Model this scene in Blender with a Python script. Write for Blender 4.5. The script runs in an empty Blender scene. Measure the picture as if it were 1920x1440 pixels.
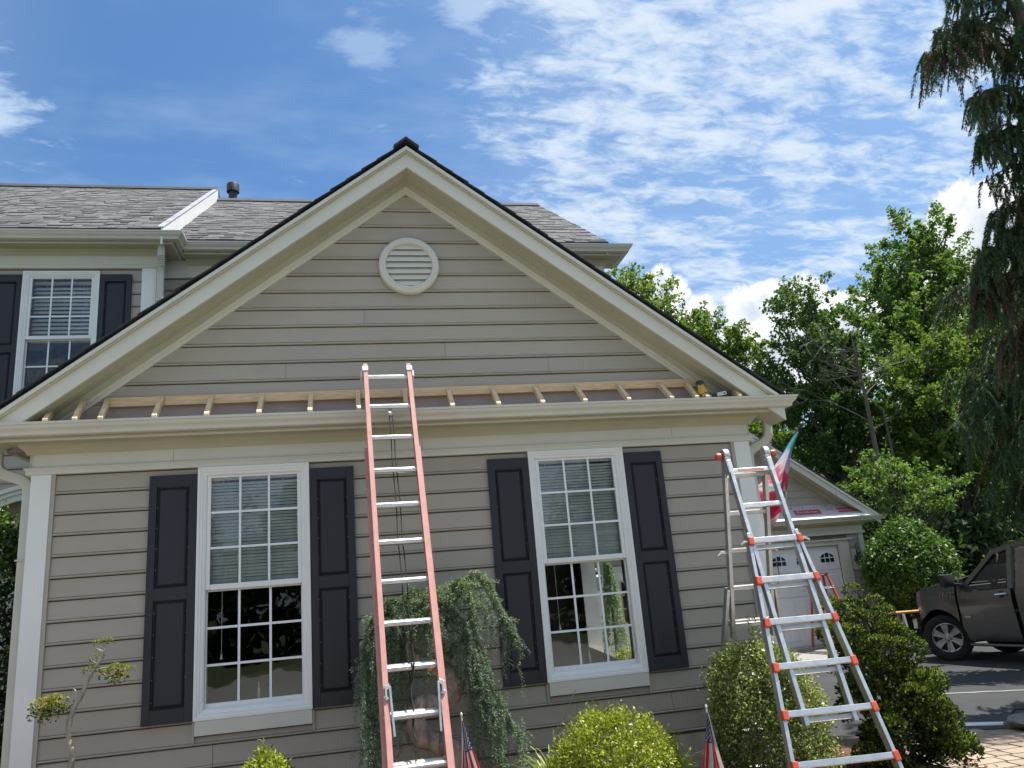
import bpy, bmesh, math, random
import numpy as np
from mathutils import Vector, Matrix, Euler
random.seed(7); RNG = np.random.default_rng(7)
sc = bpy.context.scene
COL = sc.collection
R = math.radians

# ------------------------------------------------------------------ camera, sky, sun, exposure
cam_d = bpy.data.cameras.new('camera'); cam = bpy.data.objects.new('camera', cam_d); COL.objects.link(cam)
cam_d.sensor_fit = 'HORIZONTAL'; cam_d.sensor_width = 36.0; cam_d.lens = 36.0 * 1470 / 1920
cam_d.clip_start = 0.05; cam_d.clip_end = 2000
_yaw, _pit, _rol = R(11.94), R(15.004), R(-4.882)
f = Vector((math.sin(_yaw)*math.cos(_pit), math.cos(_yaw)*math.cos(_pit), math.sin(_pit)))
r0 = Vector((math.cos(_yaw), -math.sin(_yaw), 0)); u0 = r0.cross(f)
rr = math.cos(_rol)*r0 + math.sin(_rol)*u0; uu = -math.sin(_rol)*r0 + math.cos(_rol)*u0
cam.matrix_world = Matrix(((rr.x, uu.x, -f.x, 2.344), (rr.y, uu.y, -f.y, -6.831), (rr.z, uu.z, -f.z, 1.728), (0, 0, 0, 1)))
sc.camera = cam

SUN = Vector((0.34, -0.016, 0.94)).normalized()
sun_d = bpy.data.lights.new('sun', 'SUN'); sun = bpy.data.objects.new('sun', sun_d); COL.objects.link(sun)
sun_d.energy = 3.4; sun_d.angle = R(0.5); sun_d.color = (1.0, 0.955, 0.88)
sun.rotation_euler = SUN.to_track_quat('Z', 'Y').to_euler(); sun.location = (10, -5, 30)

sc.view_settings.view_transform = 'Standard'; sc.view_settings.look = 'None'
sc.view_settings.exposure = 1.34; sc.view_settings.gamma = 1.0
sc.view_settings.use_curve_mapping = False
sc.cycles.max_bounces = 8; sc.cycles.transparent_max_bounces = 16
sc.cycles.caustics_reflective = False; sc.cycles.caustics_refractive = False

W = bpy.data.worlds.new('World'); sc.world = W; W.use_nodes = True
SKY_STRENGTH = 0.060

class NG:
    """small node-graph helper"""
    def __init__(s, tree): s.t = tree; s.n = tree.nodes; s.l = tree.links; s.n.clear()
    def add(s, kind, **kw):
        n = s.n.new(kind)
        for k, v in kw.items(): setattr(n, k, v)
        return n
    def put(s, sock, v):
        if v is None: return
        if isinstance(v, bpy.types.NodeSocket): s.l.new(v, sock)
        else: sock.default_value = v
    def m(s, op, a, b=None, c=None, clamp=False):
        n = s.add('ShaderNodeMath', operation=op); n.use_clamp = clamp
        for i, v in enumerate((a, b, c)): s.put(n.inputs[i], v)
        return n.outputs[0]
    def vm(s, op, a, b=None):
        n = s.add('ShaderNodeVectorMath', operation=op); s.put(n.inputs[0], a)
        if b is not None: s.put(n.inputs['Scale'] if op == 'SCALE' else n.inputs[1], b)
        return n.outputs[0]
    def noise(s, vec, scale, detail=4, rough=0.55, dist=0.0, dim='3D'):
        n = s.add('ShaderNodeTexNoise', noise_dimensions=dim); s.put(n.inputs['Vector'], vec)
        n.inputs['Scale'].default_value = scale; n.inputs['Detail'].default_value = detail
        n.inputs['Roughness'].default_value = rough; n.inputs['Distortion'].default_value = dist
        return n.outputs['Fac']
    def rng(s, v, a, b, c=0.0, d=1.0, smooth=True):
        n = s.add('ShaderNodeMapRange'); n.interpolation_type = 'SMOOTHSTEP' if smooth else 'LINEAR'
        s.put(n.inputs[0], v)
        for i, x in zip((1, 2, 3, 4), (a, b, c, d)): s.put(n.inputs[i], x)
        return n.outputs[0]
    def mix(s, fac, a, b, blend='MIX'):
        n = s.add('ShaderNodeMix', data_type='RGBA', blend_type=blend); s.put(n.inputs[0], fac)
        for i, v in ((6, a), (7, b)): s.put(n.inputs[i], v if isinstance(v, bpy.types.NodeSocket) else (*v[:3], 1))
        return n.outputs[2]
    def xyz(s, v):
        n = s.add('ShaderNodeSeparateXYZ'); s.put(n.inputs[0], v); return n.outputs
    def comb(s, x, y, z=0.0):
        n = s.add('ShaderNodeCombineXYZ')
        for i, v in enumerate((x, y, z)): s.put(n.inputs[i], v)
        return n.outputs[0]

def build_world():
    g = NG(W.node_tree)
    out = g.add('ShaderNodeOutputWorld'); bg = g.add('ShaderNodeBackground')
    sky = g.add('ShaderNodeTexSky', sky_type='NISHITA'); sky.sun_disc = False
    sky.sun_elevation = math.asin(SUN.z); sky.sun_rotation = math.atan2(SUN.x, SUN.y)
    sky.air_density = 1.0; sky.dust_density = 1.0; sky.ozone_density = 2.2
    tc = g.add('ShaderNodeTexCoord'); d = tc.outputs['Generated']
    x, y, z = g.xyz(d)
    az = g.m('MULTIPLY', g.m('ARCTAN2', x, y), 57.2958)
    el = g.m('MULTIPLY', g.m('ARCSINE', z), 57.2958)
    zz = g.m('MAXIMUM', g.m('ADD', z, 0.12), 0.03)
    px, py = g.m('DIVIDE', x, zz), g.m('DIVIDE', y, zz)
    P = g.comb(px, py, 0.0)
    rot = g.add('ShaderNodeMapping'); g.put(rot.inputs[0], P); rot.inputs['Rotation'].default_value = (0, 0, R(-18)); rot.inputs['Scale'].default_value = (1.0, 2.0, 1.0)
    Q = rot.outputs[0]
    n1 = g.noise(Q, 4.6, 6, 0.58, 0.3); n2 = g.noise(P, 1.1, 3, 0.5); n3 = g.noise(Q, 15.0, 6, 0.65, 0.5)
    # the altocumulus bank: thick to the right of the house, thinning to clear sky at the left
    bank = g.rng(az, 3.0, 19.0)
    bank = g.m('ADD', bank, g.rng(az, -17.0, -34.0))
    thr = g.m('SUBTRACT', g.m('ADD', g.m('MULTIPLY', n2, 0.8), g.m('MULTIPLY', bank, 0.62)), 0.74)
    v = g.m('ADD', g.m('ADD', thr, g.m('MULTIPLY', g.m('SUBTRACT', n1, 0.5), 1.5)), g.m('MULTIPLY', g.m('SUBTRACT', n3, 0.5), 1.0))
    alto = g.m('MULTIPLY', g.rng(v, -0.12, 0.50), 0.90)
    veil = g.m('MULTIPLY', g.rng(g.noise(Q, 1.8, 5, 0.6), 0.42, 0.8), g.m('MULTIPLY', g.rng(el, 52.0, 22.0), 0.52))
    veil = g.m('MAXIMUM', veil, g.m('MULTIPLY', bank, 0.22))
    a_high = g.m('MAXIMUM', alto, veil)
    for (ca, ce, ra, re_, amp) in ((-27.0, 30.5, 7.5, 6.0, .85), (2.6, 39.0, 5.0, 3.6, .42), (11.5, 40.8, 5.0, 3.4, .62)):
        q = g.m('SQRT', g.m('ADD', g.m('POWER', g.m('DIVIDE', g.m('SUBTRACT', az, ca), ra), 2.0), g.m('POWER', g.m('DIVIDE', g.m('SUBTRACT', el, ce), re_), 2.0)))
        pv = g.m('ADD', g.m('SUBTRACT', 1.0, q), g.m('MULTIPLY', g.m('SUBTRACT', g.m('ADD', n1, g.m('MULTIPLY', n3, 0.5)), 0.75), 2.6))
        a_high = g.m('MAXIMUM', a_high, g.m('MULTIPLY', g.rng(pv, 0.15, 0.95), amp))
    # cumulus heaps low over the trees: lobes roughened by noise
    wob = g.m('ADD', g.m('MULTIPLY', g.noise(d, 17.0, 7, 0.62, 0.4), 0.62), g.m('MULTIPLY', g.noise(d, 46.0, 5, 0.6), 0.38)); wob2 = g.noise(d, 5.0, 3, 0.5)
    best = None
    for (ca, ce, rad) in [(21.6, 19.7, 2.1), (24.2, 20.3, 2.0), (26.2, 18.0, 1.9), (23.6, 16.4, 3.6), (28.2, 14.8, 3.0), (29.9, 18.0, 1.9), (31.4, 18.6, 1.7),
                          (33.4, 17.7, 2.2), (32.0, 14.8, 3.6), (36.5, 15.0, 3.6), (19.0, 15.0, 3.4), (41.0, 14.0, 4.4), (46.0, 19.0, 4.2), (45.0, 15.5, 4.4), (15.0, 12.5, 4.0), (52.0, 15.0, 5.0),
                          (60.0, 12.5, 5.0), (72.0, 13.0, 6.5), (95.0, 11.0, 6.0), (118.0, 14.0, 7.0), (150.0, 11.5, 6.5), (-95.0, 12.0, 7.0), (-70.0, 10.0, 5.0), (-130.0, 13.0, 7.0), (-165.0, 10.0, 6.0)]:
        dx = g.m('MULTIPLY', g.m('SUBTRACT', az, ca), 0.95); dy = g.m('SUBTRACT', el, ce)
        q = g.m('SUBTRACT', 1.0, g.m('DIVIDE', g.m('SQRT', g.m('ADD', g.m('MULTIPLY', dx, dx), g.m('MULTIPLY', dy, dy))), rad))
        best = q if best is None else g.m('SMOOTH_MAX', best, q, 0.05)
    cv = g.m('ADD', best, g.m('MULTIPLY', g.m('SUBTRACT', wob, 0.54), 2.1))
    cv = g.m('ADD', cv, g.m('MULTIPLY', g.m('SUBTRACT', wob2, 0.5), 0.35))
    cum = g.rng(cv, -0.05, 0.20)
    S = 1.0 / SKY_STRENGTH
    shade = g.rng(g.m('ADD', cv, g.m('MULTIPLY', g.m('SUBTRACT', g.noise(d, 22.0, 5, 0.6), 0.5), 1.3)), 0.10, 0.95)
    ccol = g.mix(shade, (0.44*S, 0.445*S, 0.455*S), (0.285*S, 0.315*S, 0.355*S))
    acol = g.mix(g.rng(v, 0.0, 0.8), (0.25*S, 0.315*S, 0.39*S), (0.335*S, 0.362*S, 0.40*S))
    blue = g.mix(1.0, sky.outputs[0], (0.66, 0.94, 1.14), 'MULTIPLY')
    c = g.mix(a_high, blue, acol)
    c = g.mix(cum, c, ccol)
    g.put(bg.inputs[0], c); bg.inputs[1].default_value = SKY_STRENGTH
    g.l.new(bg.outputs[0], out.inputs[0])
build_world()

# ------------------------------------------------------------------ helpers: materials
MATS = {}
def srgb(r, g, b):
    return tuple(((c/255)/12.92 if c/255 <= 0.04045 else ((c/255+0.055)/1.055)**2.4) for c in (r, g, b))
def mat(name, col, rough=0.6, metal=0.0, var=0.12, vscale=3.0, bump=0.0, bscale=60.0, spec=0.5, stretch=None, island=0.0, col2=None, grime=0.0, coat=0.0):
    if name in MATS: return MATS[name]
    m = bpy.data.materials.new(name); m.use_nodes = True; g = NG(m.node_tree)
    out = g.add('ShaderNodeOutputMaterial'); b = g.add('ShaderNodeBsdfPrincipled')
    tc = g.add('ShaderNodeTexCoord'); vec = tc.outputs['Object']
    if stretch:
        mp = g.add('ShaderNodeMapping'); g.put(mp.inputs[0], vec); mp.inputs['Scale'].default_value = stretch; vec = mp.outputs[0]
    n = g.noise(vec, vscale, 5, 0.6)
    dark = tuple(c*(1-var) for c in col); lite = tuple(min(1, c*(1+var)) for c in col)
    c = g.mix(g.rng(n, 0.25, 0.75), dark, lite if col2 is None else col2)
    if grime > 0:
        n2 = g.noise(vec, vscale*4.3, 6, 0.7)
        c = g.mix(g.m('MULTIPLY', g.rng(n2, 0.52, 0.78), grime), c, tuple(x*0.45 for x in col))
    if island > 0:
        geo = g.add('ShaderNodeNewGeometry'); oi = g.add('ShaderNodeObjectInfo')
        rnd = g.m('FRACT', g.m('ADD', geo.outputs['Random Per Island'], oi.outputs['Random']))
        hs = g.add('ShaderNodeHueSaturation'); hs.inputs['Hue'].default_value = 0.5; hs.inputs['Saturation'].default_value = 1.0
        g.put(hs.inputs['Value'], g.rng(rnd, 0, 1, 1-island, 1+island, smooth=False)); g.put(hs.inputs['Color'], c); c = hs.outputs[0]
    g.put(b.inputs['Base Color'], c); b.inputs['Metallic'].default_value = metal
    b.inputs['Specular IOR Level'].default_value = spec
    g.put(b.inputs['Roughness'], g.rng(g.noise(vec, vscale*2.1, 4, 0.6), 0.2, 0.8, max(0.02, rough-0.08), min(1, rough+0.08)))
    if coat: b.inputs['Coat Weight'].default_value = coat; b.inputs['Coat Roughness'].default_value = 0.08
    if bump > 0:
        bp = g.add('ShaderNodeBump'); bp.inputs['Strength'].default_value = bump; bp.inputs['Distance'].default_value = 0.01
        g.put(bp.inputs['Height'], g.noise(vec, bscale, 4, 0.65)); g.l.new(bp.outputs[0], b.inputs['Normal'])
    g.l.new(b.outputs[0], out.inputs[0]); MATS[name] = m; return m

def leafmat(name, base, tip=None, trans=0.35, var=0.3, hue=0.03, rough=0.45):
    if name in MATS: return MATS[name]
    m = bpy.data.materials.new(name); m.use_nodes = True; g = NG(m.node_tree)
    out = g.add('ShaderNodeOutputMaterial'); b = g.add('ShaderNodeBsdfPrincipled'); t = g.add('ShaderNodeBsdfTranslucent')
    geo = g.add('ShaderNodeNewGeometry'); rnd = geo.outputs['Random Per Island']
    tc = g.add('ShaderNodeTexCoord')
    c = g.mix(g.rng(rnd, 0.15, 0.95, 0, 1, False), base, tip or tuple(x*1.5 for x in base))
    hs = g.add('ShaderNodeHueSaturation')
    g.put(hs.inputs['Hue'], g.rng(g.m('FRACT', g.m('MULTIPLY', rnd, 7.31)), 0, 1, 0.5-hue, 0.5+hue, False))
    big = g.rng(g.noise(tc.outputs['Object'], 1.6, 3, 0.6), 0.28, 0.72, 0.78, 1.22)
    g.put(hs.inputs['Value'], g.m('MULTIPLY', big, g.rng(g.m('FRACT', g.m('MULTIPLY', rnd, 13.7)), 0, 1, 1-var, 1+var, False)))
    g.put(hs.inputs['Color'], c); c = hs.outputs[0]
    g.put(b.inputs['Base Color'], c); b.inputs['Roughness'].default_value = rough; b.inputs['Specular IOR Level'].default_value = 0.35
    g.put(t.inputs[0], g.mix(1.0, c, (1.25, 1.35, 0.55), 'MULTIPLY'))
    mx = g.add('ShaderNodeMixShader'); mx.inputs[0].default_value = trans
    g.l.new(b.outputs[0], mx.inputs[1]); g.l.new(t.outputs[0], mx.inputs[2]); g.l.new(mx.outputs[0], out.inputs[0])
    MATS[name] = m; return m

def glassmat(name, tint=(0.9, 0.95, 0.95), refl=1.0, ior=1.5):
    if name in MATS: return MATS[name]
    m = bpy.data.materials.new(name); m.use_nodes = True; g = NG(m.node_tree)
    out = g.add('ShaderNodeOutputMaterial'); tr = g.add('ShaderNodeBsdfTransparent'); gl = g.add('ShaderNodeBsdfGlossy')
    tr.inputs[0].default_value = (*tint, 1); gl.inputs['Roughness'].default_value = 0.015
    tc = g.add('ShaderNodeTexCoord'); bp = g.add('ShaderNodeBump'); bp.inputs['Strength'].default_value = 0.10; bp.inputs['Distance'].default_value = 0.02
    g.put(bp.inputs['Height'], g.noise(tc.outputs['Object'], 3.0, 2)); g.l.new(bp.outputs[0], gl.inputs['Normal'])
    fr = g.add('ShaderNodeFresnel'); fr.inputs[0].default_value = ior
    mx = g.add('ShaderNodeMixShader'); g.put(mx.inputs[0], g.m('MULTIPLY', fr.outputs[0], refl, clamp=True))
    g.l.new(tr.outputs[0], mx.inputs[1]); g.l.new(gl.outputs[0], mx.inputs[2]); g.l.new(mx.outputs[0], out.inputs[0])
    MATS[name] = m; return m

M_SIDING = mat('taupe_vinyl_siding', (0.385, 0.345, 0.29), 0.55, var=0.05, vscale=1.3, bump=0.05, bscale=140, stretch=(0.5, 1, 1.2), grime=0.15, island=.035)
M_TRIM = mat('cream_painted_trim', (0.61, 0.60, 0.535), 0.5, var=0.05, vscale=1.6, grime=0.07)
M_CORNER = mat('white_corner_board', (0.76, 0.77, 0.755), 0.5, var=0.04, vscale=1.8, grime=0.06)
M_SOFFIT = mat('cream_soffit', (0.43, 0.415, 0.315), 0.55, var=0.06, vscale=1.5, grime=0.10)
M_GUTTER = mat('cream_aluminium_gutter', (0.56, 0.55, 0.49), 0.38, var=0.06, vscale=2.0, grime=0.10)
M_WHITE = mat('white_vinyl', (0.78, 0.79, 0.79), 0.35, var=0.03, vscale=3, grime=0.04)
M_MUNTIN = mat('white_grille', (0.80, 0.84, 0.87), 0.4, var=0.03)
M_SHUTTER = mat('slate_shutter', (0.028, 0.0295, 0.038), 0.5, spec=.35, var=0.08, vscale=2.5, bump=0.06, bscale=160, stretch=(1, 1, 0.15))
M_SHING = mat('grey_asphalt_shingle', (0.125, 0.124, 0.125), 0.92, var=0.16, vscale=9, bump=0.25, bscale=220, island=0.27, spec=.2)
M_SHINGD = mat('dark_shingle_edge', (0.035, 0.037, 0.042), 0.85, var=0.25, vscale=6, island=0.4)
M_SHEATH = mat('mauve_wall_sheathing', (0.44, 0.35, 0.32), 0.7, var=0.08, vscale=3, grime=0.1)
M_WOOD = mat('fresh_pine', (0.70, 0.50, 0.30), 0.65, var=0.16, vscale=5, bump=0.1, bscale=40, stretch=(1.5, 12, 12), grime=0.12)
M_WOODV = mat('fresh_pine_rafter', (0.74, 0.55, 0.34), 0.65, var=0.18, vscale=5, bump=0.1, bscale=40, stretch=(14, 2, 9), grime=0.12)
M_NAIL = mat('nail_head', (0.10, 0.09, 0.08), 0.5, 0.6)
M_ALU = mat('mill_aluminium', (0.62, 0.62, 0.61), 0.34, 0.85, var=0.10, vscale=9, bump=0.06, bscale=120, grime=0.22)
M_ALUD = mat('weathered_aluminium', (0.50, 0.50, 0.49), 0.42, 0.8, var=0.14, vscale=9, bump=0.06, bscale=90, grime=0.3)
M_PINK = mat('faded_red_fibreglass', (0.53, 0.265, 0.23), 0.55, var=0.10, vscale=5, bump=0.08, bscale=120, stretch=(4, 4, 1.2), grime=0.32)
M_ROPE = mat('black_rope', (0.022, 0.022, 0.022), 0.85, bump=0.4, bscale=220)
M_STEEL = mat('zinc_steel', (0.55, 0.55, 0.53), 0.35, 0.9, var=0.12, vscale=12, grime=0.2)
M_REDP = mat('red_orange_plastic', (0.52, 0.075, 0.035), 0.45, var=0.18, vscale=14, grime=0.35)
M_BLACKP = mat('black_plastic', (0.018, 0.018, 0.02), 0.45, var=0.2)
M_YEL = mat('yellow_tool_plastic', (0.55, 0.32, 0.03), 0.45, var=0.1, grime=0.25)
M_GLASS = glassmat('window_glass', (0.92, 0.965, 0.955), 2.0)
M_BLIND = mat('blind_slat', (0.88, 0.91, 0.89), 0.5, var=0.04)
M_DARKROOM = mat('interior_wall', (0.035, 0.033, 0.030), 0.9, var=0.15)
M_JAMB = mat('interior_white_jamb', (0.76, 0.74, 0.70), 0.6)
M_MOUND = mat('tan_mound_reflection', (0.60, 0.57, 0.42), 0.85, var=0.15, vscale=1.5, bump=0.3, bscale=9)
M_CANDLE = mat('ivory_candle', (0.75, 0.72, 0.62), 0.5)
M_CONC = mat('foundation_concrete', (0.42, 0.39, 0.31), 0.85, var=0.15, vscale=4, bump=0.3, bscale=60, grime=0.2)
M_BARK = mat('rough_bark', (0.30, 0.235, 0.19), 0.9, var=0.55, vscale=14, bump=1.0, bscale=26, stretch=(1, 1, 0.5))
M_BARKG = mat('grey_twig_bark', (0.30, 0.26, 0.215), 0.85, var=0.3, vscale=10, bump=0.6, bscale=50)
M_PALEBARK = mat('pale_dead_wood', (0.15, 0.135, 0.115), 0.85, var=0.25, vscale=6, bump=0.4, bscale=30)
M_DBARK = mat('dark_bark', (0.075, 0.062, 0.05), 0.9, var=0.3, vscale=5, bump=0.7, bscale=14)

# ------------------------------------------------------------------ helpers: mesh building
class MB:
    def __init__(s): s.v = []; s.f = []; s.mi = []; s.cur = 0
    def quad(s, *pts):
        i = len(s.v); s.v += [tuple(p) for p in pts]; s.f.append(tuple(range(i, i+len(pts)))); s.mi.append(s.cur)
    def box(s, x0, x1, y0, y1, z0, z1):
        s.hexa([(x0,y0,z0),(x1,y0,z0),(x1,y1,z0),(x0,y1,z0),(x0,y0,z1),(x1,y0,z1),(x1,y1,z1),(x0,y1,z1)])
    def hexa(s, p):
        i = len(s.v); s.v += [tuple(q) for q in p]
        for a in ((0,3,2,1),(4,5,6,7),(0,1,5,4),(1,2,6,5),(2,3,7,6),(3,0,4,7)): s.f.append(tuple(i+k for k in a)); s.mi.append(s.cur)
    def bar(s, a, b, w, h, up=(0, 0, 1), wb=None, hb=None):
        """box along a->b, w across, h along the 'up' side"""
        a, b = Vector(a), Vector(b); d = (b-a).normalized(); up = Vector(up)
        x = d.cross(up); x = x.normalized() if x.length > 1e-6 else Vector((1, 0, 0)); y = x.cross(d).normalized()
        wb = w if wb is None else wb; hb = h if hb is None else hb
        s.hexa([a-x*w/2-y*h/2, a+x*w/2-y*h/2, b+x*wb/2-y*hb/2, b-x*wb/2-y*hb/2, a-x*w/2+y*h/2, a+x*w/2+y*h/2, b+x*wb/2+y*hb/2, b-x*wb/2+y*hb/2])
    def tube(s, pts, rad, seg=8, cap=True, flat=1.0):
        pts = [Vector(p) for p in pts]; n = len(pts)
        rad = [rad]*n if isinstance(rad, (int, float)) else rad
        i0 = len(s.v); ref = None
        for k in range(n):
            d = (pts[min(k+1, n-1)]-pts[max(k-1, 0)]).normalized()
            if ref is None: ref = Vector((0, 0, 1)) if abs(d.z) < 0.9 else Vector((1, 0, 0))
            x = d.cross(ref); x = x.normalized() if x.length > 1e-6 else Vector((1, 0, 0)); y = x.cross(d).normalized(); ref = y
            for j in range(seg):
                a = 2*math.pi*j/seg; s.v.append(tuple(pts[k]+x*math.cos(a)*rad[k]+y*math.sin(a)*rad[k]*flat))
        for k in range(n-1):
            for j in range(seg):
                a = i0+k*seg+j; b = i0+k*seg+(j+1) % seg
                s.f.append((a, b, b+seg, a+seg)); s.mi.append(s.cur)
        if cap:
            s.f.append(tuple(i0+j for j in reversed(range(seg)))); s.mi.append(s.cur)
            s.f.append(tuple(i0+(n-1)*seg+j for j in range(seg))); s.mi.append(s.cur)
    def prism(s, poly, fn, cap=True):
        """poly: list of 2D points; fn(p, 0/1) -> 3D"""
        n = len(poly); i = len(s.v)
        s.v += [tuple(fn(p, 0)) for p in poly] + [tuple(fn(p, 1)) for p in poly]
        for k in range(n): s.f.append((i+k, i+(k+1) % n, i+n+(k+1) % n, i+n+k)); s.mi.append(s.cur)
        if cap:
            s.f.append(tuple(i+k for k in reversed(range(n)))); s.mi.append(s.cur); s.f.append(tuple(i+n+k for k in range(n))); s.mi.append(s.cur)
    def sweep(s, prof, path, closed_prof=True, cap=True):
        """prof [(out,z)], path [(x,y)] walked with the outside on its right hand; mitred"""
        n = len(path); m = len(prof); i0 = len(s.v)
        for k in range(n):
            ds = []
            if k > 0: ds.append((Vector(path[k])-Vector(path[k-1])).normalized())
            if k < n-1: ds.append((Vector(path[k+1])-Vector(path[k])).normalized())
            ns = [Vector((q.y, -q.x)) for q in ds]
            nn = ns[0] if len(ns) == 1 else (ns[0]+ns[1])/(1+ns[0].dot(ns[1]))
            for (o, z) in prof: s.v.append((path[k][0]+nn.x*o, path[k][1]+nn.y*o, z))
        for k in range(n-1):
            for j in range(m if closed_prof else m-1):
                a = i0+k*m+j; b = i0+k*m+(j+1) % m
                s.f.append((a, b, b+m, a+m)); s.mi.append(s.cur)
        if cap and closed_prof:
            s.f.append(tuple(i0+j for j in reversed(range(m)))); s.mi.append(s.cur); s.f.append(tuple(i0+(n-1)*m+j for j in range(m))); s.mi.append(s.cur)
    def lathe(s, prof, c, axis=(0, 0, 1), seg=16):
        """prof [(r,h)] round an axis through c"""
        c = Vector(c); a = Vector(axis).normalized(); x = a.orthogonal().normalized(); y = a.cross(x); i0 = len(s.v); m = len(prof)
        for j in range(seg):
            t = 2*math.pi*j/seg; e = x*math.cos(t)+y*math.sin(t)
            for (r, h) in prof: s.v.append(tuple(c+e*r+a*h))
        for j in range(seg):
            for k in range(m-1):
                p = i0+j*m+k; q = i0+((j+1) % seg)*m+k
                s.f.append((p, q, q+1, p+1)); s.mi.append(s.cur)
    def build(s, name, mats, parent=None, smooth=False, bevel=0.0, angle=35):
        if parent is not None:
            q = base_of(parent); s.v = [(a-q.x, b-q.y, c-q.z) for a, b, c in s.v]
        me = bpy.data.meshes.new(name); me.from_pydata(s.v, [], s.f)
        mats = mats if isinstance(mats, (list, tuple)) else [mats]
        for m in mats: me.materials.append(m)
        if len(mats) > 1: me.polygons.foreach_set('material_index', s.mi)
        bm = bmesh.new(); bm.from_mesh(me); bmesh.ops.recalc_face_normals(bm, faces=bm.faces)
        if bevel > 0:
            bmesh.ops.remove_doubles(bm, verts=bm.verts, dist=1e-5)
            es = [e for e in bm.edges if len(e.link_faces) == 2 and e.calc_face_angle(0) > R(40)]
            bmesh.ops.bevel(bm, geom=es, offset=bevel, segments=2, profile=0.6, affect='EDGES', clamp_overlap=True)
        bm.to_mesh(me); bm.free()
        if smooth:
            me.shade_smooth() if hasattr(me, 'shade_smooth') else None
            me.set_sharp_from_angle(angle=R(angle))
        me.update()
        return link(name, me, parent)

def link(name, data, parent=None):
    o = bpy.data.objects.new(name, data); COL.objects.link(o)
    if parent is not None: o.parent = parent
    return o
def empty(name, loc=(0, 0, 0)):
    o = bpy.data.objects.new(name, None); COL.objects.link(o); o.location = loc; o.empty_display_size = 0.1; return o
def tag(o, label, cat, group=None, kind=None):
    if label: o['label'] = label
    if cat: o['category'] = cat
    if group: o['group'] = group
    if kind: o['kind'] = kind
    return o
def base_of(o):
    """world place of a parent while everything still stands unrotated"""
    v = Vector((0, 0, 0))
    while o is not None: v += o.location; o = o.parent
    return v
def copy_tree(o, parent=None):
    c = o.copy(); COL.objects.link(c); c.parent = parent
    for ch in list(o.children): copy_tree(ch, c)
    return c
def thing(name, loc, label, cat, group=None):
    return tag(empty(name, loc), label, cat, group)
def quads_obj(name, V, mats, parent=None, mi=None):
    """V: (N,4,3) array of quads"""
    if parent is not None: V = V-np.array(base_of(parent))
    N = len(V); me = bpy.data.meshes.new(name)
    me.vertices.add(N*4); me.vertices.foreach_set('co', V.astype(np.float32).ravel())
    me.loops.add(N*4); me.loops.foreach_set('vertex_index', np.arange(N*4, dtype=np.int32))
    me.polygons.add(N); me.polygons.foreach_set('loop_start', np.arange(0, N*4, 4, dtype=np.int32))
    mats = mats if isinstance(mats, (list, tuple)) else [mats]
    for m in mats: me.materials.append(m)
    if mi is not None: me.polygons.foreach_set('material_index', mi.astype(np.int32))
    me.update(calc_edges=True); me.validate()
    return link(name, me, parent)
def to_mesh(o):
    """turn a text object into a plain mesh object"""
    dg = bpy.context.evaluated_depsgraph_get(); me = bpy.data.meshes.new_from_object(o.evaluated_get(dg))
    par = o.parent; nm = o.name; cu = o.data; bpy.data.objects.remove(o); n = link('lettering', me, par); bpy.data.curves.remove(cu); return n
def unit(a): return a/np.maximum(np.linalg.norm(a, axis=-1, keepdims=True), 1e-9)
def leaf_quads(P, size, up=0.6, aspect=0.5, fold=0.12, N=None, jit=0.35, dirs=None):
    """diamond leaves at P; normals random, biased up (or towards N)"""
    n = len(P); nr = unit(RNG.normal(size=(n, 3)))
    bias = np.array([0, 0, 1.0]) if N is None else N
    nr = unit(nr*(1-up)+bias*up)
    t = RNG.normal(size=(n, 3)) if dirs is None else dirs+RNG.normal(size=(n, 3))*0.35
    t = unit(t-nr*np.sum(t*nr, 1, keepdims=True)); s = np.cross(nr, t)
    L = size*(1+jit*RNG.uniform(-1, 1, size=(n, 1))); Wd = L*aspect
    a = P; b = P+t*L*0.45+s*Wd*0.5+nr*L*fold; c = P+t*L; d = P+t*L*0.45-s*Wd*0.5+nr*L*fold
    return np.stack([a, b, c, d], 1)
def shell_pts(n, c, r, inner=0.55, squash=None):
    d = unit(RNG.normal(size=(n, 3))); rad = inner+(1-inner)*RNG.random((n, 1))**0.6
    return np.array(c)+d*rad*np.array(r), d

# ------------------------------------------------------------------ ground, drive, walk (the setting)
def sheet(name, pts, z, m, kind='structure'):
    b = MB(); b.quad(*[(x, y, z) for x, y in pts]); o = b.build(name, m); o['kind'] = kind; return o
M_GRASS = mat('lawn', (0.060, 0.085, 0.028), 0.95, var=0.35, vscale=2.2, bump=0.5, bscale=80)
M_ASPH = mat('asphalt', (0.034, 0.0347, 0.0368), 0.85, var=0.16, vscale=1.2, bump=0.35, bscale=180, grime=0.10)
M_MULCH = mat('red_brown_mulch', (0.11, 0.055, 0.032), 0.95, var=0.5, vscale=30, bump=1.0, bscale=55)
M_PAVEJ = mat('paver_joint_sand', (0.20, 0.165, 0.12), 0.95, var=0.2, vscale=20)
M_PAVE = mat('tan_paver', (0.30, 0.235, 0.175), 0.85, var=0.14, vscale=7, bump=0.3, bscale=70, island=0.20, grime=0.15)
M_CURB = mat('pale_concrete', (0.47, 0.44, 0.37), 0.85, var=0.12, vscale=3, bump=0.25, bscale=80, grime=0.15)
sheet('ground', [(-400, -400), (400, -400), (400, 600), (-400, 600)], -0.03, M_GRASS)
sheet('driveway', [(6.55, 1.05), (7.9, 1.12), (8.8, 0.74), (9.6, -0.4), (10.6, -3.0), (32, -3.0), (32, 8.6), (13.0, 7.85), (6.55, 8.0)], 0.002, M_ASPH)
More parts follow.
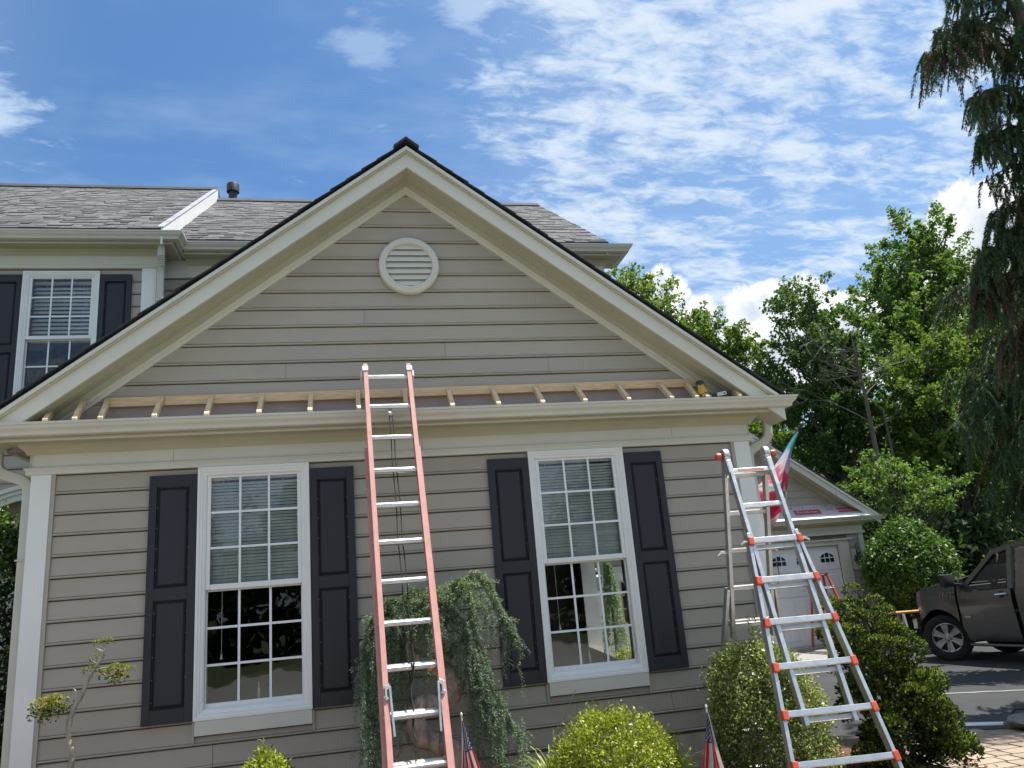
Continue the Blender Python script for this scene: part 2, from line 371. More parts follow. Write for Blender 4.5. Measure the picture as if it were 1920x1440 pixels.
b = MB(); b.hexa([(6.0,7.7,-0.03),(13.3,7.55,-0.03),(13.9,9.35,-0.03),(6.0,9.35,-0.03),(6.0,7.7,0.006),(13.3,7.55,0.006),(13.9,9.35,0.15),(6.0,9.35,0.15)])
o = b.build('garage_apron', mat('apron_paving', (0.26, 0.25, 0.235), 0.85, var=0.15, vscale=2, bump=0.3, bscale=120)); o['kind'] = 'structure'
b = MB(); b.box(6.0, 13.95, 9.0, 9.36, 0.0, 0.155); o = b.build('garage_threshold_slab', M_CURB); o['kind'] = 'structure'
b = MB(); b.hexa([(13.0,7.86,-.02),(32,8.61,-.02),(32,8.8,-.02),(13.0,8.05,-.02),(13.0,7.88,.13),(32,8.63,.13),(32,8.8,.13),(13.0,8.05,.13)])
o = b.build('kerb', M_CURB, bevel=0.015); o['kind'] = 'structure'
# the paved court in front of the house, where the photographer stands
o = sheet('front_court', [(-9, -2.35), (7.0, -2.35), (7.0, -3.2), (10.4, -3.2), (9.9, -12.0), (9.4, -20.0), (8.6, -24.0), (.6, -24.0), (-.6, -22.6), (-1.7, -16.2), (-9, -11.5)], 0.0, mat('tan_court_paving', (0.30, 0.28, 0.245), 0.85, var=0.10, vscale=1.5, bump=0.3, bscale=40))
# planting bed along the wall, gently mounded
b = MB(); nx, ny = 40, 10
for i in range(nx):
    for j in range(ny):
        def hp(u, v):
            x = -3.0+u*(7.35+3.0)/nx; y = -2.25+v*(2.25)/ny
            x2 = x if x < 6.6 else x
            e = min(1, min(v, ny-v*0)/2.0) if v < 2 else 1
            return (x2, y, -0.02+0.17*min(1, v/3.0)*(1 if u < nx-1 else 0.2)+0.02*math.sin(x*7)*math.cos(y*9))
        b.quad(hp(i, j), hp(i+1, j), hp(i+1, j+1), hp(i, j+1))
o = b.build('mulch_bed', M_MULCH, smooth=True, angle=60); o['kind'] = 'structure'
b = MB(); b.hexa([(6.0,-.02,-.03),(7.25,-.02,-.03),(7.75,1.0,-.03),(6.0,1.0,-.03),(6.0,-.02,.13),(7.0,-.02,.04),(7.3,1.0,.04),(6.0,1.0,.13)])
o = b.build('mulch_bed_corner', M_MULCH); o['kind'] = 'structure'
# mulch chips
P = np.stack([RNG.uniform(3.0, 7.1, 5000), RNG.uniform(-2.2, 0.0, 5000), np.zeros(5000)], 1); P[:, 2] = 0.15
o = quads_obj('mulch_chips', leaf_quads(P, 0.05, up=0.7, aspect=0.4), mat('mulch_chip', (0.13, 0.06, 0.035), 0.9, island=0.5)); tag(o, 'shredded red brown bark mulch covering the planting bed', 'mulch', kind='stuff')
# paver walk: each paver its own piece
pw = sheet('paver_walk', [(7.02, -3.2), (10.5, -3.2), (9.58, -0.42), (8.78, 0.70), (7.92, 1.07), (7.3, 1.0), (7.15, -0.2)], 0.004, M_PAVEJ)
def in_walk(x, y):
    if x < 7.10+max(0, (y-0.2)*0.12) or y < -1.6 or y > 0.98: return False
    lim = [(7.92, 1.0), (8.76, 0.63), (9.5, -0.46), (10.0, -1.7)]
    for (ax, ay), (bx, by) in zip(lim, lim[1:]):
        if by <= y <= ay: return x < ax+(ay-y)/(ay-by)*(bx-ax)-0.12
    return x < 7.9
pvm = {}
row = 0; y = -1.55
while y < 0.98:
    x = 7.0+(0.12 if row % 2 else 0)
    while x < 10:
        w = random.choice((0.16, 0.24, 0.30))
        if in_walk(x+w/2, y+0.09):
            key = (w, random.randrange(3))
            if key not in pvm:
                q = MB(); h = 0.022; j = 0.006
                q.hexa([(-w/2+j,-.084,0),(w/2-j,-.084,0),(w/2-j,.084,0),(-w/2+j,.084,0),(-w/2+j+.008,-.076,h),(w/2-j-.008,-.076,h+.003*key[1]),(w/2-j-.008,.076,h),(-w/2+j+.008,.076,h)])
                o = q.build('paver', M_PAVE, pw); pvm[key] = o.data
            else: o = link('paver', pvm[key], pw)
            o.location = (x+w/2, y+0.09, 0.0045); o.rotation_euler = (RNG.normal(0, .006), RNG.normal(0, .006), RNG.normal(0, .015)+0.0)
        x += w
    y += 0.182; row += 1

# ------------------------------------------------------------------ the house
house = thing('house', (0, 0, 0), 'taupe sided house with cream trim, dark shutters and a steep front gable', 'house')
S = 0.165
def board(x0, x1, z, Y, parent=None, top=None, cut=None, name='siding_board'):
    """one beaded lap board; cut=(xl0,xl1,xr0,xr1) slants the ends (bottom/top)"""
    h = S if top is None else top-z
    prof = [(0.014, 0.003), (-0.0085, 0.0), (-0.0165, 0.002), (-0.0205, 0.007), (-0.0205, 0.012), (-0.0170, 0.0165), (-0.0045, 0.0175), (-0.0045, 0.0205), (-0.0115, 0.0225), (-0.0040, h-0.009), (0.014, h-0.009)]
    if h < 0.05: prof = [(0.012, 0), (-0.011, 0), (-0.009, h), (0.012, h)]
    mb = MB()
    a = (x0, x0, x1, x1) if cut is None else cut
    def fn(p, e):
        t = p[1]/h
        x = a[0]+(a[1]-a[0])*t if e == 0 else a[2]+(a[3]-a[2])*t
        return (x, Y+p[0], z+p[1])
    mb.prism(prof, fn)
    return mb.build(name, M_SIDING, parent or house)

# windows on the front wall: x of casing, sill etc.
W1 = (1.078, 1.965); W2 = (3.866, 4.757); WZ0, WZ1, WSILL = 1.0, 2.956, 0.89
XL, XR = 0.0, 5.846
xs_seg = [(XL, W1[0]-0.004), (W1[1]+0.004, W2[0]-0.004), (W2[1]+0.004, XR)]
for k in range(0, 15):
    z = 2.8-S*k
    top = 2.956 if k == 0 else None
    if z+S*0.5 > WSILL-0.02:
        for (a, c) in xs_seg: board(a, c, z, 0.0, top=top)
        if z < WSILL-0.02:
            for (a, c) in (W1, W2): board(a-.002, c+.002, z, 0.0, top=WSILL-.002)
    else:
        cuts = {12: [3.30], 13: [1.22, 4.95], 14: [2.85]}.get(k, [])
        xx = [XL]+cuts+[XR]
        for a, c in zip(xx, xx[1:]): board(a+(0.0015 if a > XL else 0), c-(0.0015 if c < XR else 0), z, 0.0)
# the pieces of board beside the sills
# gable boards
XC, ZR, SL = 2.905, 5.885, 0.75
def halfw(z, drop): return (ZR-drop-z)/SL
seams = {7: [2.47], 9: [3.19], 10: [1.78, 4.15], 4: [4.05]}
for i in range(0, 12):
    z = 5.338-S*i
    if i == 0: pass
    w0, w1 = halfw(z, 0.30), max(0.01, halfw(z+S, 0.30))
    xx = [None]+seams.get(i, [])+[None]
    for a, c in zip(xx, xx[1:]):
        la = (XC-w0, XC-w1) if a is None else (a+.0012, a+.0012); ra = (XC+w0, XC+w1) if c is None else (c-.0012, c-.0012)
        board(0, 0, z, 0.0, cut=(la[0], la[1], ra[0], ra[1]))
z = 5.338+S; w0 = halfw(z, 0.30); board(0, 0, z, 0.0, top=z+0.16, cut=(XC-w0, XC-.02, XC+w0, XC+.02))
# bare sheathing strip behind the new rafters
b = MB(); b.box(-0.1, 5.95, -0.008, 0.02, 3.16, 3.521); b.build('wall_sheathing', M_SHEATH, house)
# wall core (keeps light out): front with two openings, back, sides
M_CORE = mat('wall_core', (0.25, 0.22, 0.19), 0.8)
def wallcore(name, x0, x1, y0, y1, z0, z1, holes=(), axis='x'):
    b = MB(); edges = sorted(holes)
    c = x0 if axis == 'x' else y0; end = x1 if axis == 'x' else y1
    for (h0, h1, hz0, hz1) in edges:
        bx = lambda p, q, r, t: (b.box(p, q, y0, y1, r, t) if axis == 'x' else b.box(x0, x1, p, q, r, t))
        bx(c, h0, z0, z1); bx(h0, h1, z0, hz0); bx(h0, h1, hz1, z1); c = h1
    (b.box(c, end, y0, y1, z0, z1) if axis == 'x' else b.box(x0, x1, c, end, z0, z1))
    return b.build(name, M_CORE, house)
wallcore('front_wall_core', -0.14, 6.0, 0.022, 0.11, 0.0, 3.16, [(W1[0]+.03, W1[1]-.03, 0.93, 2.93), (W2[0]+.03, W2[1]-.03, 0.93, 2.93)])
b = MB(); b.prism([(XC-halfw(3.16, .25), 3.162), (XC+halfw(3.16, .25), 3.162), (XC, ZR-.25)], lambda p, e: (p[0], 0.022+0.08*e, p[1])); b.build('gable_wall_core', M_CORE, house)
wallcore('side_wall_core', 5.92, 6.0, 0.112, 9.9, 0.0, 3.16, [(3.42, 5.55, 0.55, 2.75)], axis='y')
wallcore('side_wall_core', -0.14, -0.06, 0.112, 2.99, 0.0, 3.16, axis='y')
# side walls' boards (right wall seen edge on, left wall hidden by the downspout)
for k in range(0, 17):
    z = 2.8-S*k
    mb = MB(); prof = [(0.012, 0.0), (-0.0135, 0.0), (-0.0190, 0.006), (-0.0170, 0.014), (-0.0105, 0.0165), (-0.0030, S+.004), (0.012, S+.004)]
    mb.prism(prof, lambda p, e: (6.012-p[0], (0.10, 3.30)[e], z+p[1])); mb.build('siding_board', M_SIDING, house)
b = MB(); b.box(-0.14, 6.01, -0.012, 0.11, -0.02, 0.47); b.build('foundation', M_CONC, house)
# corner boards and J channels
for s in (0, 1):
    x0, x1 = ((-0.178, -0.030), (5.876, 6.032))[s]
    b = MB(); b.box(x0, x1, -0.034, 0.0, 0.46, 2.957)
    if s == 0: b.box(x0, x0+0.03, 0.0, 0.12, 0.46, 2.957)
    else: b.box(x1-0.03, x1, 0.0, 0.12, 0.46, 2.957)
    b.build('corner_board', M_CORNER, house, bevel=0.003)
    b = MB(); b.box(*((-0.0295, -0.001) if s == 0 else (5.847, 5.8755)), -0.026, 0.0, 0.46, 2.957); b.build('corner_channel', mat('taupe_channel', (0.40, 0.37, 0.315), 0.5, var=0.05), house)
# frieze: boards in lengths, stepped ledge and crown swept round the corners
for a, c in ((-0.172, 0.88), (0.8825, 2.93), (2.9325, 5.265), (5.268, 6.035)):
    b = MB(); b.box(a, c, -0.036, 0.0, 2.985, 3.20); b.build('frieze_board', M_TRIM, house)
pw_path = [(-0.172, 2.95), (-0.172, 0.0), (6.035, 0.0), (6.035, 2.95)]
pw_path = [(-0.172, 2.95), (-0.172, 0.0), (6.035, 0.0), (6.035, 3.2)]
b = MB(); b.sweep([(0.0, 2.957), (0.044, 2.957), (0.044, 2.986), (0.050, 2.989), (0.050, 2.998), (0.058, 3.001), (0.058, 3.010), (0.0365, 3.016), (0.0, 3.016)], pw_path); b.build('frieze_ledge', M_TRIM, house)
b = MB(); b.sweep([(0.0, 3.016), (0.034, 3.016), (0.034, 3.1985), (0.0, 3.1985)], [(-0.174, 2.95), (-0.174, 0.0)]); b.sweep([(0.0, 3.016), (0.034, 3.016), (0.034, 3.1985), (0.0, 3.1985)], [(6.037, 0.0), (6.037, 3.2)]); b.build('side_frieze', M_TRIM, house)
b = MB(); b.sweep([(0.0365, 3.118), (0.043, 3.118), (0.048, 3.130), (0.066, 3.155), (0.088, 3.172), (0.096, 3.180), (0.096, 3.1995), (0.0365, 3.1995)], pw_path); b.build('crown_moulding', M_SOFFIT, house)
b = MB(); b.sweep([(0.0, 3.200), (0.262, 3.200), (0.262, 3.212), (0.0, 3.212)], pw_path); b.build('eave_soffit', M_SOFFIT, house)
b = MB(); b.sweep([(0.236, 3.188), (0.2545, 3.188), (0.2545, 3.33), (0.236, 3.33)], pw_path); b.build('eave_fascia', M_TRIM, house)
def gutter(path, dz=0.0, out0=0.256, name='gutter', parent=None):
    o = out0
    prof = [(o, 3.305), (o, 3.215), (o+.070, 3.215), (o+.077, 3.219), (o+.079, 3.232), (o+.083, 3.244), (o+.094, 3.256), (o+.107, 3.266), (o+.115, 3.278), (o+.118, 3.290), (o+.126, 3.294), (o+.127, 3.313), (o+.110, 3.314), (o+.110, 3.309), (o+.1205, 3.306), (o+.111, 3.282), (o+.100, 3.269), (o+.076, 3.24), (o+.068, 3.221), (o+.006, 3.221), (o+.006, 3.305)]
    b = MB(); b.sweep([(a, z+dz) for a, z in prof], path); return b.build(name, M_GUTTER, parent or house, smooth=True, angle=28)
gutter(pw_path)
# rakes
def rake(name, y0, y1, d0, d1, m, L=3.40, L0=0.0, d0b=None, d1b=None, bevel=0.0):
    """strip following both slopes: y range, vertical drop range below the roof line"""
    for s in (-1, 1):
        b = MB(); A = L0; B = L
        def P(u, y, d): return (XC+s*u, y, ZR-SL*u-d)
        d0b_, d1b_ = (d0 if d0b is None else d0b), (d1 if d1b is None else d1b)
        b.hexa([P(A, y0, d1), P(B, y0, d1), P(B, y1, d1b_), P(A, y1, d1b_), P(A, y0, d0), P(B, y0, d0), P(B, y1, d0b_), P(A, y1, d0b_)])
        b.build(name, m, house, bevel=bevel)
rake('roof_slope', -0.315, 6.4, 0.020, 0.045, M_SHINGD, L=3.43)
rake('rake_crown', -0.342, -0.302, 0.047, 0.082, M_TRIM)
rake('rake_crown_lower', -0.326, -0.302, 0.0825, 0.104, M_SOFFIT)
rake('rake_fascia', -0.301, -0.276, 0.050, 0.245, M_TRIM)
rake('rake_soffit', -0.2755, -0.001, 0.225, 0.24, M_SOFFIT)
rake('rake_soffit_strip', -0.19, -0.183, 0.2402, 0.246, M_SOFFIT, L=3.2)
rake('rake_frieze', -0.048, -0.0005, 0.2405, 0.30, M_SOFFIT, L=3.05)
rake('rake_frieze_fillet', -0.040, -0.0005, 0.3005, 0.335, M_TRIM, L=3.0)
rake('rake_frieze_lower', -0.030, -0.0005, 0.3355, 0.372, M_TRIM, L=2.95)
# stepped shingle edge on the rakes and the ridge cap
for s in (-1, 1):
    b = MB(); u = 0.10
    while u < 3.45:
        l = 0.142; t = 0.010
        P = lambda a, y, d: (XC+s*a, y, ZR-SL*a+d-.014)
        for (y0, y1) in ((-0.352+RNG.normal(0, .003), -0.10),):
            b.hexa([P(u, y0, .003), P(u+l*1.25, y0, .012), P(u+l*1.25, y1, .012), P(u, y1, .003), P(u, y0, .003+t*.6), P(u+l*1.25, y0, .012+t), P(u+l*1.25, y1, .012+t), P(u, y1, .003+t*.6)])
        u += l
    o = b.build('rake_shingles', M_SHINGD, house); o['kind'] = 'stuff'
    b = MB(); y = -0.0
    while y < 6.2:
        for u in np.arange(0.1, 3.4, 0.145):
            b.quad((XC+s*u, y, ZR-SL*u+.016), (XC+s*(u+.15), y, ZR-SL*(u+.15)+.024), (XC+s*(u+.15), y+.33, ZR-SL*(u+.15)+.024), (XC+s*u, y+.33, ZR-SL*u+.016))
        y += .335
    o = b.build('gable_roof_shingles', M_SHINGD, house); o['kind'] = 'stuff'
for k in range(5):
    y = -0.36+k*0.15; b = MB(); t = 0.004*k
    b.hexa([(XC-.115, y, ZR-.072), (XC, y, ZR+.018), (XC, y+.30, ZR+.014), (XC-.115, y+.30, ZR-.077), (XC-.118, y, ZR-.050), (XC, y, ZR+.044), (XC, y+.30, ZR+.034), (XC-.118, y+.30, ZR-.06)])
    b.hexa([(XC+.115, y, ZR-.072), (XC+.115, y+.30, ZR-.077), (XC, y+.30, ZR+.014), (XC, y, ZR+.018), (XC+.118, y, ZR-.050), (XC+.118, y+.30, ZR-.06), (XC, y+.30, ZR+.034), (XC, y, ZR+.044)])
    b.build('ridge_cap', M_SHINGD, house)
# round gable vent
vc = (2.897, 4.762)
vent = None
b = MB(); b.lathe([(0.213, 0.0), (0.213, 0.055), (0.222, 0.066), (0.236, 0.066), (0.240, 0.060), (0.262, 0.060), (0.276, 0.052), (0.281, 0.040), (0.281, 0.0)], (vc[0], -0.012, vc[1]), (0, -1, 0), 64)
vent = b.build('gable_vent', M_TRIM, house, smooth=True, angle=40)
b = MB(); b.lathe([(0.0, 0.0), (0.215, 0.0)], (vc[0], -0.016, vc[1]), (0, -1, 0), 40); b.build('vent_screen', mat('vent_dark', (0.05, 0.045, 0.04), 0.9), vent)
nsl = 7; pit = 0.424/nsl
for i in range(nsl):
    z0 = vc[1]-0.213+i*pit+0.006; zc = z0+pit*0.5-vc[1]
    hw = math.sqrt(0.232**2-max(0.0, abs(zc)-pit*.5)**2)
    b = MB(); x0, x1 = vc[0]-hw, vc[0]+hw
    b.hexa([(x0, -0.060, z0), (x1, -0.060, z0), (x1, -0.036, z0+pit*.94), (x0, -0.036, z0+pit*.94), (x0, -0.066, z0+.004), (x1, -0.066, z0+.004), (x1, -0.042, z0+pit*.94+.004), (x0, -0.042, z0+pit*.94+.004)])
    b.build('vent_slat', M_TRIM, vent)

# shutters
def shutter(x0, x1, z0, z1, Y, zmid):
    b = MB(); st = 0.058; y0, y1 = Y-0.046, Y-0.012
    rails = [(z0, z0+0.105), (zmid-0.045, zmid+0.05), (z1-0.095, z1)]
    b.box(x0, x0+st, y0, y1, z0, z1); b.box(x1-st, x1, y0, y1, z0, z1)
    for (a, c) in rails: b.box(x0+st, x1-st, y0+0.0005, y1, a, c)
    sh = b.build('shutter', M_SHUTTER, house, bevel=0.003)
    for (a, c) in ((rails[0][1], rails[1][0]), (rails[1][1], rails[2][0])):
        b = MB(); xa, xb = x0+st, x1-st; m_ = 0.030; yb, yf = Y-0.020, Y-0.040
        o = [(xa, yb, a), (xb, yb, a), (xb, yb, c), (xa, yb, c)]; n = [(xa+m_, yf, a+m_), (xb-m_, yf, a+m_), (xb-m_, yf, c-m_), (xa+m_, yf, c-m_)]
        o2 = [(xa+.008, yb, a+.008), (xb-.008, yb, a+.008), (xb-.008, yb, c-.008), (xa+.008, yb, c-.008)]
        for k in range(4): b.quad(o2[k], o2[(k+1) % 4], n[(k+1) % 4], n[k]); b.quad(o[k], o[(k+1) % 4], o2[(k+1) % 4], o2[k])
        b.quad(*n); b.build('panel', M_SHUTTER, sh)
    for xx in (x0+.028, x1-.028):
        for zz in (z0+.04, zmid, z1-.04):
            b = MB(); b.lathe([(0, .004), (.005, .003), (.006, 0)], (xx, y0, zz), (0, -1, 0), 8); b.build('screw', M_SHUTTER, sh)
for (a, c) in ((0.707, 1.073), (1.970, 2.333), (3.497, 3.861), (4.762, 5.128)): shutter(a, c, 1.0, 2.902, 0.0, 1.955)

# windows
def window(x0, x1, z0, z1, zmeet, Y, sill=None):
    """double hung nine over nine; returns the part"""
    b = MB()
    # stepped casing as a mitred frame
    prof = [(0.0, 0.0), (0.0, 0.050), (0.020, 0.050), (0.024, 0.042), (0.040, 0.042), (0.044, 0.034), (0.058, 0.030), (0.070, 0.020), (0.070, -0.05), (0.0, -0.05)]
    loop = [(x0, z0), (x1, z0), (x1, z1), (x0, z1)]
    n = len(prof); i0 = len(b.v)
    for k in range(4):
        sx = 1 if k in (0, 3) else -1; sz = 1 if k in (0, 1) else -1
        for (i, o) in prof: b.v.append((loop[k][0]+sx*i, Y-o, loop[k][1]+sz*i))
    for k in range(4):
        for j in range(n):
            a = i0+k*n+j; c = i0+k*n+(j+1) % n; d = i0+((k+1) % 4)*n+(j+1) % n; e = i0+((k+1) % 4)*n+j
            b.f.append((a, c, d, e)); b.mi.append(0)
    win = b.build('window', M_WHITE, house)
    gx0, gx1 = x0+0.0705, x1-0.0705
    def sash(name, za, zb, yf, st, rb, rt):
        b = MB(); y0, y1 = yf, yf+0.034
        b.box(gx0, gx0+st, y0, y1, za, zb); b.box(gx1-st, gx1, y0, y1, za, zb)
        b.box(gx0+st, gx1-st, y0+.0006, y1, za, za+rb); b.box(gx0+st, gx1-st, y0+.0006, y1, zb-rt, zb)
        b.build(name, M_WHITE, win, bevel=0.004)
        px0, px1, pz0, pz1 = gx0+st, gx1-st, za+rb, zb-rt
        mw = 0.019; cw, ch = (px1-px0)/3, (pz1-pz0)/3
        for i in (1, 2):
            q = MB(); q.box(px0+cw*i-mw/2, px0+cw*i+mw/2, y0+.003, y0+.015, pz0, pz1); q.build('muntin', M_MUNTIN, win, bevel=.003)
            q = MB(); q.box(px0, px1, y0+.0038, y0+.0142, pz0+ch*i-mw/2, pz0+ch*i+mw/2); q.build('muntin', M_MUNTIN, win, bevel=.003)
        for i in range(3):
            for j in range(3):
                q = MB(); q.quad((px0+cw*i, y0+.018, pz0+ch*j), (px0+cw*(i+1), y0+.018, pz0+ch*j), (px0+cw*(i+1), y0+.018, pz0+ch*(j+1)), (px0+cw*i, y0+.018, pz0+ch*(j+1)))
                q.build('pane', M_GLASS, win)
    sash('upper_sash', zmeet-0.004, z1-0.0705, Y-0.016, 0.030, 0.042, 0.018)
    sash('lower_sash', z0+0.0705, zmeet-0.006, Y+0.024, 0.010, 0.040, 0.012)
    b = MB(); b.hexa([(gx0, Y-.034, z0+.030), (gx1, Y-.034, z0+.030), (gx1, Y+.023, z0+.07), (gx0, Y+.023, z0+.07), (gx0, Y-.034, z0+.045), (gx1, Y-.034, z0+.045), (gx1, Y+.023, z0+.085), (gx0, Y+.023, z0+.085)])
    b.build('sill_slope', M_WHITE, win)
    if sill:
        b = MB(); b.box(x0+.012, x1-.004, Y-.046, Y-.012, sill, z0-.001); b.build('sill', M_TRIM, win, bevel=.003)
        for xx in (x0-.008, x1-.003):
            q = MB(); q.box(xx, xx+.016, Y-.030, Y-.0115, sill-.055, z0-.01); q.build('sill_channel', mat('taupe_channel', (0.40, 0.37, 0.315), 0.5), win)
    return win
window(W1[0], W1[1], 0.998, 2.954, 1.968, 0.0, WSILL)
window(W2[0], W2[1], 0.998, 2.954, 1.968, 0.0, WSILL)

# room behind the windows
def interior():
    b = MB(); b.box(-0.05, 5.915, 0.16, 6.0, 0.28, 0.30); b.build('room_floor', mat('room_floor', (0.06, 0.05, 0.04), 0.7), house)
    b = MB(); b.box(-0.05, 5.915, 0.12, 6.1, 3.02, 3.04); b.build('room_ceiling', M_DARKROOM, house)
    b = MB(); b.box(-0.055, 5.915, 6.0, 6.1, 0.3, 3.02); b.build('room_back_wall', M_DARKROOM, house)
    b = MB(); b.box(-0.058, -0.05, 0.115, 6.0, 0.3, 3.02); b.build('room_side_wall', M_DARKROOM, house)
    b = MB()
    for (y0, y1, z0, z1) in ((5.47, 5.55, .55, 2.75), (3.42, 3.46, .55, 2.75)): b.box(5.80, 6.03, y0, y1, z0, z1)
    b.box(5.80, 6.03, 3.46, 5.47, 2.69, 2.75); b.box(5.80, 6.05, 3.46, 5.47, .55, .60)
    b.build('side_window_jamb', M_JAMB, house)
    b = MB(); b.box(2.45, 2.60, 4.6, 5.9, .3, 3.0); b.build('room_partition', M_DARKROOM, house)
interior()

# main house behind: two storeys, left block forward, right block set back
DZ = 3.118
LX0, LX1, RX1 = -6.5, -0.05, 5.97
UW = (-1.55, -0.683)
for k in range(0, 27):
    z = 6.062-S*(k+1)+0.0
    if z < 1.6: break
    hit = z+S > 4.02 and z < 6.0
    lowhit = z < 3.30
    if lowhit: board(-2.40 if False else LX0, -2.30, z, 3.0); board(-0.30, LX1, z, 3.0)
    elif hit: board(LX0, UW[0]-.004, z, 3.0); board(UW[1]+.004, LX1-.15, z, 3.0)
    else: board(LX0, LX1-.15, z, 3.0)
for k in range(0, 20):
    z = 6.062-S*(k+1)
    if z < 2.9: break
    board(LX1+.02, RX1-.14, z, 3.3)
b = MB(); b.box(LX0, UW[0]+.03, 3.022, 3.1, 3.35, 6.3); b.box(UW[1]-.03, LX1-.01, 3.022, 3.1, 3.35, 6.3); b.box(UW[0]+.03, UW[1]-.03, 3.022, 3.1, 3.35, 4.11); b.box(UW[0]+.03, UW[1]-.03, 3.022, 3.1, 6.0, 6.3); b.box(LX0, -2.3, 3.022, 3.1, 0, 3.35); b.box(-0.3, LX1-.01, 3.022, 3.1, 0, 3.35); b.box(LX1-.09, LX1-.012, 3.1, 3.3, 0, 6.3)
b.box(LX1-.012, RX1-.02, 3.322, 3.4, 3.18, 6.3); b.box(RX1-.1, RX1-.02, 3.4, 9.9, 3.18, 6.3); b.box(LX0, RX1-.02, 9.9, 9.98, 0, 6.3); b.box(LX0-.08, LX0, 3.022, 9.98, 0, 6.3)
b.build('main_wall_core', M_CORE, house)
b = MB(); b.box(LX0, LX1-.06, 3.12, 9.88, 3.30, 3.34); b.box(LX0, LX1-.06, 5.5, 5.6, 3.34, 6.3); b.box(LX0, LX1-.06, 3.12, 5.6, 6.22, 6.3); b.build('upper_floor', M_DARKROOM, house)
b = MB(); b.box(LX1-.151, LX1-.002, 2.966, 3.0, 2.4, 6.072); b.build('corner_board', M_CORNER, house, bevel=.003)
b = MB(); b.box(LX1-.0015, LX1+.018, 2.97, 3.29, 2.4, 6.072); b.build('corner_board', M_CORNER, house)
b = MB(); b.box(RX1-.139, RX1, 3.266, 3.3, 3.2, 6.072); b.box(RX1-.03, RX1, 3.3, 3.42, 3.2, 6.072); b.build('corner_board', M_CORNER, house)
def eaves(path, dz):
    for nm, pr, m in (('frieze_board', [(0, 2.95), (.034, 2.95), (.034, 3.2), (0, 3.2)], M_TRIM),
                      ('frieze_ledge', [(.0345, 2.957), (.044, 2.957), (.044, 2.986), (.050, 2.989), (.058, 3.001), (.058, 3.010), (.0345, 3.016)], M_TRIM),
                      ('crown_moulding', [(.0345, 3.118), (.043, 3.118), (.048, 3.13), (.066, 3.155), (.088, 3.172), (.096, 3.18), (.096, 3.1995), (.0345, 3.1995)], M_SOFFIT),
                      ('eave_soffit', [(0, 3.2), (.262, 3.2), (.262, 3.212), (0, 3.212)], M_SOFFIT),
                      ('eave_fascia', [(.236, 3.188), (.2545, 3.188), (.2545, 3.33), (.236, 3.33)], M_TRIM)):
        b = MB(); b.sweep([(a, z+dz) for a, z in pr], path); b.build(nm, m, house)
    gutter(path, dz)
eaves([(LX0, 3.0), (LX1, 3.0), (LX1, 3.28)], DZ)
eaves([(LX1+.31, 3.3), (RX1-.01, 3.3), (RX1-.01, 3.55)], DZ)
b = MB(); b.box(LX1+.019, LX1+.309, 3.267, 3.3, 2.95+DZ, 3.198+DZ); b.build('frieze_board', M_TRIM, house)
# roof planes with individual tabs
def roof_plane(name, x0, x1, y0, y1, z0, sl, seed):
    b = MB(); b.hexa([(x0, y0, z0-.04), (x1, y0, z0-.04), (x1, y1, z0+sl*(y1-y0)-.04), (x0, y1, z0+sl*(y1-y0)-.04), (x0, y0, z0), (x1, y0, z0), (x1, y1, z0+sl*(y1-y0)), (x0, y1, z0+sl*(y1-y0))])
    rf = b.build(name, M_SHINGD, house)
    rg = random.Random(seed); V = []; c = 1/math.sqrt(1+sl*sl); st = 0.143
    n = int((y1-y0)/c/st)
    for i in range(n+1):
        u0 = i*st*c; u1 = min((i+1)*st*c*1.08, (y1-y0)); x = x0-rg.random()*.3
        while x < x1:
            w = rg.choice((0.09, 0.13, 0.17, 0.21, 0.27)); t = rg.choice((0.006, 0.009, 0.014, 0.018)); xa, xb = max(x, x0), min(x+w-.004, x1)
            if xb > xa+.01:
                ya, yb = y0+u0-rg.random()*.004, y0+u1; za, zb = z0+sl*(ya-y0), z0+sl*(yb-y0)
                V.append(((xa, ya, za+t), (xb, ya, za+t), (xb, yb, zb+.002), (xa, yb, zb+.002)))
                V.append(((xa, ya, za-.002), (xb, ya, za-.002), (xb, ya, za+t), (xa, ya, za+t)))
            x += w
    o = quads_obj('shingles', np.array(V), [M_SHING, M_SHINGD], rf, np.arange(len(V)) % 2); o['kind'] = 'stuff'  # front face of each tab dark: course shadow lines put into the colour
    return rf
SLM = 0.70
roof_plane('main_roof', LX0, 0.075, 2.655, 6.50, 6.462, SLM, 3)
roof_plane('main_roof', 0.085, RX1+.03, 2.955, 6.50, 6.462, SLM, 4)
b = MB(); b.hexa([(LX0, 6.5, 9.11), (0.08, 6.5, 9.11), (0.08, 10.3, 6.4), (LX0, 10.3, 6.4), (LX0, 6.5, 9.16), (0.08, 6.5, 9.16), (0.08, 10.3, 6.45), (LX0, 10.3, 6.45)])
b.hexa([(.085, 6.5, 8.9), (RX1, 6.5, 8.9), (RX1, 10.3, 6.2), (.085, 10.3, 6.2), (.085, 6.5, 8.95), (RX1, 6.5, 8.95), (RX1, 10.3, 6.25), (.085, 10.3, 6.25)])
b.build('rear_roof_slope', M_SHINGD, house)
b = MB(); b.prism([(6.35, 9.06), (6.5, 9.185), (6.65, 9.06), (6.65, 9.085), (6.5, 9.21), (6.35, 9.085)], lambda p, e: ((LX0, 0.10)[e], p[0], p[1])); b.build('ridge_cap', M_SHINGD, house)
b = MB(); b.prism([(6.35, 8.85), (6.5, 8.975), (6.65, 8.85), (6.65, 8.875), (6.5, 9.0), (6.35, 8.875)], lambda p, e: ((.10, RX1)[e], p[0], p[1])); b.build('ridge_cap', M_SHINGD, house)
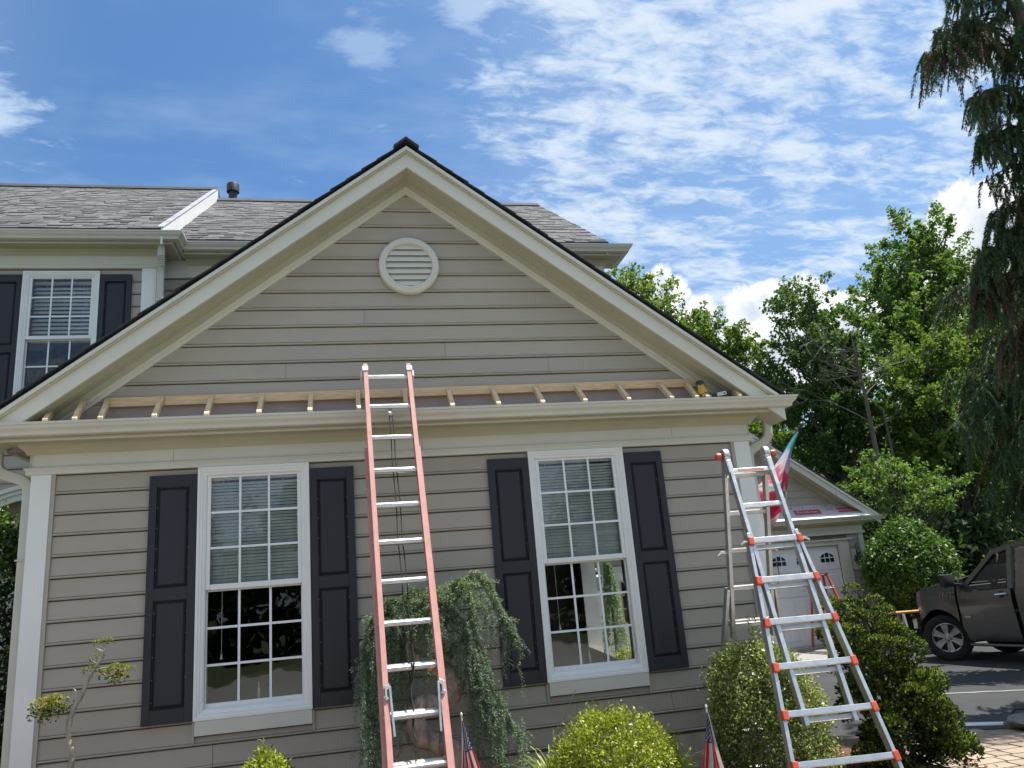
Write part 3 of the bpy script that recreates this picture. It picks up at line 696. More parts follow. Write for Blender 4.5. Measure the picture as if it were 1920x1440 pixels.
# stepped rake between the two roof levels: metal flashing and white fascia
def slopebar(name, x0, x1, y0, y1, dz0, dz1, m):
    b = MB(); z = lambda y: 6.462+SLM*(y-2.655)
    b.hexa([(x0, y0, z(y0)+dz0), (x1, y0, z(y0)+dz0), (x1, y1, z(y1)+dz0), (x0, y1, z(y1)+dz0), (x0, y0, z(y0)+dz1), (x1, y0, z(y0)+dz1), (x1, y1, z(y1)+dz1), (x0, y1, z(y1)+dz1)]); b.build(name, m, house)
M_FLASH = mat('step_flashing', (0.50, 0.50, 0.50), 0.4, 0.5, var=0.1)
slopebar('rake_board', .0755, .098, 2.66, 6.5, -.21, .012, M_WHITE); slopebar('rake_flashing', .030, .105, 2.66, 6.5, .0205, .034, M_FLASH)
# gable end wall under the right roof end
b = MB(); b.prism([(3.3, 6.3), (9.9, 6.3), (6.5, 8.86)], lambda p, e: (RX1-.1+.08*e, p[0], p[1])); b.build('end_gable_wall', M_SIDING, house)
b = MB(); b.prism([(3.02, 6.3), (6.5, 8.75), (6.5, 8.94), (2.98, 6.46)], lambda p, e: (RX1-.005+.03*e, p[0], p[1])); b.build('end_rake_board', M_TRIM, house)
# roof vent pipe
b = MB(); b.lathe([(0.0, .36), (.105, .36), (.112, .34), (.112, .20), (.10, .20), (.10, .215), (.075, .215), (.075, -.3)], (.33, 6.62, 8.98), (0, 0, 1), 14)
vp = b.build('vent_pipe', mat('black_vent_pipe', (0.025, 0.025, 0.027), 0.5), house, smooth=True)
# upstairs window and its shutters
window(UW[0], UW[1], 4.075, 6.03, 5.03+.13, 3.0, None)
shutter(UW[1]+.004, UW[1]+.368, 4.08, 5.985, 3.0, 5.03); shutter(UW[0]-.37, UW[0]-.004, 4.08, 5.985, 3.0, 5.03)
# entry arch at the far left
b = MB(); ac = (-1.2, 2.31); 
for (ra, rb, y0) in ((1.0, 1.05, 2.955), (1.05, 1.075, 2.935), (1.075, 1.10, 2.95), (.93, 1.0, 2.97)):
    N = 40
    for i in range(N):
        t0, t1 = math.pi*i/N, math.pi*(i+1)/N
        q = lambda r, t, y: (ac[0]+r*math.cos(t), y, ac[1]+r*math.sin(t))
        b.hexa([q(ra, t0, y0), q(rb, t0, y0), q(rb, t0, 3.02), q(ra, t0, 3.02), q(ra, t1, y0), q(rb, t1, y0), q(rb, t1, 3.02), q(ra, t1, 3.02)])
b.build('entry_arch', M_TRIM, house, smooth=True)
b = MB(); b.box(-2.3, -.3, 3.4, 3.45, 0, 3.4); b.build('entry_back_wall', M_TRIM, house)
bb = MB(); N = 24
for i in range(N):
    t0, t1 = math.pi*i/N, math.pi*(i+1)/N; r = 1.10
    p0, p1 = (ac[0]+r*math.cos(t0), ac[1]+r*math.sin(t0)), (ac[0]+r*math.cos(t1), ac[1]+r*math.sin(t1))
    bb.quad((p0[0], 3.0, p0[1]), (p0[0], 3.0, 3.50), (p1[0], 3.0, 3.50), (p1[0], 3.0, p1[1]))
bb.build('arch_spandrel', M_SIDING, house)

# downspouts with elbows
def downspout(pts, w=0.088, d=0.064, ribs=None):
    b = MB()
    P = [Vector(p) for p in pts]; sm = []
    for i, p in enumerate(P):
        if 0 < i < len(P)-1:
            a = (P[i-1]-p); c = (P[i+1]-p); r = min(0.09, a.length*.45, c.length*.45)
            q0, q1 = p+a.normalized()*r, p+c.normalized()*r
            for t in (0, .25, .5, .75, 1): sm.append((q0*(1-t)**2+p*2*t*(1-t)+q1*t*t))
        else: sm.append(p)
    n = 12; i0 = 0
    # rounded rectangle section carried along the run
    sec = []
    for k in range(4):
        sx, sy = ((1, 1), (-1, 1), (-1, -1), (1, -1))[k]
        for t in (0, .5, 1):
            ang = (k*90+t*90)*math.pi/180; sec.append((sx*(w/2-.014)+.014*math.cos(ang), sy*(d/2-.014)+.014*math.sin(ang)))
    ref = Vector((0, 1, 0)); m = len(sec)
    for k, p in enumerate(sm):
        dd = (sm[min(k+1, len(sm)-1)]-sm[max(k-1, 0)]).normalized(); x = dd.cross(ref).normalized(); y = x.cross(dd).normalized()
        grow = 1.0+(0.07 if (ribs and k in ribs) else 0)
        for (a, c) in sec: b.v.append(tuple(p+x*a*grow+y*c*grow))
    for k in range(len(sm)-1):
        for j in range(m): b.f.append((k*m+j, k*m+(j+1) % m, (k+1)*m+(j+1) % m, (k+1)*m+j)); b.mi.append(0)
    ds = b.build('downspout', M_GUTTER, house, smooth=True, angle=50); return ds
dsr = downspout([(6.325, .10, 3.225), (6.32, .10, 2.985), (6.085, .12, 2.885), (6.085, .12, 0.1)], ribs=(2, 4))
for i in range(5):
    t = i/4*math.pi*.5; b = MB(); cx, cz = 6.29, 2.965
    q = (6.355-.05*math.sin(t)*.6, .10, 3.03-.12*t/1.57)
    b.tube([(q[0]-.02, .06, q[2]), (q[0]+.018-.012*i/4, .10, q[2]-.004), (q[0]-.02, .14, q[2])], .007, 6); b.build('elbow_rib', M_GUTTER, dsr, smooth=True)
dsl = downspout([(-.49, .10, 3.225), (-.49, .10, 3.02), (-.232, .10, 2.925), (-.232, .10, 0.1)])
b = MB(); b.box(-.285, -.18, .055, .145, 2.30, 2.312); b.build('pipe_seam', M_GUTTER, dsl)
dsm = downspout([(LX1+.10, 2.83, 6.335), (LX1+.10, 2.83, 6.14), (LX1+.075, 2.945, 6.03), (LX1+.075, 2.945, 4.0)], w=.085, d=.06)
for i in range(6):
    b = MB(); z = 6.17-.022*i; y = 2.79+.008*i; b.tube([(LX1+.055, y, z), (LX1+.145, y, z)], .007, 6); b.build('elbow_rib', M_GUTTER, dsm, smooth=True)

# ------------------------------------------------------------------ garage beyond
gar = thing('garage', (12.0, 9.2, 0), 'smaller garage with taupe gable, white panelled door and pinkish underlayment on its low roof', 'garage')
GY = 9.2
def gbox(name, m, *a, parent=None, bevel=0.0):
    b = MB(); b.box(*a); return b.build(name, m, parent or gar, bevel=bevel)
GXL, GXR, GC, GZR, GSL = 6.9, 13.41, 10.155, 5.33, 0.705
def gboard(x0, x1, z, top=None, cut=None):
    h = S if top is None else top-z
    prof = [(0.012, 0.0), (-0.0135, 0.0), (-0.0190, 0.006), (-0.0170, 0.014), (-0.0105, 0.0165), (-0.0030, h+.003), (0.012, h+.003)]
    a = cut or (x0, x0, x1, x1); mb = MB()
    mb.prism(prof, lambda p, e: ((a[0]+(a[1]-a[0])*p[1]/h) if e == 0 else (a[2]+(a[3]-a[2])*p[1]/h), GY+p[0], z+p[1])); return mb.build('siding_board', M_SIDING, gar)
DX0, DX1, DZ0, DZ1 = 11.02, 12.765, 0.157, 2.20
for k in range(14):
    z = 0.157+S*k
    if z < 2.42:
        t = min(z+S, 2.43)
        if z < 2.33: gboard(GXL, DX0-.24, z, t if t < z+S else None); gboard(DX1+.24, GXR-.12, z, t if t < z+S else None)
        else: gboard(GXL, GXR-.12, z, t if t < z+S else None)
for i in range(16):
    z = 2.95+S*i; w0 = (GZR-.30-z)/GSL; w1 = max(.01, (GZR-.30-z-S)/GSL)
    if w0 > .1: gboard(0, 0, z, cut=(GC-w0, GC-w1, GC+w0, GC+w1))
b = MB(); b.box(GXL, DX0-.1, GY+.02, GY+.1, 0, 2.8); b.box(DX1+.1, GXR, GY+.02, GY+.1, 0, 2.8); b.box(DX0-.1, DX1+.1, GY+.02, GY+.1, DZ1+.04, 2.8)
b.prism([(GXL, 2.8), (GXR, 2.8), (GC, 5.0)], lambda p, e: (p[0], GY+.02+.08*e, p[1])); b.box(GXR-.08, GXR, GY+.1, 16, 0, 2.8); b.box(GXL, GXL+.08, GY+.1, 16, 0, 2.8)
b.build('wall_core', M_CORE, gar)
gbox('corner_board', M_TRIM, GXR-.118, GXR, GY-.034, GY+.1, .157, 2.425)
gbox('frieze_board', M_TRIM, GXL, GXR+.004, GY-.05, GY, 2.425, 2.655)
gbox('frieze_ledge', M_TRIM, GXL, GXR+.03, GY-.085, GY-.0505, 2.425, 2.475)
gp = [(GXL, GY), (GXR, GY), (GXR, GY+4)]
def dsz(prof, dz): return [(a, z+dz) for a, z in prof]
b = MB(); b.sweep(dsz([(0.0365, 3.118), (0.048, 3.13), (0.088, 3.172), (0.096, 3.1995), (0.0365, 3.1995)], -.535), gp); b.build('crown_moulding', M_SOFFIT, gar)
b = MB(); b.sweep(dsz([(0.0, 3.200), (0.262, 3.200), (0.262, 3.212), (0.0, 3.212)], -.535), gp); b.build('eave_soffit', M_SOFFIT, gar)
b = MB(); b.sweep(dsz([(0.236, 3.188), (0.2545, 3.188), (0.2545, 3.33), (0.236, 3.33)], -.535), gp); b.build('eave_fascia', M_TRIM, gar)
gutter([(GXL, GY), (GXR+.09, GY), (GXR+.09, GY+4)], -.535, parent=gar)
# low roof covered in pink-grey underlayment, with printing on it
def lowroof(y): return 2.775+(y-(GY-.345))*1.0
M_UNDER = mat('pink_grey_underlayment', (0.52, 0.44, 0.47), 0.6, var=0.06, vscale=4, bump=0.2, bscale=8)
M_MAROON = mat('maroon_print', (0.40, 0.055, 0.075), 0.6, var=0.1)
M_PRINT = mat('white_print', (0.72, 0.62, 0.64), 0.6)
b = MB(); b.hexa([(GXL, GY-.345, lowroof(GY-.345)-.02), (GXR+.12, GY-.345, lowroof(GY-.345)-.02), (GXR+.05, GY, lowroof(GY)-.02), (GXL, GY, lowroof(GY)-.02), (GXL, GY-.345, lowroof(GY-.345)), (GXR+.12, GY-.345, lowroof(GY-.345)), (GXR+.05, GY, lowroof(GY)), (GXL, GY, lowroof(GY))])
ul = b.build('roof_underlayment', M_UNDER, gar)
def onlow(x0, x1, ya, yb, lift): return [(x0, ya, lowroof(ya)+lift), (x1, ya, lowroof(ya)+lift), (x1, yb, lowroof(yb)+lift), (x0, yb, lowroof(yb)+lift)]
b = MB(); b.hexa(onlow(GXL, GXR+.03, GY-.36, GY-.285, .003)+onlow(GXL, GXR+.03, GY-.36, GY-.285, .010)); b.build('drip_edge', M_WHITE, ul)
b = MB(); b.hexa(onlow(GXL, GXR+.06, GY-.372, GY-.352, -.004)+onlow(GXL, GXR+.06, GY-.372, GY-.352, .0095)); b.build('starter_edge', M_SHINGD, ul)
for (x0, x1) in ((11.75, 12.38), (12.80, 13.33), (10.7, 11.33)):
    b = MB(); b.quad(*onlow(x0, x1, GY-.235, GY-.125, .004)); b.build('print_panel', M_MAROON, ul)
    cu = bpy.data.curves.new('lettering', 'FONT'); cu.body = 'DeckArmor'; cu.size = .14; cu.align_x = 'CENTER'; cu.align_y = 'CENTER'; cu.space_character = 1.1; cu.materials.append(M_PRINT)
    t = link('lettering', cu, ul); t = to_mesh(t); ym = GY-.18; q = base_of(ul); t.location = Vector(((x0+x1)/2, ym, lowroof(ym)+.008))-q; t.rotation_euler = (math.atan(1.0), 0, 0); t.scale = (0.70, 0.72, 1)
b = MB()
for (xa, xb, ya, yb) in ((12.50, 12.76, GY-.165, GY-.158), (12.50, 12.76, GY-.115, GY-.108), (12.50, 12.506, GY-.165, GY-.108), (12.754, 12.76, GY-.165, GY-.108), (12.54, 12.72, GY-.145, GY-.130)): b.quad(*onlow(xa, xb, ya, yb, .004))
b.build('print_panel', mat('grey_print', (0.33, 0.27, 0.30), 0.6), ul)
for i in range(6):
    b = MB(); x = 11.75+i*.28; y = GY-.07; b.lathe([(0, .012), (.014, .01), (.016, .002)], (x, y, lowroof(y)), (0, -.5, .85), 8); b.build('cap_nail', M_BLACKP, ul)
# rake of the garage gable
def grake(name, y0, y1, d0, d1, m, L):
    for s in (-1, 1):
        b = MB(); P = lambda u, y, d: (GC+s*u, y, GZR-GSL*u-d)
        b.hexa([P(0, y0, d1), P(L, y0, d1), P(L, y1, d1), P(0, y1, d1), P(0, y0, d0), P(L, y0, d0), P(L, y1, d0), P(0, y1, d0)]); b.build(name, m, gar)
grake('roof_slope', GY-.33, GY+6, .0, .04, M_SHINGD, 3.62)
grake('rake_crown', GY-.335, GY-.30, .042, .085, M_TRIM, 3.60)
grake('rake_fascia', GY-.3015, GY-.275, .05, .23, M_TRIM, 3.58)
grake('rake_soffit', GY-.274, GY-.001, .21, .225, M_SOFFIT, 3.5)
grake('rake_frieze', GY-.04, GY-.0005, .226, .345, M_SOFFIT, 3.3)
# door casing and sectional door
gbox('door_casing', M_TRIM, DX0-.235, DX0, GY-.045, GY+.02, .157, 2.205); gbox('door_casing', M_TRIM, DX1, DX1+.235, GY-.045, GY+.02, .157, 2.205)
gbox('door_casing', M_TRIM, DX0-.235, DX1+.235, GY-.046, GY+.02, 2.2055, 2.30); gbox('door_head', M_TRIM, DX0-.32, DX1+.33, GY-.10, GY, 2.301, 2.335)
M_DOOR = mat('white_garage_door', (0.82, 0.83, 0.84), 0.4, var=0.03, bump=0.05, bscale=150, grime=0.04)
dy = GY+.045; ph = (DZ1-DZ0)/4
door = gbox('garage_door', M_DOOR, DX0, DX1, dy+.02, dy+.05, DZ0, DZ1)
cw = (DX1-DX0)/3
arch_pts = lambda xc, zb, w, h: None
for i in range(4):
    z0, z1 = DZ0+ph*i+.004, DZ0+ph*(i+1)-.004
    b = MB(); b.box(DX0+.002, DX1-.002, dy-.004, dy+.02, z0, z1); sec = b.build('door_section', M_DOOR, gar, bevel=.004)
    for j in range(3):
        xa, xb = DX0+cw*j+.09, DX0+cw*(j+1)-.09
        if i < 3:
            b = MB(); za, zb = z0+.10, z1-.10
            o = [(xa, dy-.0045, za), (xb, dy-.0045, za), (xb, dy-.0045, zb), (xa, dy-.0045, zb)]; m_ = .018
            n1 = [(xa+m_, dy+.004, za+m_), (xb-m_, dy+.004, za+m_), (xb-m_, dy+.004, zb-m_), (xa+m_, dy+.004, zb-m_)]
            n1 = [(x, dy-.013, z) for x, y, z in n1]
            for k in range(4): b.quad(o[k], o[(k+1) % 4], n1[(k+1) % 4], n1[k])
            b.quad(*n1); b.build('panel', M_DOOR, sec)
        else:
            xm = (xa+xb)/2; w = .335; zb = z0+.155; hh = .205
            # arched light: frame ring + six panes
            def arc(t): return zb+.125+.08*(1-((t-xm)/(w/2))**2)
            b = MB(); N = 10
            for k in range(N):
                ta, tb = xm-w/2+w*k/N, xm-w/2+w*(k+1)/N
                b.hexa([(ta, dy-.016, arc(ta)), (tb, dy-.016, arc(tb)), (tb, dy-.004, arc(tb)), (ta, dy-.004, arc(ta)), (ta, dy-.016, arc(ta)+.022), (tb, dy-.016, arc(tb)+.022), (tb, dy-.004, arc(tb)+.022), (ta, dy-.004, arc(ta)+.022)])
            b.box(xm-w/2-.02, xm-w/2, dy-.016, dy-.004, zb-.02, arc(xm-w/2)+.02); b.box(xm+w/2, xm+w/2+.02, dy-.016, dy-.004, zb-.02, arc(xm+w/2)+.02); b.box(xm-w/2, xm+w/2, dy-.0165, dy-.004, zb-.02, zb)
            for q in (-1, 1): b.box(xm+q*w/6-.009, xm+q*w/6+.009, dy-.014, dy-.004, zb, zb+.19)
            b.box(xm-w/2, xm+w/2, dy-.0145, dy-.004, zb+.088, zb+.106)
            b.build('light_frame', M_DOOR, sec)
            for c in range(3):
                for r in range(2):
                    p0, p1 = xm-w/2+w/3*c+.008, xm-w/2+w/3*(c+1)-.008
                    q = MB(); ys = dy-.0095
                    if r == 0: q.quad((p0, ys, zb), (p1, ys, zb), (p1, ys, zb+.09), (p0, ys, zb+.09))
                    else: q.quad((p0, ys, zb+.104), (p1, ys, zb+.104), (p1, ys, arc(p1)), ((p0+p1)/2, ys, arc((p0+p1)/2)), (p0, ys, arc(p0)))
                    q.build('pane', mat('dark_door_glass', (0.012, 0.013, 0.015), 0.1), sec)
# wall lanterns
M_BRONZE = mat('verdigris_bronze', (0.11, 0.12, 0.105), 0.45, 0.7, var=0.3, vscale=14)
M_LGLASS = glassmat('lantern_glass', (0.75, 0.8, 0.78), 1.5)
def lantern(x, y, z, parent, plate=True, face=-1, s=1.0):
    """z: middle of the glass"""
    b = MB()
    c = Vector((x, y+face*.13*s, z))
    b.lathe([(.0, .30*s), (.016*s, .29*s), (.012*s, .25*s), (.03*s, .235*s), (.055*s, .20*s), (.06*s, .17*s), (.03*s, .16*s), (.10*s, .115*s), (.112*s, .10*s), (.10*s, .10*s)], c, (0, 0, 1), 12)
    lan = b.build('wall_lantern', M_BRONZE, parent, smooth=True)
    b = MB(); b.lathe([(.055*s, -.14*s), (.06*s, -.125*s), (.03*s, -.15*s), (.012*s, -.19*s), (0, -.20*s)], c, (0, 0, 1), 12); b.build('lantern_foot', M_BRONZE, lan, smooth=True)
    b = MB(); b.lathe([(.095*s, .10*s), (.085*s, .0), (.055*s, -.13*s)], c, (0, 0, 1), 6); b.build('lantern_glass', M_LGLASS, lan)
    for k in range(6):
        a = k*math.pi/3; q = MB(); q.tube([c+Vector((.097*s*math.cos(a), .097*s*math.sin(a), .10*s)), c+Vector((.087*s*math.cos(a), .087*s*math.sin(a), 0)), c+Vector((.057*s*math.cos(a), .057*s*math.sin(a), -.13*s))], .006*s, 5); q.build('lantern_rib', M_BRONZE, lan)
    q = MB(); q.tube([(x, y, z+.02*s), (x, y+face*.06*s, z+.10*s), (x, y+face*.05*s, z+.34*s), (x, y+face*.11*s, z+.40*s), (c.x, c.y, z+.30*s)], .011*s, 7); q.build('lantern_arm', M_BRONZE, lan, smooth=True)
    q = MB(); q.lathe([(0, .02*s), (.045*s, .015*s), (.055*s, 0)], (x, y, z+.02*s), (0, face, 0), 12); q.build('lantern_plate', M_BRONZE, lan)
    q = MB(); q.tube([c+Vector((0, 0, -.12*s)), c+Vector((0, 0, -.01*s))], .012*s, 7); q.build('lamp_candle', M_CANDLE, lan)
    if plate: q = MB(); q.box(x-.085, x+.085, y, y+.034, z-.19, z+.25); q.build('mounting_block', M_TRIM, lan, bevel=.006)
    return lan
lantern(13.135, GY-.034, 1.83, gar); lantern(10.93, GY-.09, 1.98, gar, plate=False)
b = MB(); b.tube([(11.12, GY-.06, 2.02), (11.20, GY-.07, 1.95), (11.21, GY-.07, 1.7), (11.14, GY-.06, 1.45)], .008, 6); b.build('hanging_cable', M_BLACKP, gar)
# side entry seen through the house: yellow framed door
gbox('entry_panel', M_JAMB, 7.0, 7.46, GY-.04, GY-.02, .15, 1.97); gbox('entry_panel', M_JAMB, 7.97, 8.3, GY-.04, GY-.02, .15, 1.97)
gbox('entry_casing', M_TRIM, 7.46, 7.58, GY-.06, GY-.02, .15, 2.0)
gbox('entry_casing', M_TRIM, 7.40, 8.10, GY-.062, GY-.02, 2.0005, 2.11)
ed = gbox('entry_door', M_JAMB, 7.5805, 7.97, GY-.045, GY-.02, .15, 2.0)
M_YFR = mat('yellow_wood_frame', (0.50, 0.36, 0.12), 0.5)
b = MB(); b.box(7.63, 7.655, GY-.055, GY-.045, .98, 1.82); b.box(7.875, 7.90, GY-.055, GY-.045, .98, 1.82)
for z in (.98, 1.25, 1.52, 1.795): b.box(7.655, 7.875, GY-.054, GY-.045, z, z+.025)
b.build('light_frame', M_YFR, ed)
for z in (1.005, 1.275, 1.545): q = MB(); q.quad((7.655, GY-.047, z), (7.875, GY-.047, z), (7.875, GY-.047, z+.245), (7.655, GY-.047, z+.245)); q.build('pane', mat('dark_door_glass', (0.012, 0.013, 0.015), 0.1), ed)
# lantern on the house's flank, seen through the side opening
b = MB(); c = Vector((6.30, 6.35, 1.80)); b.lathe([(0, .30), (.016, .29), (.012, .25), (.055, .20), (.06, .17), (.03, .16), (.10, .115), (.112, .10), (.10, .10)], c, (0, 0, 1), 12)
hl = b.build('wall_lantern', M_BRONZE, house, smooth=True)
b = MB(); b.tube([(5.99, 6.35, 1.82), (6.1, 6.35, 2.1), (6.25, 6.35, 2.18), (6.30, 6.35, 2.1)], .011, 7); b.build('lantern_arm', M_BRONZE, hl, smooth=True)
b = MB(); b.lathe([(.095, .10), (.085, 0), (.055, -.13)], c, (0, 0, 1), 6); b.build('lantern_glass', M_LGLASS, hl)

# ------------------------------------------------------------------ things in the windows
cloth = MB(); NX, NY = 60, 26  # mound added indoors to imitate sunlit ground mirrored in the lower panes
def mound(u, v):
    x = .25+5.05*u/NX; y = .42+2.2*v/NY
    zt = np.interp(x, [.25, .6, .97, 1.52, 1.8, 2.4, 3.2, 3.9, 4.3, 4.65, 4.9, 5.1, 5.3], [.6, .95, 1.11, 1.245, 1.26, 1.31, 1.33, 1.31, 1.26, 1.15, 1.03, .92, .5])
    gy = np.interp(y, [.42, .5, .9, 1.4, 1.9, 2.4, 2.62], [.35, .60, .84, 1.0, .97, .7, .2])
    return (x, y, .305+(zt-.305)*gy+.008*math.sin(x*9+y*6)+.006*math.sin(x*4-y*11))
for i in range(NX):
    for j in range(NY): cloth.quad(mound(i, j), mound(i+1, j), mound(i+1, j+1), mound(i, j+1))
o = cloth.build('reflection_mound', M_MOUND, smooth=True, angle=80); tag(o, 'tan mound added indoors to imitate the ground mirrored in the lower panes of both windows', 'reflection stand-in')
def candle(x, label):
    t = thing('electric_candle', (x, 0.10, 0.99), label, 'candle', 'electric candles on the window sills')
    b = MB(); b.lathe([(0, .0), (.035, .0), (.035, .012), (.014, .03), (.012, .06)], (x, .10, .99), (0, 0, 1), 12); b.build('base', mat('brass', (.45, .33, .12), .35, .9), t, smooth=True)
    b = MB(); b.lathe([(.0125, .06), (.0125, .19), (.009, .195), (0, .195)], (x, .10, .99), (0, 0, 1), 12); b.build('stick', M_CANDLE, t, smooth=True)
    b = MB(); b.lathe([(.006, .195), (.009, .212), (.006, .23), (0, .245)], (x, .10, .99), (0, 0, 1), 8); b.build('bulb', mat('clear_bulb', (.5, .5, .48), .2), t, smooth=True)
candle(1.545, 'electric candle on the sill behind the window to the left of the pink ladder'); candle(4.29, 'electric candle on the sill behind the window nearer the aluminium ladder')
def blind(x0, x1, z0, z1, y, pitch, label, cords=(.22,), drop=0.0):
    t = thing('window_blind', ((x0+x1)/2, y, z1), label, 'blind', 'horizontal slat blinds hung in the windows')
    b = MB(); b.box(x0, x1, y-.02, y+.02, z1-.03, z1); b.build('head_rail', M_BLIND, t)
    n = int((z1-.035-z0)/pitch); a = R(50); w = .0125*pitch/.021
    q = MB(); yy = lambda k: w*math.cos(a)*k; 
    q.v = []; 
    b = MB(); prof = [(-w, -.0), (0, .0022), (w, 0), (w, -.0008), (0, .0014), (-w, -.0008)]
    b.prism(prof, lambda p, e: ((x0, x1)[e], y+p[0]*math.cos(a), z1-.035-pitch+p[0]*math.sin(a)+p[1]))
    first = b.build('slat', M_BLIND, t)
    for i in range(1, n):
        c = first.copy(); COL.objects.link(c); c.parent = t; c.location = (RNG.normal(0, .0006), 0, -pitch*i+RNG.normal(0, .0006)); c.rotation_euler = (0, RNG.normal(0, .0012), 0)
    b = MB(); b.box(x0, x1, y-.013, y+.013, z0-.012, z0+.004); b.build('bottom_rail', M_BLIND, t)
    for u in (.2, .5, .8):
        b = MB(); b.tube([(x0+(x1-x0)*u, y-.016, z0), (x0+(x1-x0)*u, y-.016, z1-.03)], .0012, 4); b.build('ladder_cord', M_WHITE, t)
    for u in cords:
        b = MB(); xx = x0+(x1-x0)*u; b.tube([(xx, y-.026, z1-.03), (xx, y-.028, z0-drop)], .0022, 5); cd = b.build('pull_cord', M_WHITE, t)
        b = MB(); b.lathe([(0, 0), (.004, 0), (.012, -.04), (.009, -.045), (0, -.045)], (xx, y-.028, z0-drop), (0, 0, 1), 8); b.build('tassel', M_WHITE, cd)
blind(1.155, 1.888, 2.02, 2.885, .080, .0262, 'half lowered white slat blind in the ground floor window left of the pink ladder', (.15,), .55)
blind(3.943, 4.680, 2.02, 2.885, .080, .0262, 'half lowered white slat blind in the ground floor window right of the pink ladder', (.13,), .57)
blind(UW[0]+.075, UW[1]-.075, 5.17, 5.955, 3.14, .052, 'wide slat blind in the upstairs window', (.85,), -.5)

# ------------------------------------------------------------------ new pent roof framing
pf = thing('pent_roof_frame', (2.9, -.2, 3.34), 'new pine ledger with a row of short rafters nailed up above the gutter', 'framing')
for a, c in ((.352, .80), (.803, 2.42), (2.423, 4.02), (4.023, 5.56)):
    b = MB(); zt = lambda x: 3.572+(x-.35)*.0026
    b.hexa([(a, -.048, zt(a)-.078), (c, -.048, zt(c)-.078), (c, -.009, zt(c)-.078), (a, -.009, zt(a)-.078), (a, -.048, zt(a)), (c, -.048, zt(c)), (c, -.009, zt(c)), (a, -.009, zt(a))]); b.build('ledger', M_WOOD, pf, bevel=.002)
for i, (xt, xf) in enumerate(((-.055, .005), (.18, .215), (.36, .40), (.775, .795), (1.172, 1.188), (1.585, 1.592), (1.993, 1.997), (2.39, 2.392), (2.797, 2.792), (3.19, 3.183), (3.592, 3.585), (3.99, 3.98), (4.38, 4.368), (4.788, 4.775), (5.20, 5.185), (5.47, 5.425), (5.61, 5.53), (5.92, 5.85))):
    b = MB(); zt = 3.568 if i not in (0, 17) else 3.50; w = .019; yt = -.0495 if i not in (0, 1, 17) else -.06
    hh = .062
    b.hexa([(xt-w, yt, zt-hh), (xt+w, yt, zt-hh), (xf+w, -.352, 3.335-.05), (xf-w, -.352, 3.335-.05), (xt-w, yt, zt), (xt+w, yt, zt), (xf+w, -.352, 3.338), (xf-w, -.352, 3.338)])
    rf = b.build('rafter', M_WOODV, pf, bevel=.002)
    for t in (.12, .85):
        b = MB(); p = Vector((xt, yt, zt)).lerp(Vector((xf, -.352, 3.338)), t); b.lathe([(0, .002), (.0045, .0015), (.005, 0)], (p.x+RNG.normal(0, .005), p.y, p.z), (0, -.62, .78), 7); b.build('nail_head', M_NAIL, rf)
# nailer tool lying behind the gutter lip
nt = thing('nail_gun', (5.62, -.30, 3.33), 'yellow and black nail gun lying on the gutter by the last rafters', 'nail gun')
b = MB(); b.bar((5.50, -.30, 3.36), (5.505, -.29, 3.455), .055, .06); b.bar((5.475, -.31, 3.40), (5.535, -.30, 3.40), .05, .035); b.build('body', M_YEL, nt, bevel=.008)
b = MB(); b.lathe([(0, 0), (.034, 0), (.037, .02), (.034, .045), (0, .05)], (5.502, -.29, 3.445), (0.05, .1, 1), 14); b.build('cap', M_BLACKP, nt, smooth=True)
b = MB(); b.tube([(5.53, -.30, 3.37), (5.60, -.30, 3.352), (5.66, -.30, 3.355)], [.016, .019, .017], 8); b.build('handle', M_BLACKP, nt, smooth=True)
b = MB(); b.bar((5.50, -.30, 3.352), (5.58, -.31, 3.335), .03, .022); b.bar((5.64, -.30, 3.352), (5.735, -.30, 3.368), .04, .034); b.build('magazine', M_STEEL, nt, bevel=.004)
b = MB(); b.lathe([(.018, 0), (.022, .01), (.018, .05), (.011, .055), (.011, .08)], (5.70, -.30, 3.362), (1, 0, .12), 12); b.build('air_fitting', M_BLACKP, nt, smooth=True)

# ------------------------------------------------------------------ extension ladder
ext = thing('extension_ladder', (2.70, -1.80, 0.0), 'tall faded pink extension ladder with metal rungs leaning on the gutter', 'ladder')
O = Vector((2.6395, -.3715, 3.583)); A_ = Vector((.015, -.371, -.928)).normalized(); B_ = Vector((.999, .045, -.002)).normalized(); N_ = B_.cross(A_).normalized()
if N_.y > 0: N_ = -N_
def EP(i, u, v): return O+A_*(.3048*i)+B_*u+N_*v
def channel(name, m, i0, i1, u, v, parent, sgn, w=.028, d=.074):
    b = MB()
    # web outside, two flanges inward
    for (ua, ub, va, vb) in ((u-.0025, u+.0025, v-d/2, v+d/2), (min(u, u-sgn*w), max(u, u-sgn*w), v+d/2-.005, v+d/2), (min(u, u-sgn*w), max(u, u-sgn*w), v-d/2, v-d/2+.005)):
        pts = []
        for i in (i0, i1):
            for (a, c) in ((ua, va), (ub, va), (ub, vb), (ua, vb)): pts.append(EP(i, a, c))
        b.hexa(pts)
    return b.build(name, m, parent, bevel=.0012)
HW = .331/2+.032
for s in (-1, 1): channel('fly_rail', M_PINK, -.40, 10.9, s*HW, 0.012, ext, s, w=.033)
for s in (-1, 1): channel('base_rail', M_PINK, 2.2, 12.66, s*(HW+.022), -.075, ext, s)
def rung(name, i, v, hw, parent, m=M_ALU, r=.0195):
    b = MB(); sec = []
    for k in range(20):
        a = 2*math.pi*k/20; q = r*(1+(.05 if k % 2 else -.04)); sec.append((math.cos(a)*q, math.sin(a)*q*.92))
    b.prism(sec, lambda p, e: EP(i, (-hw, hw)[e], v)+A_*p[0]+N_*p[1]); return b.build(name, m, parent, smooth=True, angle=20)
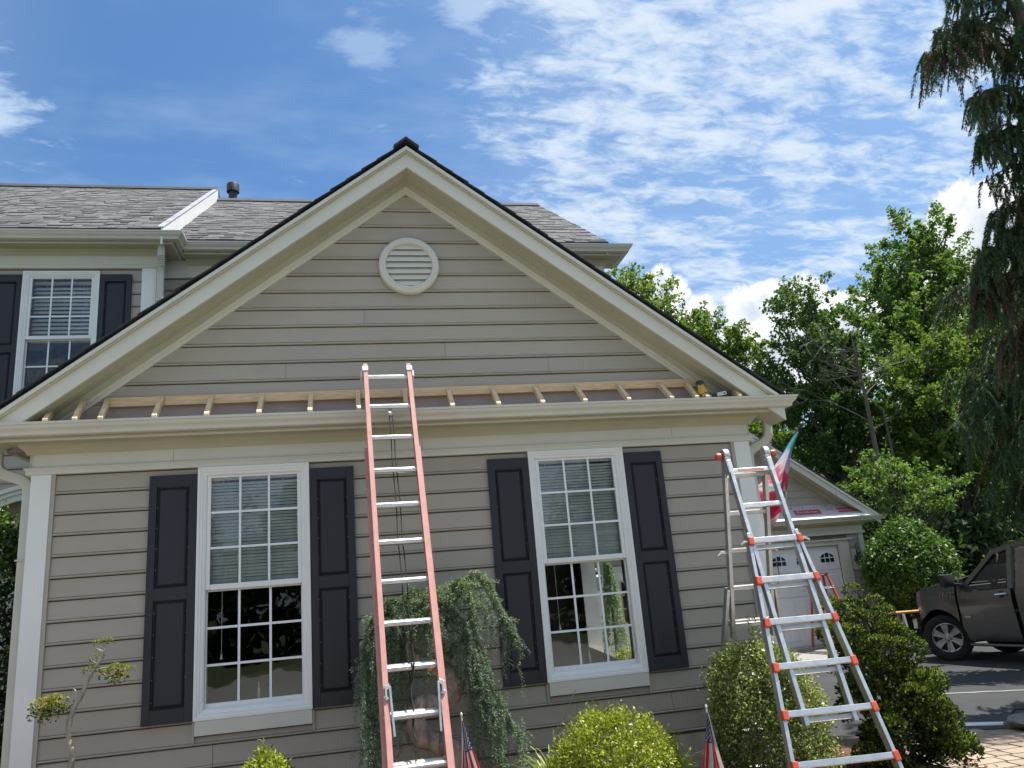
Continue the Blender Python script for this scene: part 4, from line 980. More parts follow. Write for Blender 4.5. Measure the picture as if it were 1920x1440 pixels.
for i in range(0, 11):
    rg = rung('rung', i, .012, HW-.003, ext)
    for s in (-1, 1):
        b = MB(); b.lathe([(0, .006), (.012, .005), (.020, .0), (.022, -.002)], EP(i, s*(HW+.003), .012), B_*s, 10); b.build('rung_plug', M_ALUD, rg, smooth=True)
for i in range(3, 13): rung('base_rung', i-.12, -.075, HW+.018, ext, M_ALUD)
for s in (-1, 1):
    # top caps of the fly rails
    b = MB(); b.bar(EP(-.30, s*(HW-.012), .012), EP(-.14, s*(HW-.012), .012), .05, .088, up=N_); b.bar(EP(-.18, s*(HW+.018), .0), EP(.02, s*(HW+.018), .0), .016, .07, up=N_); b.build('rail_cap', mat('white_rail_cap', (.66, .62, .58), .5, grime=.25), ext, bevel=.004)
    # rung locks
    b = MB(); u = s*(HW-.040)
    b.bar(EP(8.42, u, .055), EP(9.42, u-s*.012, .040), .014, .030, up=N_); b.bar(EP(8.40, u, .06), EP(8.46, s*(HW-.006), .06), .03, .014, up=N_); b.bar(EP(8.62, u+s*.018, .055), EP(8.66, s*(HW-.004), .055), .03, .014, up=N_)
    b.bar(EP(8.38, u+s*.026, .058), EP(8.64, u+s*.026, .058), .012, .02, up=N_)
    lk = b.build('rung_lock', M_STEEL, ext, bevel=.002)
    b = MB(); b.bar(EP(9.30, u-s*.010, .042), EP(9.62, u-s*.022, .030), .012, .024, up=N_); b.build('lock_tongue', M_BLACKP, lk)
    b = MB(); b.bar(EP(12.62, s*(HW+.022), -.075), EP(13.02, s*(HW+.022), -.06), .05, .09, up=N_); b.build('shoe', M_STEEL, ext, bevel=.004)
b = MB(); b.lathe([(0, -.012), (.026, -.012), (.022, 0), (.026, .012), (0, .012)], EP(1.20, .0, -.01), B_, 14); b.bar(EP(1.03, 0, -.01), EP(1.24, 0, -.01), .03, .012, up=N_); pu = b.build('pulley', M_STEEL, ext, smooth=True)
def sag(u0, u1, i0, i1, v0, v1, n=16, w=.004):
    return [EP(i0+(i1-i0)*k/n, u0+(u1-u0)*k/n+w*math.sin(k*1.3), v0+(v1-v0)*k/n) for k in range(n+1)]
b = MB(); b.tube(sag(-.010, -.020, 1.24, 8.1, -.012, -.03), .0046, 6); b.tube(sag(.014, .020, 1.24, 8.0, -.012, -.035), .0046, 6)
b.tube(sag(-.02, -.012, 8.0, 9.5, -.03, -.01, 10, .006), .0055, 6); b.tube(sag(-.005, -.022, 8.0, 9.45, -.02, .0, 10, .006), .0055, 6); b.tube(sag(-.012, -.03, 9.4, 10.8, -.012, -.03, 8, .006), .0046, 6)
rp = b.build('rope', M_ROPE, ext, smooth=True)
b = MB(); pts = [EP(8.0+.075*math.cos(t), .006+.008*math.sin(t*.5), .012+.028*math.sin(t)) for t in np.linspace(0, 4.4*math.pi, 40)]; b.tube(pts, .0052, 6); b.build('knot', M_ROPE, rp, smooth=True)

# ------------------------------------------------------------------ aluminium multi-position ladder
ml = thing('multi_position_ladder', (5.35, -.98, 0.0), 'aluminium folding trestle ladder with red orange rung corners standing at the house corner', 'ladder')
phi = -.108; b2 = Vector((math.cos(phi), math.sin(phi), 0)); n2 = Vector((math.sin(phi), -math.cos(phi), 0))
O2 = Vector((5.439, -1.087, 2.528)); tf = .347; tb = .285
aF = (Vector((0, 0, -1))*math.cos(tf)+n2*math.sin(tf)).normalized(); nF = (n2*math.cos(tf)+Vector((0, 0, 1))*math.sin(tf)).normalized()
HG = O2-aF*(.3048*.45)                                     # hinge axis
O3 = HG-n2*.045; aB = (Vector((0, 0, -1))*math.cos(tb)-n2*math.sin(tb)).normalized(); nB = (-n2*math.cos(tb)+Vector((0, 0, 1))*math.sin(tb)).normalized()
def FP(i, u, v=0): return HG+aF*(.3048*(i+.45))+b2*u+nF*v
def BP(i, u, v=0): return O3+aB*(.3048*(i+.45))+b2*u+nB*v
IW = .168
def wout(i): return (.362+.060*(i-2))/2+.012
def rail(name, fn, i0, u0, i1, u1, v, w, d, m, up):
    b = MB(); b.bar(fn(i0, u0, v), fn(i1, u1, v), d, w, up=b2) if False else None
    p, q = fn(i0, u0, v), fn(i1, u1, v); b.bar(p, q, w, d, up=up); return b.build(name, m, ml, bevel=.004)
ground_i = O2.z/(.3048*math.cos(tf))
for s in (-1, 1):
    rail('inner_front_rail', FP, -.30, s*IW, 6.25, s*IW, -.035 if False else 0.0, .030, .062, M_ALU, nF)
    b = MB(); p0, p1 = FP(1.78, s*wout(1.78), .004), FP(ground_i-.12, s*wout(ground_i-.12), .004); b.bar(p0, p1, .026, .072, up=nF); b.build('outer_front_rail', M_ALU, ml, bevel=.004)
    b = MB(); b.bar(FP(ground_i-.22, s*wout(ground_i-.2), 0), FP(ground_i-.02, s*wout(ground_i), 0), .05, .09, up=nF); b.build('foot', M_BLACKP, ml, bevel=.006)
    rail('inner_rear_rail', BP, -.30, s*IW, 4.4, s*IW, 0, .030, .062, M_ALUD, nB)
    gi = O2.z/(.3048*math.cos(tb))-.1
    b = MB(); b.bar(BP(3.05, s*(IW+.028), .004), BP(gi, s*wout(gi), .004), .026, .070, up=nB); b.build('outer_rear_rail', M_ALUD, ml, bevel=.004)
    b = MB(); b.bar(BP(gi-.2, s*wout(gi), 0), BP(gi-.02, s*wout(gi), 0), .05, .09, up=nB); b.build('foot', M_BLACKP, ml, bevel=.006)
    # hinge: rounded plates and red knob outside
    b = MB(); c = HG+b2*(s*IW)-n2*.022+Vector((0, 0, .005)); b.lathe([(0, -.022), (.058, -.022), (.062, -.015), (.062, .015), (.058, .022), (0, .022)], c, b2, 24)
    b.bar(c+aF*.0, c+aF*.17+nF*.004, .040, .088, up=nF); b.bar(c+aB*.0, c+aB*.17, .038, .080, up=nB)
    hg = b.build('hinge', M_ALU, ml, smooth=True, angle=40)
    for k in range(4):
        q = MB(); cc = c+aF*(.04*k+.02)*.9+b2*(-s*.0225); q.lathe([(0, .005), (.007, .004), (.008, 0)], cc, -b2*s, 8); q.build('rivet', M_STEEL, hg)
    b = MB(); b.lathe([(0, .062), (.022, .060), (.030, .05), (.030, .02), (.020, .012), (.012, 0)], c+b2*(s*.022)+n2*.01, b2*s, 16); b.build('lock_knob', M_REDP, hg, smooth=True)
def mrung(fn, i, hw, nn, aa, name, m, parent=ml, d=.030, t=.034, v=0.0):
    b = MB(); sec = [(-t*.5, -d*.5), (t*.35, -d*.5), (t*.5, -d*.3), (t*.5, d*.3), (t*.35, d*.5), (-t*.5, d*.5)]
    # flat standing face on the climbing side, fine ridges
    b.prism(sec, lambda p, e: fn(i, (-hw, hw)[e], v)+aa*p[0]*1.0+nn*p[1]); r_ = b.build(name, m, parent, bevel=.002)
    return r_
for i in range(0, 7): mrung(FP, i+(.0 if i < 2 else .13), IW-.012, nF, aF, 'inner_rung', M_ALU if i < 2 else M_ALUD, v=0.0 if i < 2 else -.006)
for i in range(2, 9):
    hw = wout(i)-.012
    rg = mrung(FP, i, hw, nF, aF, 'outer_rung', M_ALU, v=.036, d=.034, t=.040)
    for s in (-1, 1):
        b = MB(); b.bar(FP(i-.085, s*(hw+.004), .036), FP(i+.12, s*(hw+.010), .036), .040, .052, up=nF); cl = b.build('rung_corner', M_REDP, rg, bevel=.007)
for i in range(0, 5): mrung(BP, i+.05, IW-.012, nB, aB, 'rear_inner_rung', M_ALUD)
for i in range(4, 9): mrung(BP, i, wout(i)-.012 if i > 4 else IW+.02, nB, aB, 'rear_outer_rung', M_ALUD, v=.03)
for (fn, i, w_) in ((FP, 2.02, wout(2)), (BP, 2.12, IW+.01)):
    for s in (-1, 1):
        b = MB(); b.tube([fn(i, s*w_, .02), fn(i-.02, s*(w_+.045), .03), fn(i+.05, s*(w_+.075), .03)], [.013, .012, .008], 8); b.build('lock_pin', M_STEEL, ml, smooth=True)
b = MB(); b.hexa([FP(.0, u, v)+aF*w for (u, v, w) in ((-.11, .0155, -.012), (.10, .0155, -.012), (.10, .0155, .010), (-.11, .0155, .010))]+[FP(.0, u, v)+aF*w for (u, v, w) in ((-.11, .0165, -.012), (.10, .0165, -.012), (.10, .0165, .010), (-.11, .0165, .010))]); b.build('warning_sticker', mat('worn_sticker', (.55, .42, .40), .5, var=.5, vscale=25, col2=(.5, .12, .1)), ml)

# ------------------------------------------------------------------ planting in the bed
def hang_needles(path, n, L, wd, rad, tipgrow=1.0):
    """needle quads spiralling round a hanging twig; path (K,3)"""
    K = len(path)-1; t = RNG.random(n)*K; k = np.minimum(t.astype(int), K-1); fr = (t-k)[:, None]
    P = path[k]*(1-fr)+path[k+1]*fr; D = unit(path[k+1]-path[k])
    rd = unit(RNG.normal(size=(n, 3))); rd = unit(rd-D*np.sum(rd*D, 1, keepdims=True))
    dv = unit(rd*0.9+D*0.55); s = unit(np.cross(dv, RNG.normal(size=(n, 3))))
    l = L*(0.7+.6*RNG.random((n, 1))); w = wd*(0.7+.6*RNG.random((n, 1))); a = P+rd*rad
    return np.stack([a-s*w*.4, a+dv*l*.5-s*w*.5, a+dv*l, a+dv*l*.45+s*w*.5], 1)
def smooth_path(pts, n):
    pts = np.array(pts, float); m = len(pts); t = np.linspace(0, m-1, n); out = []
    for q in t:
        i = min(int(q), m-2); u = q-i
        p0 = pts[max(i-1, 0)]; p1 = pts[i]; p2 = pts[i+1]; p3 = pts[min(i+2, m-1)]
        out.append(.5*((2*p1)+(-p0+p2)*u+(2*p0-5*p1+4*p2-p3)*u*u+(-p0+3*p1-3*p2+p3)*u**3))
    return np.array(out)

# weeping blue cedar trained against the wall
wc = thing('weeping_cedar', (2.98, -.35, .12), 'weeping blue green cedar with a thick twisted trunk behind the pink ladder', 'weeping tree')
tr = smooth_path([(3.05, -.36, .05), (3.05, -.36, .55), (2.98, -.37, .66), (2.80, -.38, .74), (2.74, -.38, .86), (2.80, -.37, .97), (2.95, -.36, .96), (3.05, -.35, 1.05), (3.03, -.34, 1.17), (2.90, -.33, 1.25), (2.74, -.32, 1.32), (2.72, -.32, 1.45), (2.85, -.33, 1.60), (3.0, -.34, 1.74), (3.15, -.36, 1.86), (3.27, -.38, 1.93)], 70)
rad = np.interp(np.linspace(0, 1, 70), [0, .55, .8, .9, 1], [.085, .072, .042, .022, .006])*(1+.10*np.sin(np.arange(70)*1.9)+.06*RNG.normal(size=70))
b = MB(); b.tube([tuple(p) for p in tr], list(rad), 14); b.build('trunk', M_BARK, wc, smooth=True, angle=80)
b = MB(); b.lathe([(0, .03), (.022, .026), (.03, .0), (.028, -.03)], (2.87, -.42, 1.235), (0, -1, .2), 12); b.build('cut_limb', mat('orange_cut_wood', (.50, .20, .06), .7, var=.35, vscale=30), wc, smooth=True)
limbs = [[(2.72, -.33, 1.42), (2.62, -.38, 1.62), (2.50, -.42, 1.66), (2.41, -.45, 1.52), (2.38, -.46, 1.25)],
         [(2.80, -.34, 1.58), (2.66, -.40, 1.74), (2.55, -.44, 1.72), (2.46, -.47, 1.58)],
         [(2.85, -.34, 1.62), (2.80, -.40, 1.80), (2.70, -.46, 1.76), (2.62, -.5, 1.6)],
         [(3.0, -.34, 1.74), (2.92, -.42, 1.82), (2.88, -.5, 1.72), (2.88, -.53, 1.5)],
         [(3.05, -.35, 1.78), (3.12, -.42, 1.86), (3.20, -.47, 1.74), (3.22, -.5, 1.5)],
         [(3.27, -.38, 1.93), (3.36, -.40, 1.82), (3.44, -.42, 1.62), (3.52, -.43, 1.48), (3.55, -.43, 1.36)],
         [(3.02, -.35, 1.30), (3.12, -.42, 1.42), (3.24, -.47, 1.36), (3.30, -.5, 1.15), (3.36, -.52, .95), (3.43, -.52, .80), (3.53, -.5, .68)],
         [(2.98, -.36, 1.55), (3.08, -.44, 1.6), (3.16, -.5, 1.45), (3.22, -.55, 1.2), (3.28, -.56, .95)],
         [(2.74, -.33, 1.38), (2.56, -.40, 1.48), (2.48, -.44, 1.36), (2.43, -.45, 1.1), (2.43, -.46, .85)]]
Q = []; LB = MB()
def strand(p, L, dens=1.0, sway=.05):
    k = 9; t = np.linspace(0, 1, k)[:, None]; sw = RNG.normal(0, sway, size=2)
    pts = np.array(p)+np.concatenate([sw[0]*t+.012*np.sin(t*9+sw[0]*90), (sw[1]-.02)*t*.6, -L*t], 1)
    Q.append(hang_needles(pts, int(430*L*dens)+14, .019, .0042, .003)); return pts
for li, l in enumerate(limbs):
    P = smooth_path(l, 26); LB.tube([tuple(p) for p in P], list(np.interp(np.linspace(0, 1, 26), [0, 1], [.015, .003])), 6)
    Q.append(hang_needles(P+RNG.normal(0, .004, P.shape), 3600, .030, .0046, .012))
    for _ in range(26): k = RNG.integers(4, 26); d_ = RNG.normal(size=3)*np.array([1, .7, .8]); Q.append(hang_needles(np.array([P[k], P[k]+d_*.035, P[k]+d_*.06+np.array([0, 0, -.03])]), 90, .020, .0044, .003))
    for k in range(26):
        for _ in range(3 if li not in (5, 6, 7) else (1 if li == 5 else 2)):
            p = P[k]+RNG.normal(0, [.045, .04, .02])
            if li == 5: L = RNG.choice([.10, .2, .38], p=[.6, .28, .12])
            elif li in (6, 7): L = .16+.36*RNG.random()
            elif li in (0, 8): L = .2+.6*RNG.random()
            else: L = RNG.choice([.08, .16, .30, .5], p=[.46, .32, .17, .05])
            strand(p, min(L, p[2]-.2), 1.0)
# curtains of long strands: left side and right side
for _ in range(30):
    x = RNG.uniform(2.40, 2.52); strand((x, -.42+RNG.normal(0, .04), RNG.uniform(1.15, 1.6)), RNG.uniform(.45, 1.05), .9, .03)
for _ in range(56):
    u = RNG.random(); x = 3.12+.26*u+RNG.normal(0, .035); strand((x, -.5+RNG.normal(0, .05), 1.34-.52*u+RNG.normal(0, .06)), RNG.uniform(.35, .85)*(1-.25*u), 1.0, .03)
for x0, z0, L in ((3.35, 1.72, .55), (3.39, 1.7, .62), (3.43, 1.6, .5), (3.31, 1.75, .45), (3.47, 1.5, .4), (3.26, 1.78, .3)):
    for _ in range(3): strand((x0+RNG.normal(0, .015), -.44, z0), L*RNG.uniform(.6, 1.1), .75, .02)
for _ in range(60): k = RNG.integers(52, 69); d_ = RNG.normal(size=3)*np.array([1, .7, .7]); Q.append(hang_needles(np.array([tr[k], tr[k]+d_*.03, tr[k]+d_*.05+np.array([0, 0, -.05-.1*RNG.random()])]), 110, .022, .0044, .003))
LB.build('limbs', M_BARK, wc, smooth=True)
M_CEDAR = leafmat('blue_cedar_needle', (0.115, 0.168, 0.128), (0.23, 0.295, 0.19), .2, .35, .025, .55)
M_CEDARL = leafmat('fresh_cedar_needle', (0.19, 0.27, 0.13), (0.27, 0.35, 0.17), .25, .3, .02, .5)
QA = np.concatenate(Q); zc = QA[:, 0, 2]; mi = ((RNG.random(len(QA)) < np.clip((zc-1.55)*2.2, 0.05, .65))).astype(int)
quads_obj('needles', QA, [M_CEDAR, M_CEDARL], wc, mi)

# clipped round bush and its small brother
M_AZ = leafmat('yellow_green_leaf', (0.20, 0.26, 0.025), (0.36, 0.39, 0.04), .3, .3, .02, .4)
M_AZR = leafmat('bronze_leaf', (0.22, 0.15, 0.05), (0.30, 0.22, 0.06), .3, .3, .02, .4)
def round_bush(name, loc, r, label, n, size, grp=None):
    t = thing(name, (loc[0], loc[1], .12), label, 'shrub', grp)
    C = np.array(loc); r = np.array(r)
    # bumpy sphere of clumps
    cl = unit(RNG.normal(size=(260, 3))); cl = cl[cl[:, 2] > -.75]
    P = []; Nn = []
    for d in cl:
        rr_ = .93+.09*RNG.normal(); c = C+d*r*rr_; m = max(4, n//len(cl))
        q = c+RNG.normal(size=(m, 3))*r*.085; P.append(q); Nn.append(np.repeat(d[None], m, 0))
    P = np.concatenate(P); Nn = np.concatenate(Nn)
    V = leaf_quads(P, size, up=.45, aspect=.42, N=unit(Nn+np.array([0, 0, .5])), dirs=unit(Nn+np.array([0, 0, .6])))
    pin, dd = shell_pts(n//5, loc, r*.85, .3); V2 = leaf_quads(pin, size*1.1, up=.2, N=dd)
    quads_obj('foliage', np.concatenate([V, V2]), [M_AZ, M_AZR], t, np.where(RNG.random(len(V)+len(V2)) < .035, 1, 0))
    b = MB()
    for k in range(14):
        a = RNG.random()*6.28; e = C+np.array([math.cos(a)*r[0]*.6, math.sin(a)*r[1]*.6, r[2]*.3]); b.tube([(loc[0], loc[1], .08), tuple(C*.5+np.array([loc[0], loc[1], .2])*.5+RNG.normal(0, .03, 3)), tuple(e)], [.012, .009, .004], 5)
    b.build('stems', M_BARKG, t); return t
round_bush('round_shrub', (4.11, -.92, .485), (.42, .38, .35), 'clipped round yellow green shrub between the two tall ladders', 13000, .028)
rb = round_bush('round_shrub', (1.71, -.92, .565), (.175, .17, .27), 'small round green shrub under the window left of the pink ladder', 3200, .034)
b = MB(); b.tube([(1.69, -.93, .80), (1.70, -.95, .90), (1.675, -.95, .935), (1.655, -.95, .94)], [.004, .0035, .006, .003], 5); b.build('dry_shoot', M_PALEBARK, rb)

# variegated boxwood-like column
M_BX = leafmat('dark_box_leaf', (0.085, 0.135, 0.035), (0.19, 0.24, 0.06), .25, .35, .02, .35)
M_BXV = leafmat('cream_edged_sunlit_leaf', (0.30, 0.34, 0.13), (0.42, 0.44, 0.18), .3, .25, .02, .4)
bx = thing('variegated_shrub', (5.43, -.80, .10), 'tall variegated boxy shrub growing inside the aluminium trestle ladder', 'shrub')
P = []; Nn = []
for _ in range(1500):
    z = RNG.random()**.85*1.02; a = RNG.random()*2*math.pi
    prof = np.interp(z, [0, .25, .6, .85, .97, 1.02], [.85, 1.0, .95, .80, .58, .25])
    R_ = prof*(1+.06*math.sin(3*a+z*5)+.05*RNG.normal()); u = 1-.45*RNG.random()**2.2
    c = np.array([5.45+.445*R_*u*math.cos(a)-.11*z, -.80+.34*R_*u*math.sin(a), .12+z*1.04])
    q = c+RNG.normal(size=(22, 3))*.030; P.append(q); Nn.append(np.repeat([[math.cos(a), math.sin(a), .5+(z > .9)]], 22, 0))
for (sx, sz, L) in ((5.33, 1.12, .30), (5.37, 1.10, .22), (5.52, 1.0, .2), (5.02, .72, .12), (5.0, .6, .1), (5.62, .9, .16)):
    k = int(90*L/.3); t = RNG.random((k, 1)); dx = -.10 if sx < 5.1 else RNG.normal(0, .03); P.append(np.array([sx, -.85, sz])+t*np.array([dx, 0, L if sx > 5.1 else .05])+RNG.normal(size=(k, 3))*.013); Nn.append(RNG.normal(size=(k, 3)))
P = np.concatenate(P); Nn = unit(np.concatenate(Nn))
V = leaf_quads(P, .0225, up=.35, aspect=.62, N=Nn)
mv = (RNG.random(len(V)) < .26+.20*np.sin(P[:, 0]*9)*np.cos(P[:, 2]*8)+.30*(P[:, 0] > 5.55)+.12*(P[:, 2] > .95)).astype(int)  # variegation, plus extra cream leaves at right and top to imitate sunlight
quads_obj('foliage', V, [M_BX, M_BXV], bx, mv)
b = MB()
for k in range(12): a = k*.52; b.tube([(5.43, -.8, .05), (5.43+.12*math.cos(a), -.8+.1*math.sin(a), .45), (5.36+.25*math.cos(a), -.8+.18*math.sin(a), .95)], [.014, .01, .004], 5)
b.tube([(5.34, -.85, .95), (5.33, -.85, 1.42)], [.005, .002], 5); b.build('stems', M_BARKG, bx)

# dwarf cypress of rounded cup-like sprays
M_HK = leafmat('cypress_spray', (0.028, 0.052, 0.016), (0.075, 0.115, 0.024), .15, .35, .02, .6)
M_HKT = leafmat('cypress_tip', (0.20, 0.265, 0.034), (0.31, 0.37, 0.05), .25, .3, .02, .5)
M_HKY = leafmat('golden_cypress_tip', (0.36, 0.33, 0.055), (0.50, 0.44, 0.10), .25, .3, .02, .5)
def puff(c, r, n, tipfrac=.35):
    """cluster of upturned little fans"""
    V = []; mi = []
    nf = n; d = unit(RNG.normal(size=(nf, 3))+np.array([0, 0, .45])); d = d[d[:, 2] > -.55]; nf = len(d)
    base = np.array(c)+d*np.array(r)*(.72+.28*RNG.random((nf, 1)))
    out = unit(d+np.array([0, 0, .55])+RNG.normal(size=(nf, 3))*.25)
    for k in range(6):
        s = unit(np.cross(out, RNG.normal(size=(nf, 3)))); L = np.array(r).mean()*(.20+.16*RNG.random((nf, 1)))
        o2 = unit(out+s*(k-2.5)*.34); w = L*.42; t = unit(np.cross(o2, d+RNG.normal(size=(nf, 3))*.3))
        V.append(np.stack([base, base+o2*L*.6-t*w*.5, base+o2*L, base+o2*L*.6+t*w*.5], 1))
        mi.append((RNG.random(nf) < tipfrac*np.clip(.15+1.1*d[:, 2], 0, 1)).astype(int))
    return np.concatenate(V), np.concatenate(mi)
hk = thing('dwarf_cypress', (6.62, -.62, .10), 'dark green dwarf cypress with cloud like upturned sprays to the right of the aluminium ladder', 'conifer')
puffs = []
levels = [(1.46, .08, .10, 6.50, 1), (1.34, .20, .14, 6.52, 8), (1.20, .30, .15, 6.52, 13), (1.05, .34, .15, 6.60, 15), (.90, .30, .15, 6.58, 15), (.74, .36, .17, 6.68, 18), (.58, .40, .18, 6.70, 20), (.42, .42, .18, 6.72, 20), (.26, .44, .17, 6.74, 20), (.15, .38, .14, 6.70, 14)]
for (z, rr2, pr, xc, n) in levels:
    for k in range(n):
        a = RNG.random()*6.28; q = rr2*(.30+.78*math.sqrt(RNG.random())); puffs.append(((xc+q*math.cos(a)*1.05, -.58+q*math.sin(a)*.8, z+RNG.normal(0, .045)), pr*RNG.uniform(.45, .88)))
for p in ((6.98, -.55, .44), (7.04, -.55, .30), (7.10, -.5, .22), (6.92, -.6, .66), (6.80, -.6, 1.14), (6.86, -.6, 1.10), (6.16, -.7, 1.40), (6.24, -.7, 1.36), (6.20, -.75, .30), (6.1, -.8, .24), (6.28, -.85, .2), (7.0, -.62, .56)): puffs.append((p, .11*RNG.uniform(.8, 1.15)))
VV = []; MI = []
puffs = [((6.55+(c[0]-6.55)*(.90 if c[0] > 6.55 else 1.0), c[1], c[2]), r_*.95) for c, r_ in puffs]
for (c, r_) in puffs:
    v, m_ = puff(c, (r_, r_, r_*.78), int(190*(r_/.15)**1.2), .46); VV.append(v); MI.append(m_)
quads_obj('foliage', np.concatenate(VV), [M_HK, M_HKT], hk, np.concatenate(MI))
b = MB(); b.tube([(6.62, -.58, .02), (6.60, -.58, .5), (6.54, -.58, 1.0), (6.50, -.6, 1.42)], [.05, .04, .028, .01], 8)
for (c, r_) in puffs[::3]: b.tube([(6.6, -.58, max(.1, c[2]-.15)), tuple((np.array(c)+np.array([6.58, -.58, c[2]-.05]))/2), c], [.014, .01, .004], 5)
b.build('trunk', M_DBARK, hk)

# sparse little golden cypress by the corner board
gt = thing('sparse_cypress', (.36, -.50, .12), 'thin bare stemmed golden tipped cypress in front of the left end of the wall', 'small tree')
stem = smooth_path([(.375, -.5, .05), (.375, -.5, .72), (.385, -.5, .90), (.352, -.5, 1.06), (.372, -.5, 1.20), (.425, -.5, 1.30), (.47, -.5, 1.42), (.52, -.5, 1.50), (.555, -.5, 1.58), (.572, -.5, 1.63)], 40)
b = MB(); b.tube([tuple(p) for p in stem], list(np.interp(np.linspace(0, 1, 40), [0, .5, 1], [.022, .017, .005])*(1+.08*RNG.normal(size=40))), 9)
for br in ([(.40, -.5, 1.25), (.33, -.5, 1.30), (.27, -.52, 1.26)], [(.42, -.5, 1.29), (.37, -.5, 1.35), (.345, -.5, 1.30)], [(.40, -.5, 1.25), (.35, -.48, 1.24), (.30, -.5, 1.20)], [(.46, -.5, 1.40), (.55, -.5, 1.44), (.62, -.5, 1.42), (.72, -.5, 1.43)], [(.50, -.5, 1.46), (.58, -.5, 1.47), (.64, -.5, 1.44)], [(.52, -.5, 1.5), (.47, -.5, 1.53), (.45, -.5, 1.46)], [(.55, -.5, 1.58), (.51, -.5, 1.60), (.50, -.5, 1.57)], [(.375, -.5, .80), (.35, -.5, .76), (.335, -.5, .75), (.27, -.5, .75)]): b.tube(br, [.008, .006, .003] if len(br) == 3 else [.009, .007, .005, .002], 6)
b.build('trunk', M_BARKG, gt, smooth=True)
VV = []; MI = []
for (c, r_, n) in (((.20, -.52, 1.24), .075, 70), ((.26, -.5, 1.22), .07, 60), ((.17, -.52, 1.19), .06, 45), ((.29, -.52, 1.28), .045, 30), ((.22, -.5, 1.16), .05, 30), ((.32, -.51, 1.21), .04, 22), ((.24, -.5, 1.29), .04, 22), ((.60, -.5, 1.41), .06, 50), ((.66, -.5, 1.38), .055, 42), ((.70, -.5, 1.43), .045, 30), ((.64, -.52, 1.45), .05, 34), ((.745, -.5, 1.44), .03, 15), ((.63, -.5, 1.35), .035, 18), ((.48, -.5, 1.45), .045, 28), ((.445, -.5, 1.455), .03, 16), ((.51, -.5, 1.535), .04, 22), ((.52, -.5, 1.63), .04, 22), ((.57, -.5, 1.645), .035, 20), ((.60, -.5, 1.63), .03, 14)):
    v, m_ = puff(c, (r_*1.25, r_*1.0, r_*.9), int(n*1.7), 1.0); VV.append(v); MI.append(m_)
VV = np.concatenate(VV); MI = np.concatenate(MI)
MI = np.where(MI == 1, np.where(RNG.random(len(MI)) < .6, 2, 1), 0)
quads_obj('foliage', VV, [M_HK, M_HKT, M_HKY], gt, MI)

# big dark evergreen at the far left, by the entry
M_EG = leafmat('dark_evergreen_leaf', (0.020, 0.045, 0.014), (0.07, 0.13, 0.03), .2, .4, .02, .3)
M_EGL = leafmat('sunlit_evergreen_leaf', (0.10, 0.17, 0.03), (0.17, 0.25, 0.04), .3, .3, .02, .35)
es = thing('evergreen_shrub', (-1.05, 1.2, 0), 'tall dense dark evergreen shrub at the left edge beside the entry arch', 'shrub')
P = []; Nn = []
for _ in range(2600):
    z = RNG.random()*2.86; a = RNG.random()*6.28; w = np.interp(z, [0, .3, 2.1, 2.55, 2.9], [.52, .6, .56, .42, .08]); u = 1-.35*RNG.random()**2
    c = np.array([-1.03+w*u*math.cos(a)*1.0, 1.15+w*u*math.sin(a), z]); P.append(c+RNG.normal(size=(9, 3))*.045); Nn.append(np.repeat([[math.cos(a), math.sin(a), .7]], 9, 0))
P = np.concatenate(P); Nn = unit(np.concatenate(Nn)); V = leaf_quads(P, .055, up=.45, aspect=.5, N=Nn)
quads_obj('foliage', V, [M_EG, M_EGL], es, (RNG.random(len(V)) < np.clip((P[:, 2]-1.9)*.6, .04, .55)).astype(int))  # more pale leaves higher up: sunlight put into the leaf colour
b = MB(); b.tube([(-1.03, 1.15, 0), (-1.03, 1.15, 1.4), (-1.03, 1.15, 2.6)], [.06, .04, .01], 7); b.build('trunk', M_DBARK, es)

# strappy perennials
M_BLADE = leafmat('strap_leaf', (0.16, 0.23, 0.05), (0.36, 0.42, 0.12), .3, .3, .015, .4)
def blades(c, n, L, spread, label, lean=(0, 0)):
    t = thing('strappy_perennial', (c[0], c[1], .12), label, 'perennial', 'strappy perennials in the bed')
    V = []
    for _ in range(n):
        a = RNG.random()*6.28; l = L*RNG.uniform(.55, 1.1); k = 6; o = np.array([math.cos(a), math.sin(a)])*spread*RNG.uniform(.3, 1)+np.array(lean)
        u = np.linspace(0, 1, k+1); base = np.array(c)+np.append(RNG.normal(0, .03, 2), 0)
        pts = np.stack([base[0]+o[0]*u**1.4, base[1]+o[1]*u**1.4, base[2]+l*(u*1.25-.62*u**2.6)], 1); s = np.array([-o[1], o[0], 0]); s = s/max(np.linalg.norm(s), 1e-6); w = (.007*(1-u**2)+.0008)[:, None]
        for j in range(k): V.append(np.stack([pts[j]-s*w[j], pts[j+1]-s*w[j+1], pts[j+1]+s*w[j+1], pts[j]+s*w[j]]))
    # one ribbon per blade so each keeps its own tint
    quads_obj('blades', np.array(V), M_BLADE, t); return t
p1 = blades((3.66, -.75, .30), 60, .46, .34, 'pale strappy leaved perennial to the left of the clipped round shrub', (-.02, 0))
b = MB()
for pts in ([(3.6, -.72, .3), (3.72, -.7, .62), (3.86, -.7, .88), (3.93, -.7, 1.0)], [(3.62, -.75, .3), (3.66, -.75, .55), (3.74, -.75, .70), (3.83, -.75, .70)], [(3.6, -.75, .3), (3.74, -.74, .6), (3.9, -.74, .80)]): b.tube([tuple(q) for q in smooth_path(pts, 10)], [.0035]*9+[.0015], 5)
b.build('dry_stalks', M_PALEBARK, p1)
blades((4.58, -.86, .26), 75, .42, .30, 'pale strappy leaved perennial between the round shrub and the right hand small flag')
blades((4.93, -1.0, .12), 45, .34, .28, 'dark strappy perennial at the foot of the variegated shrub')

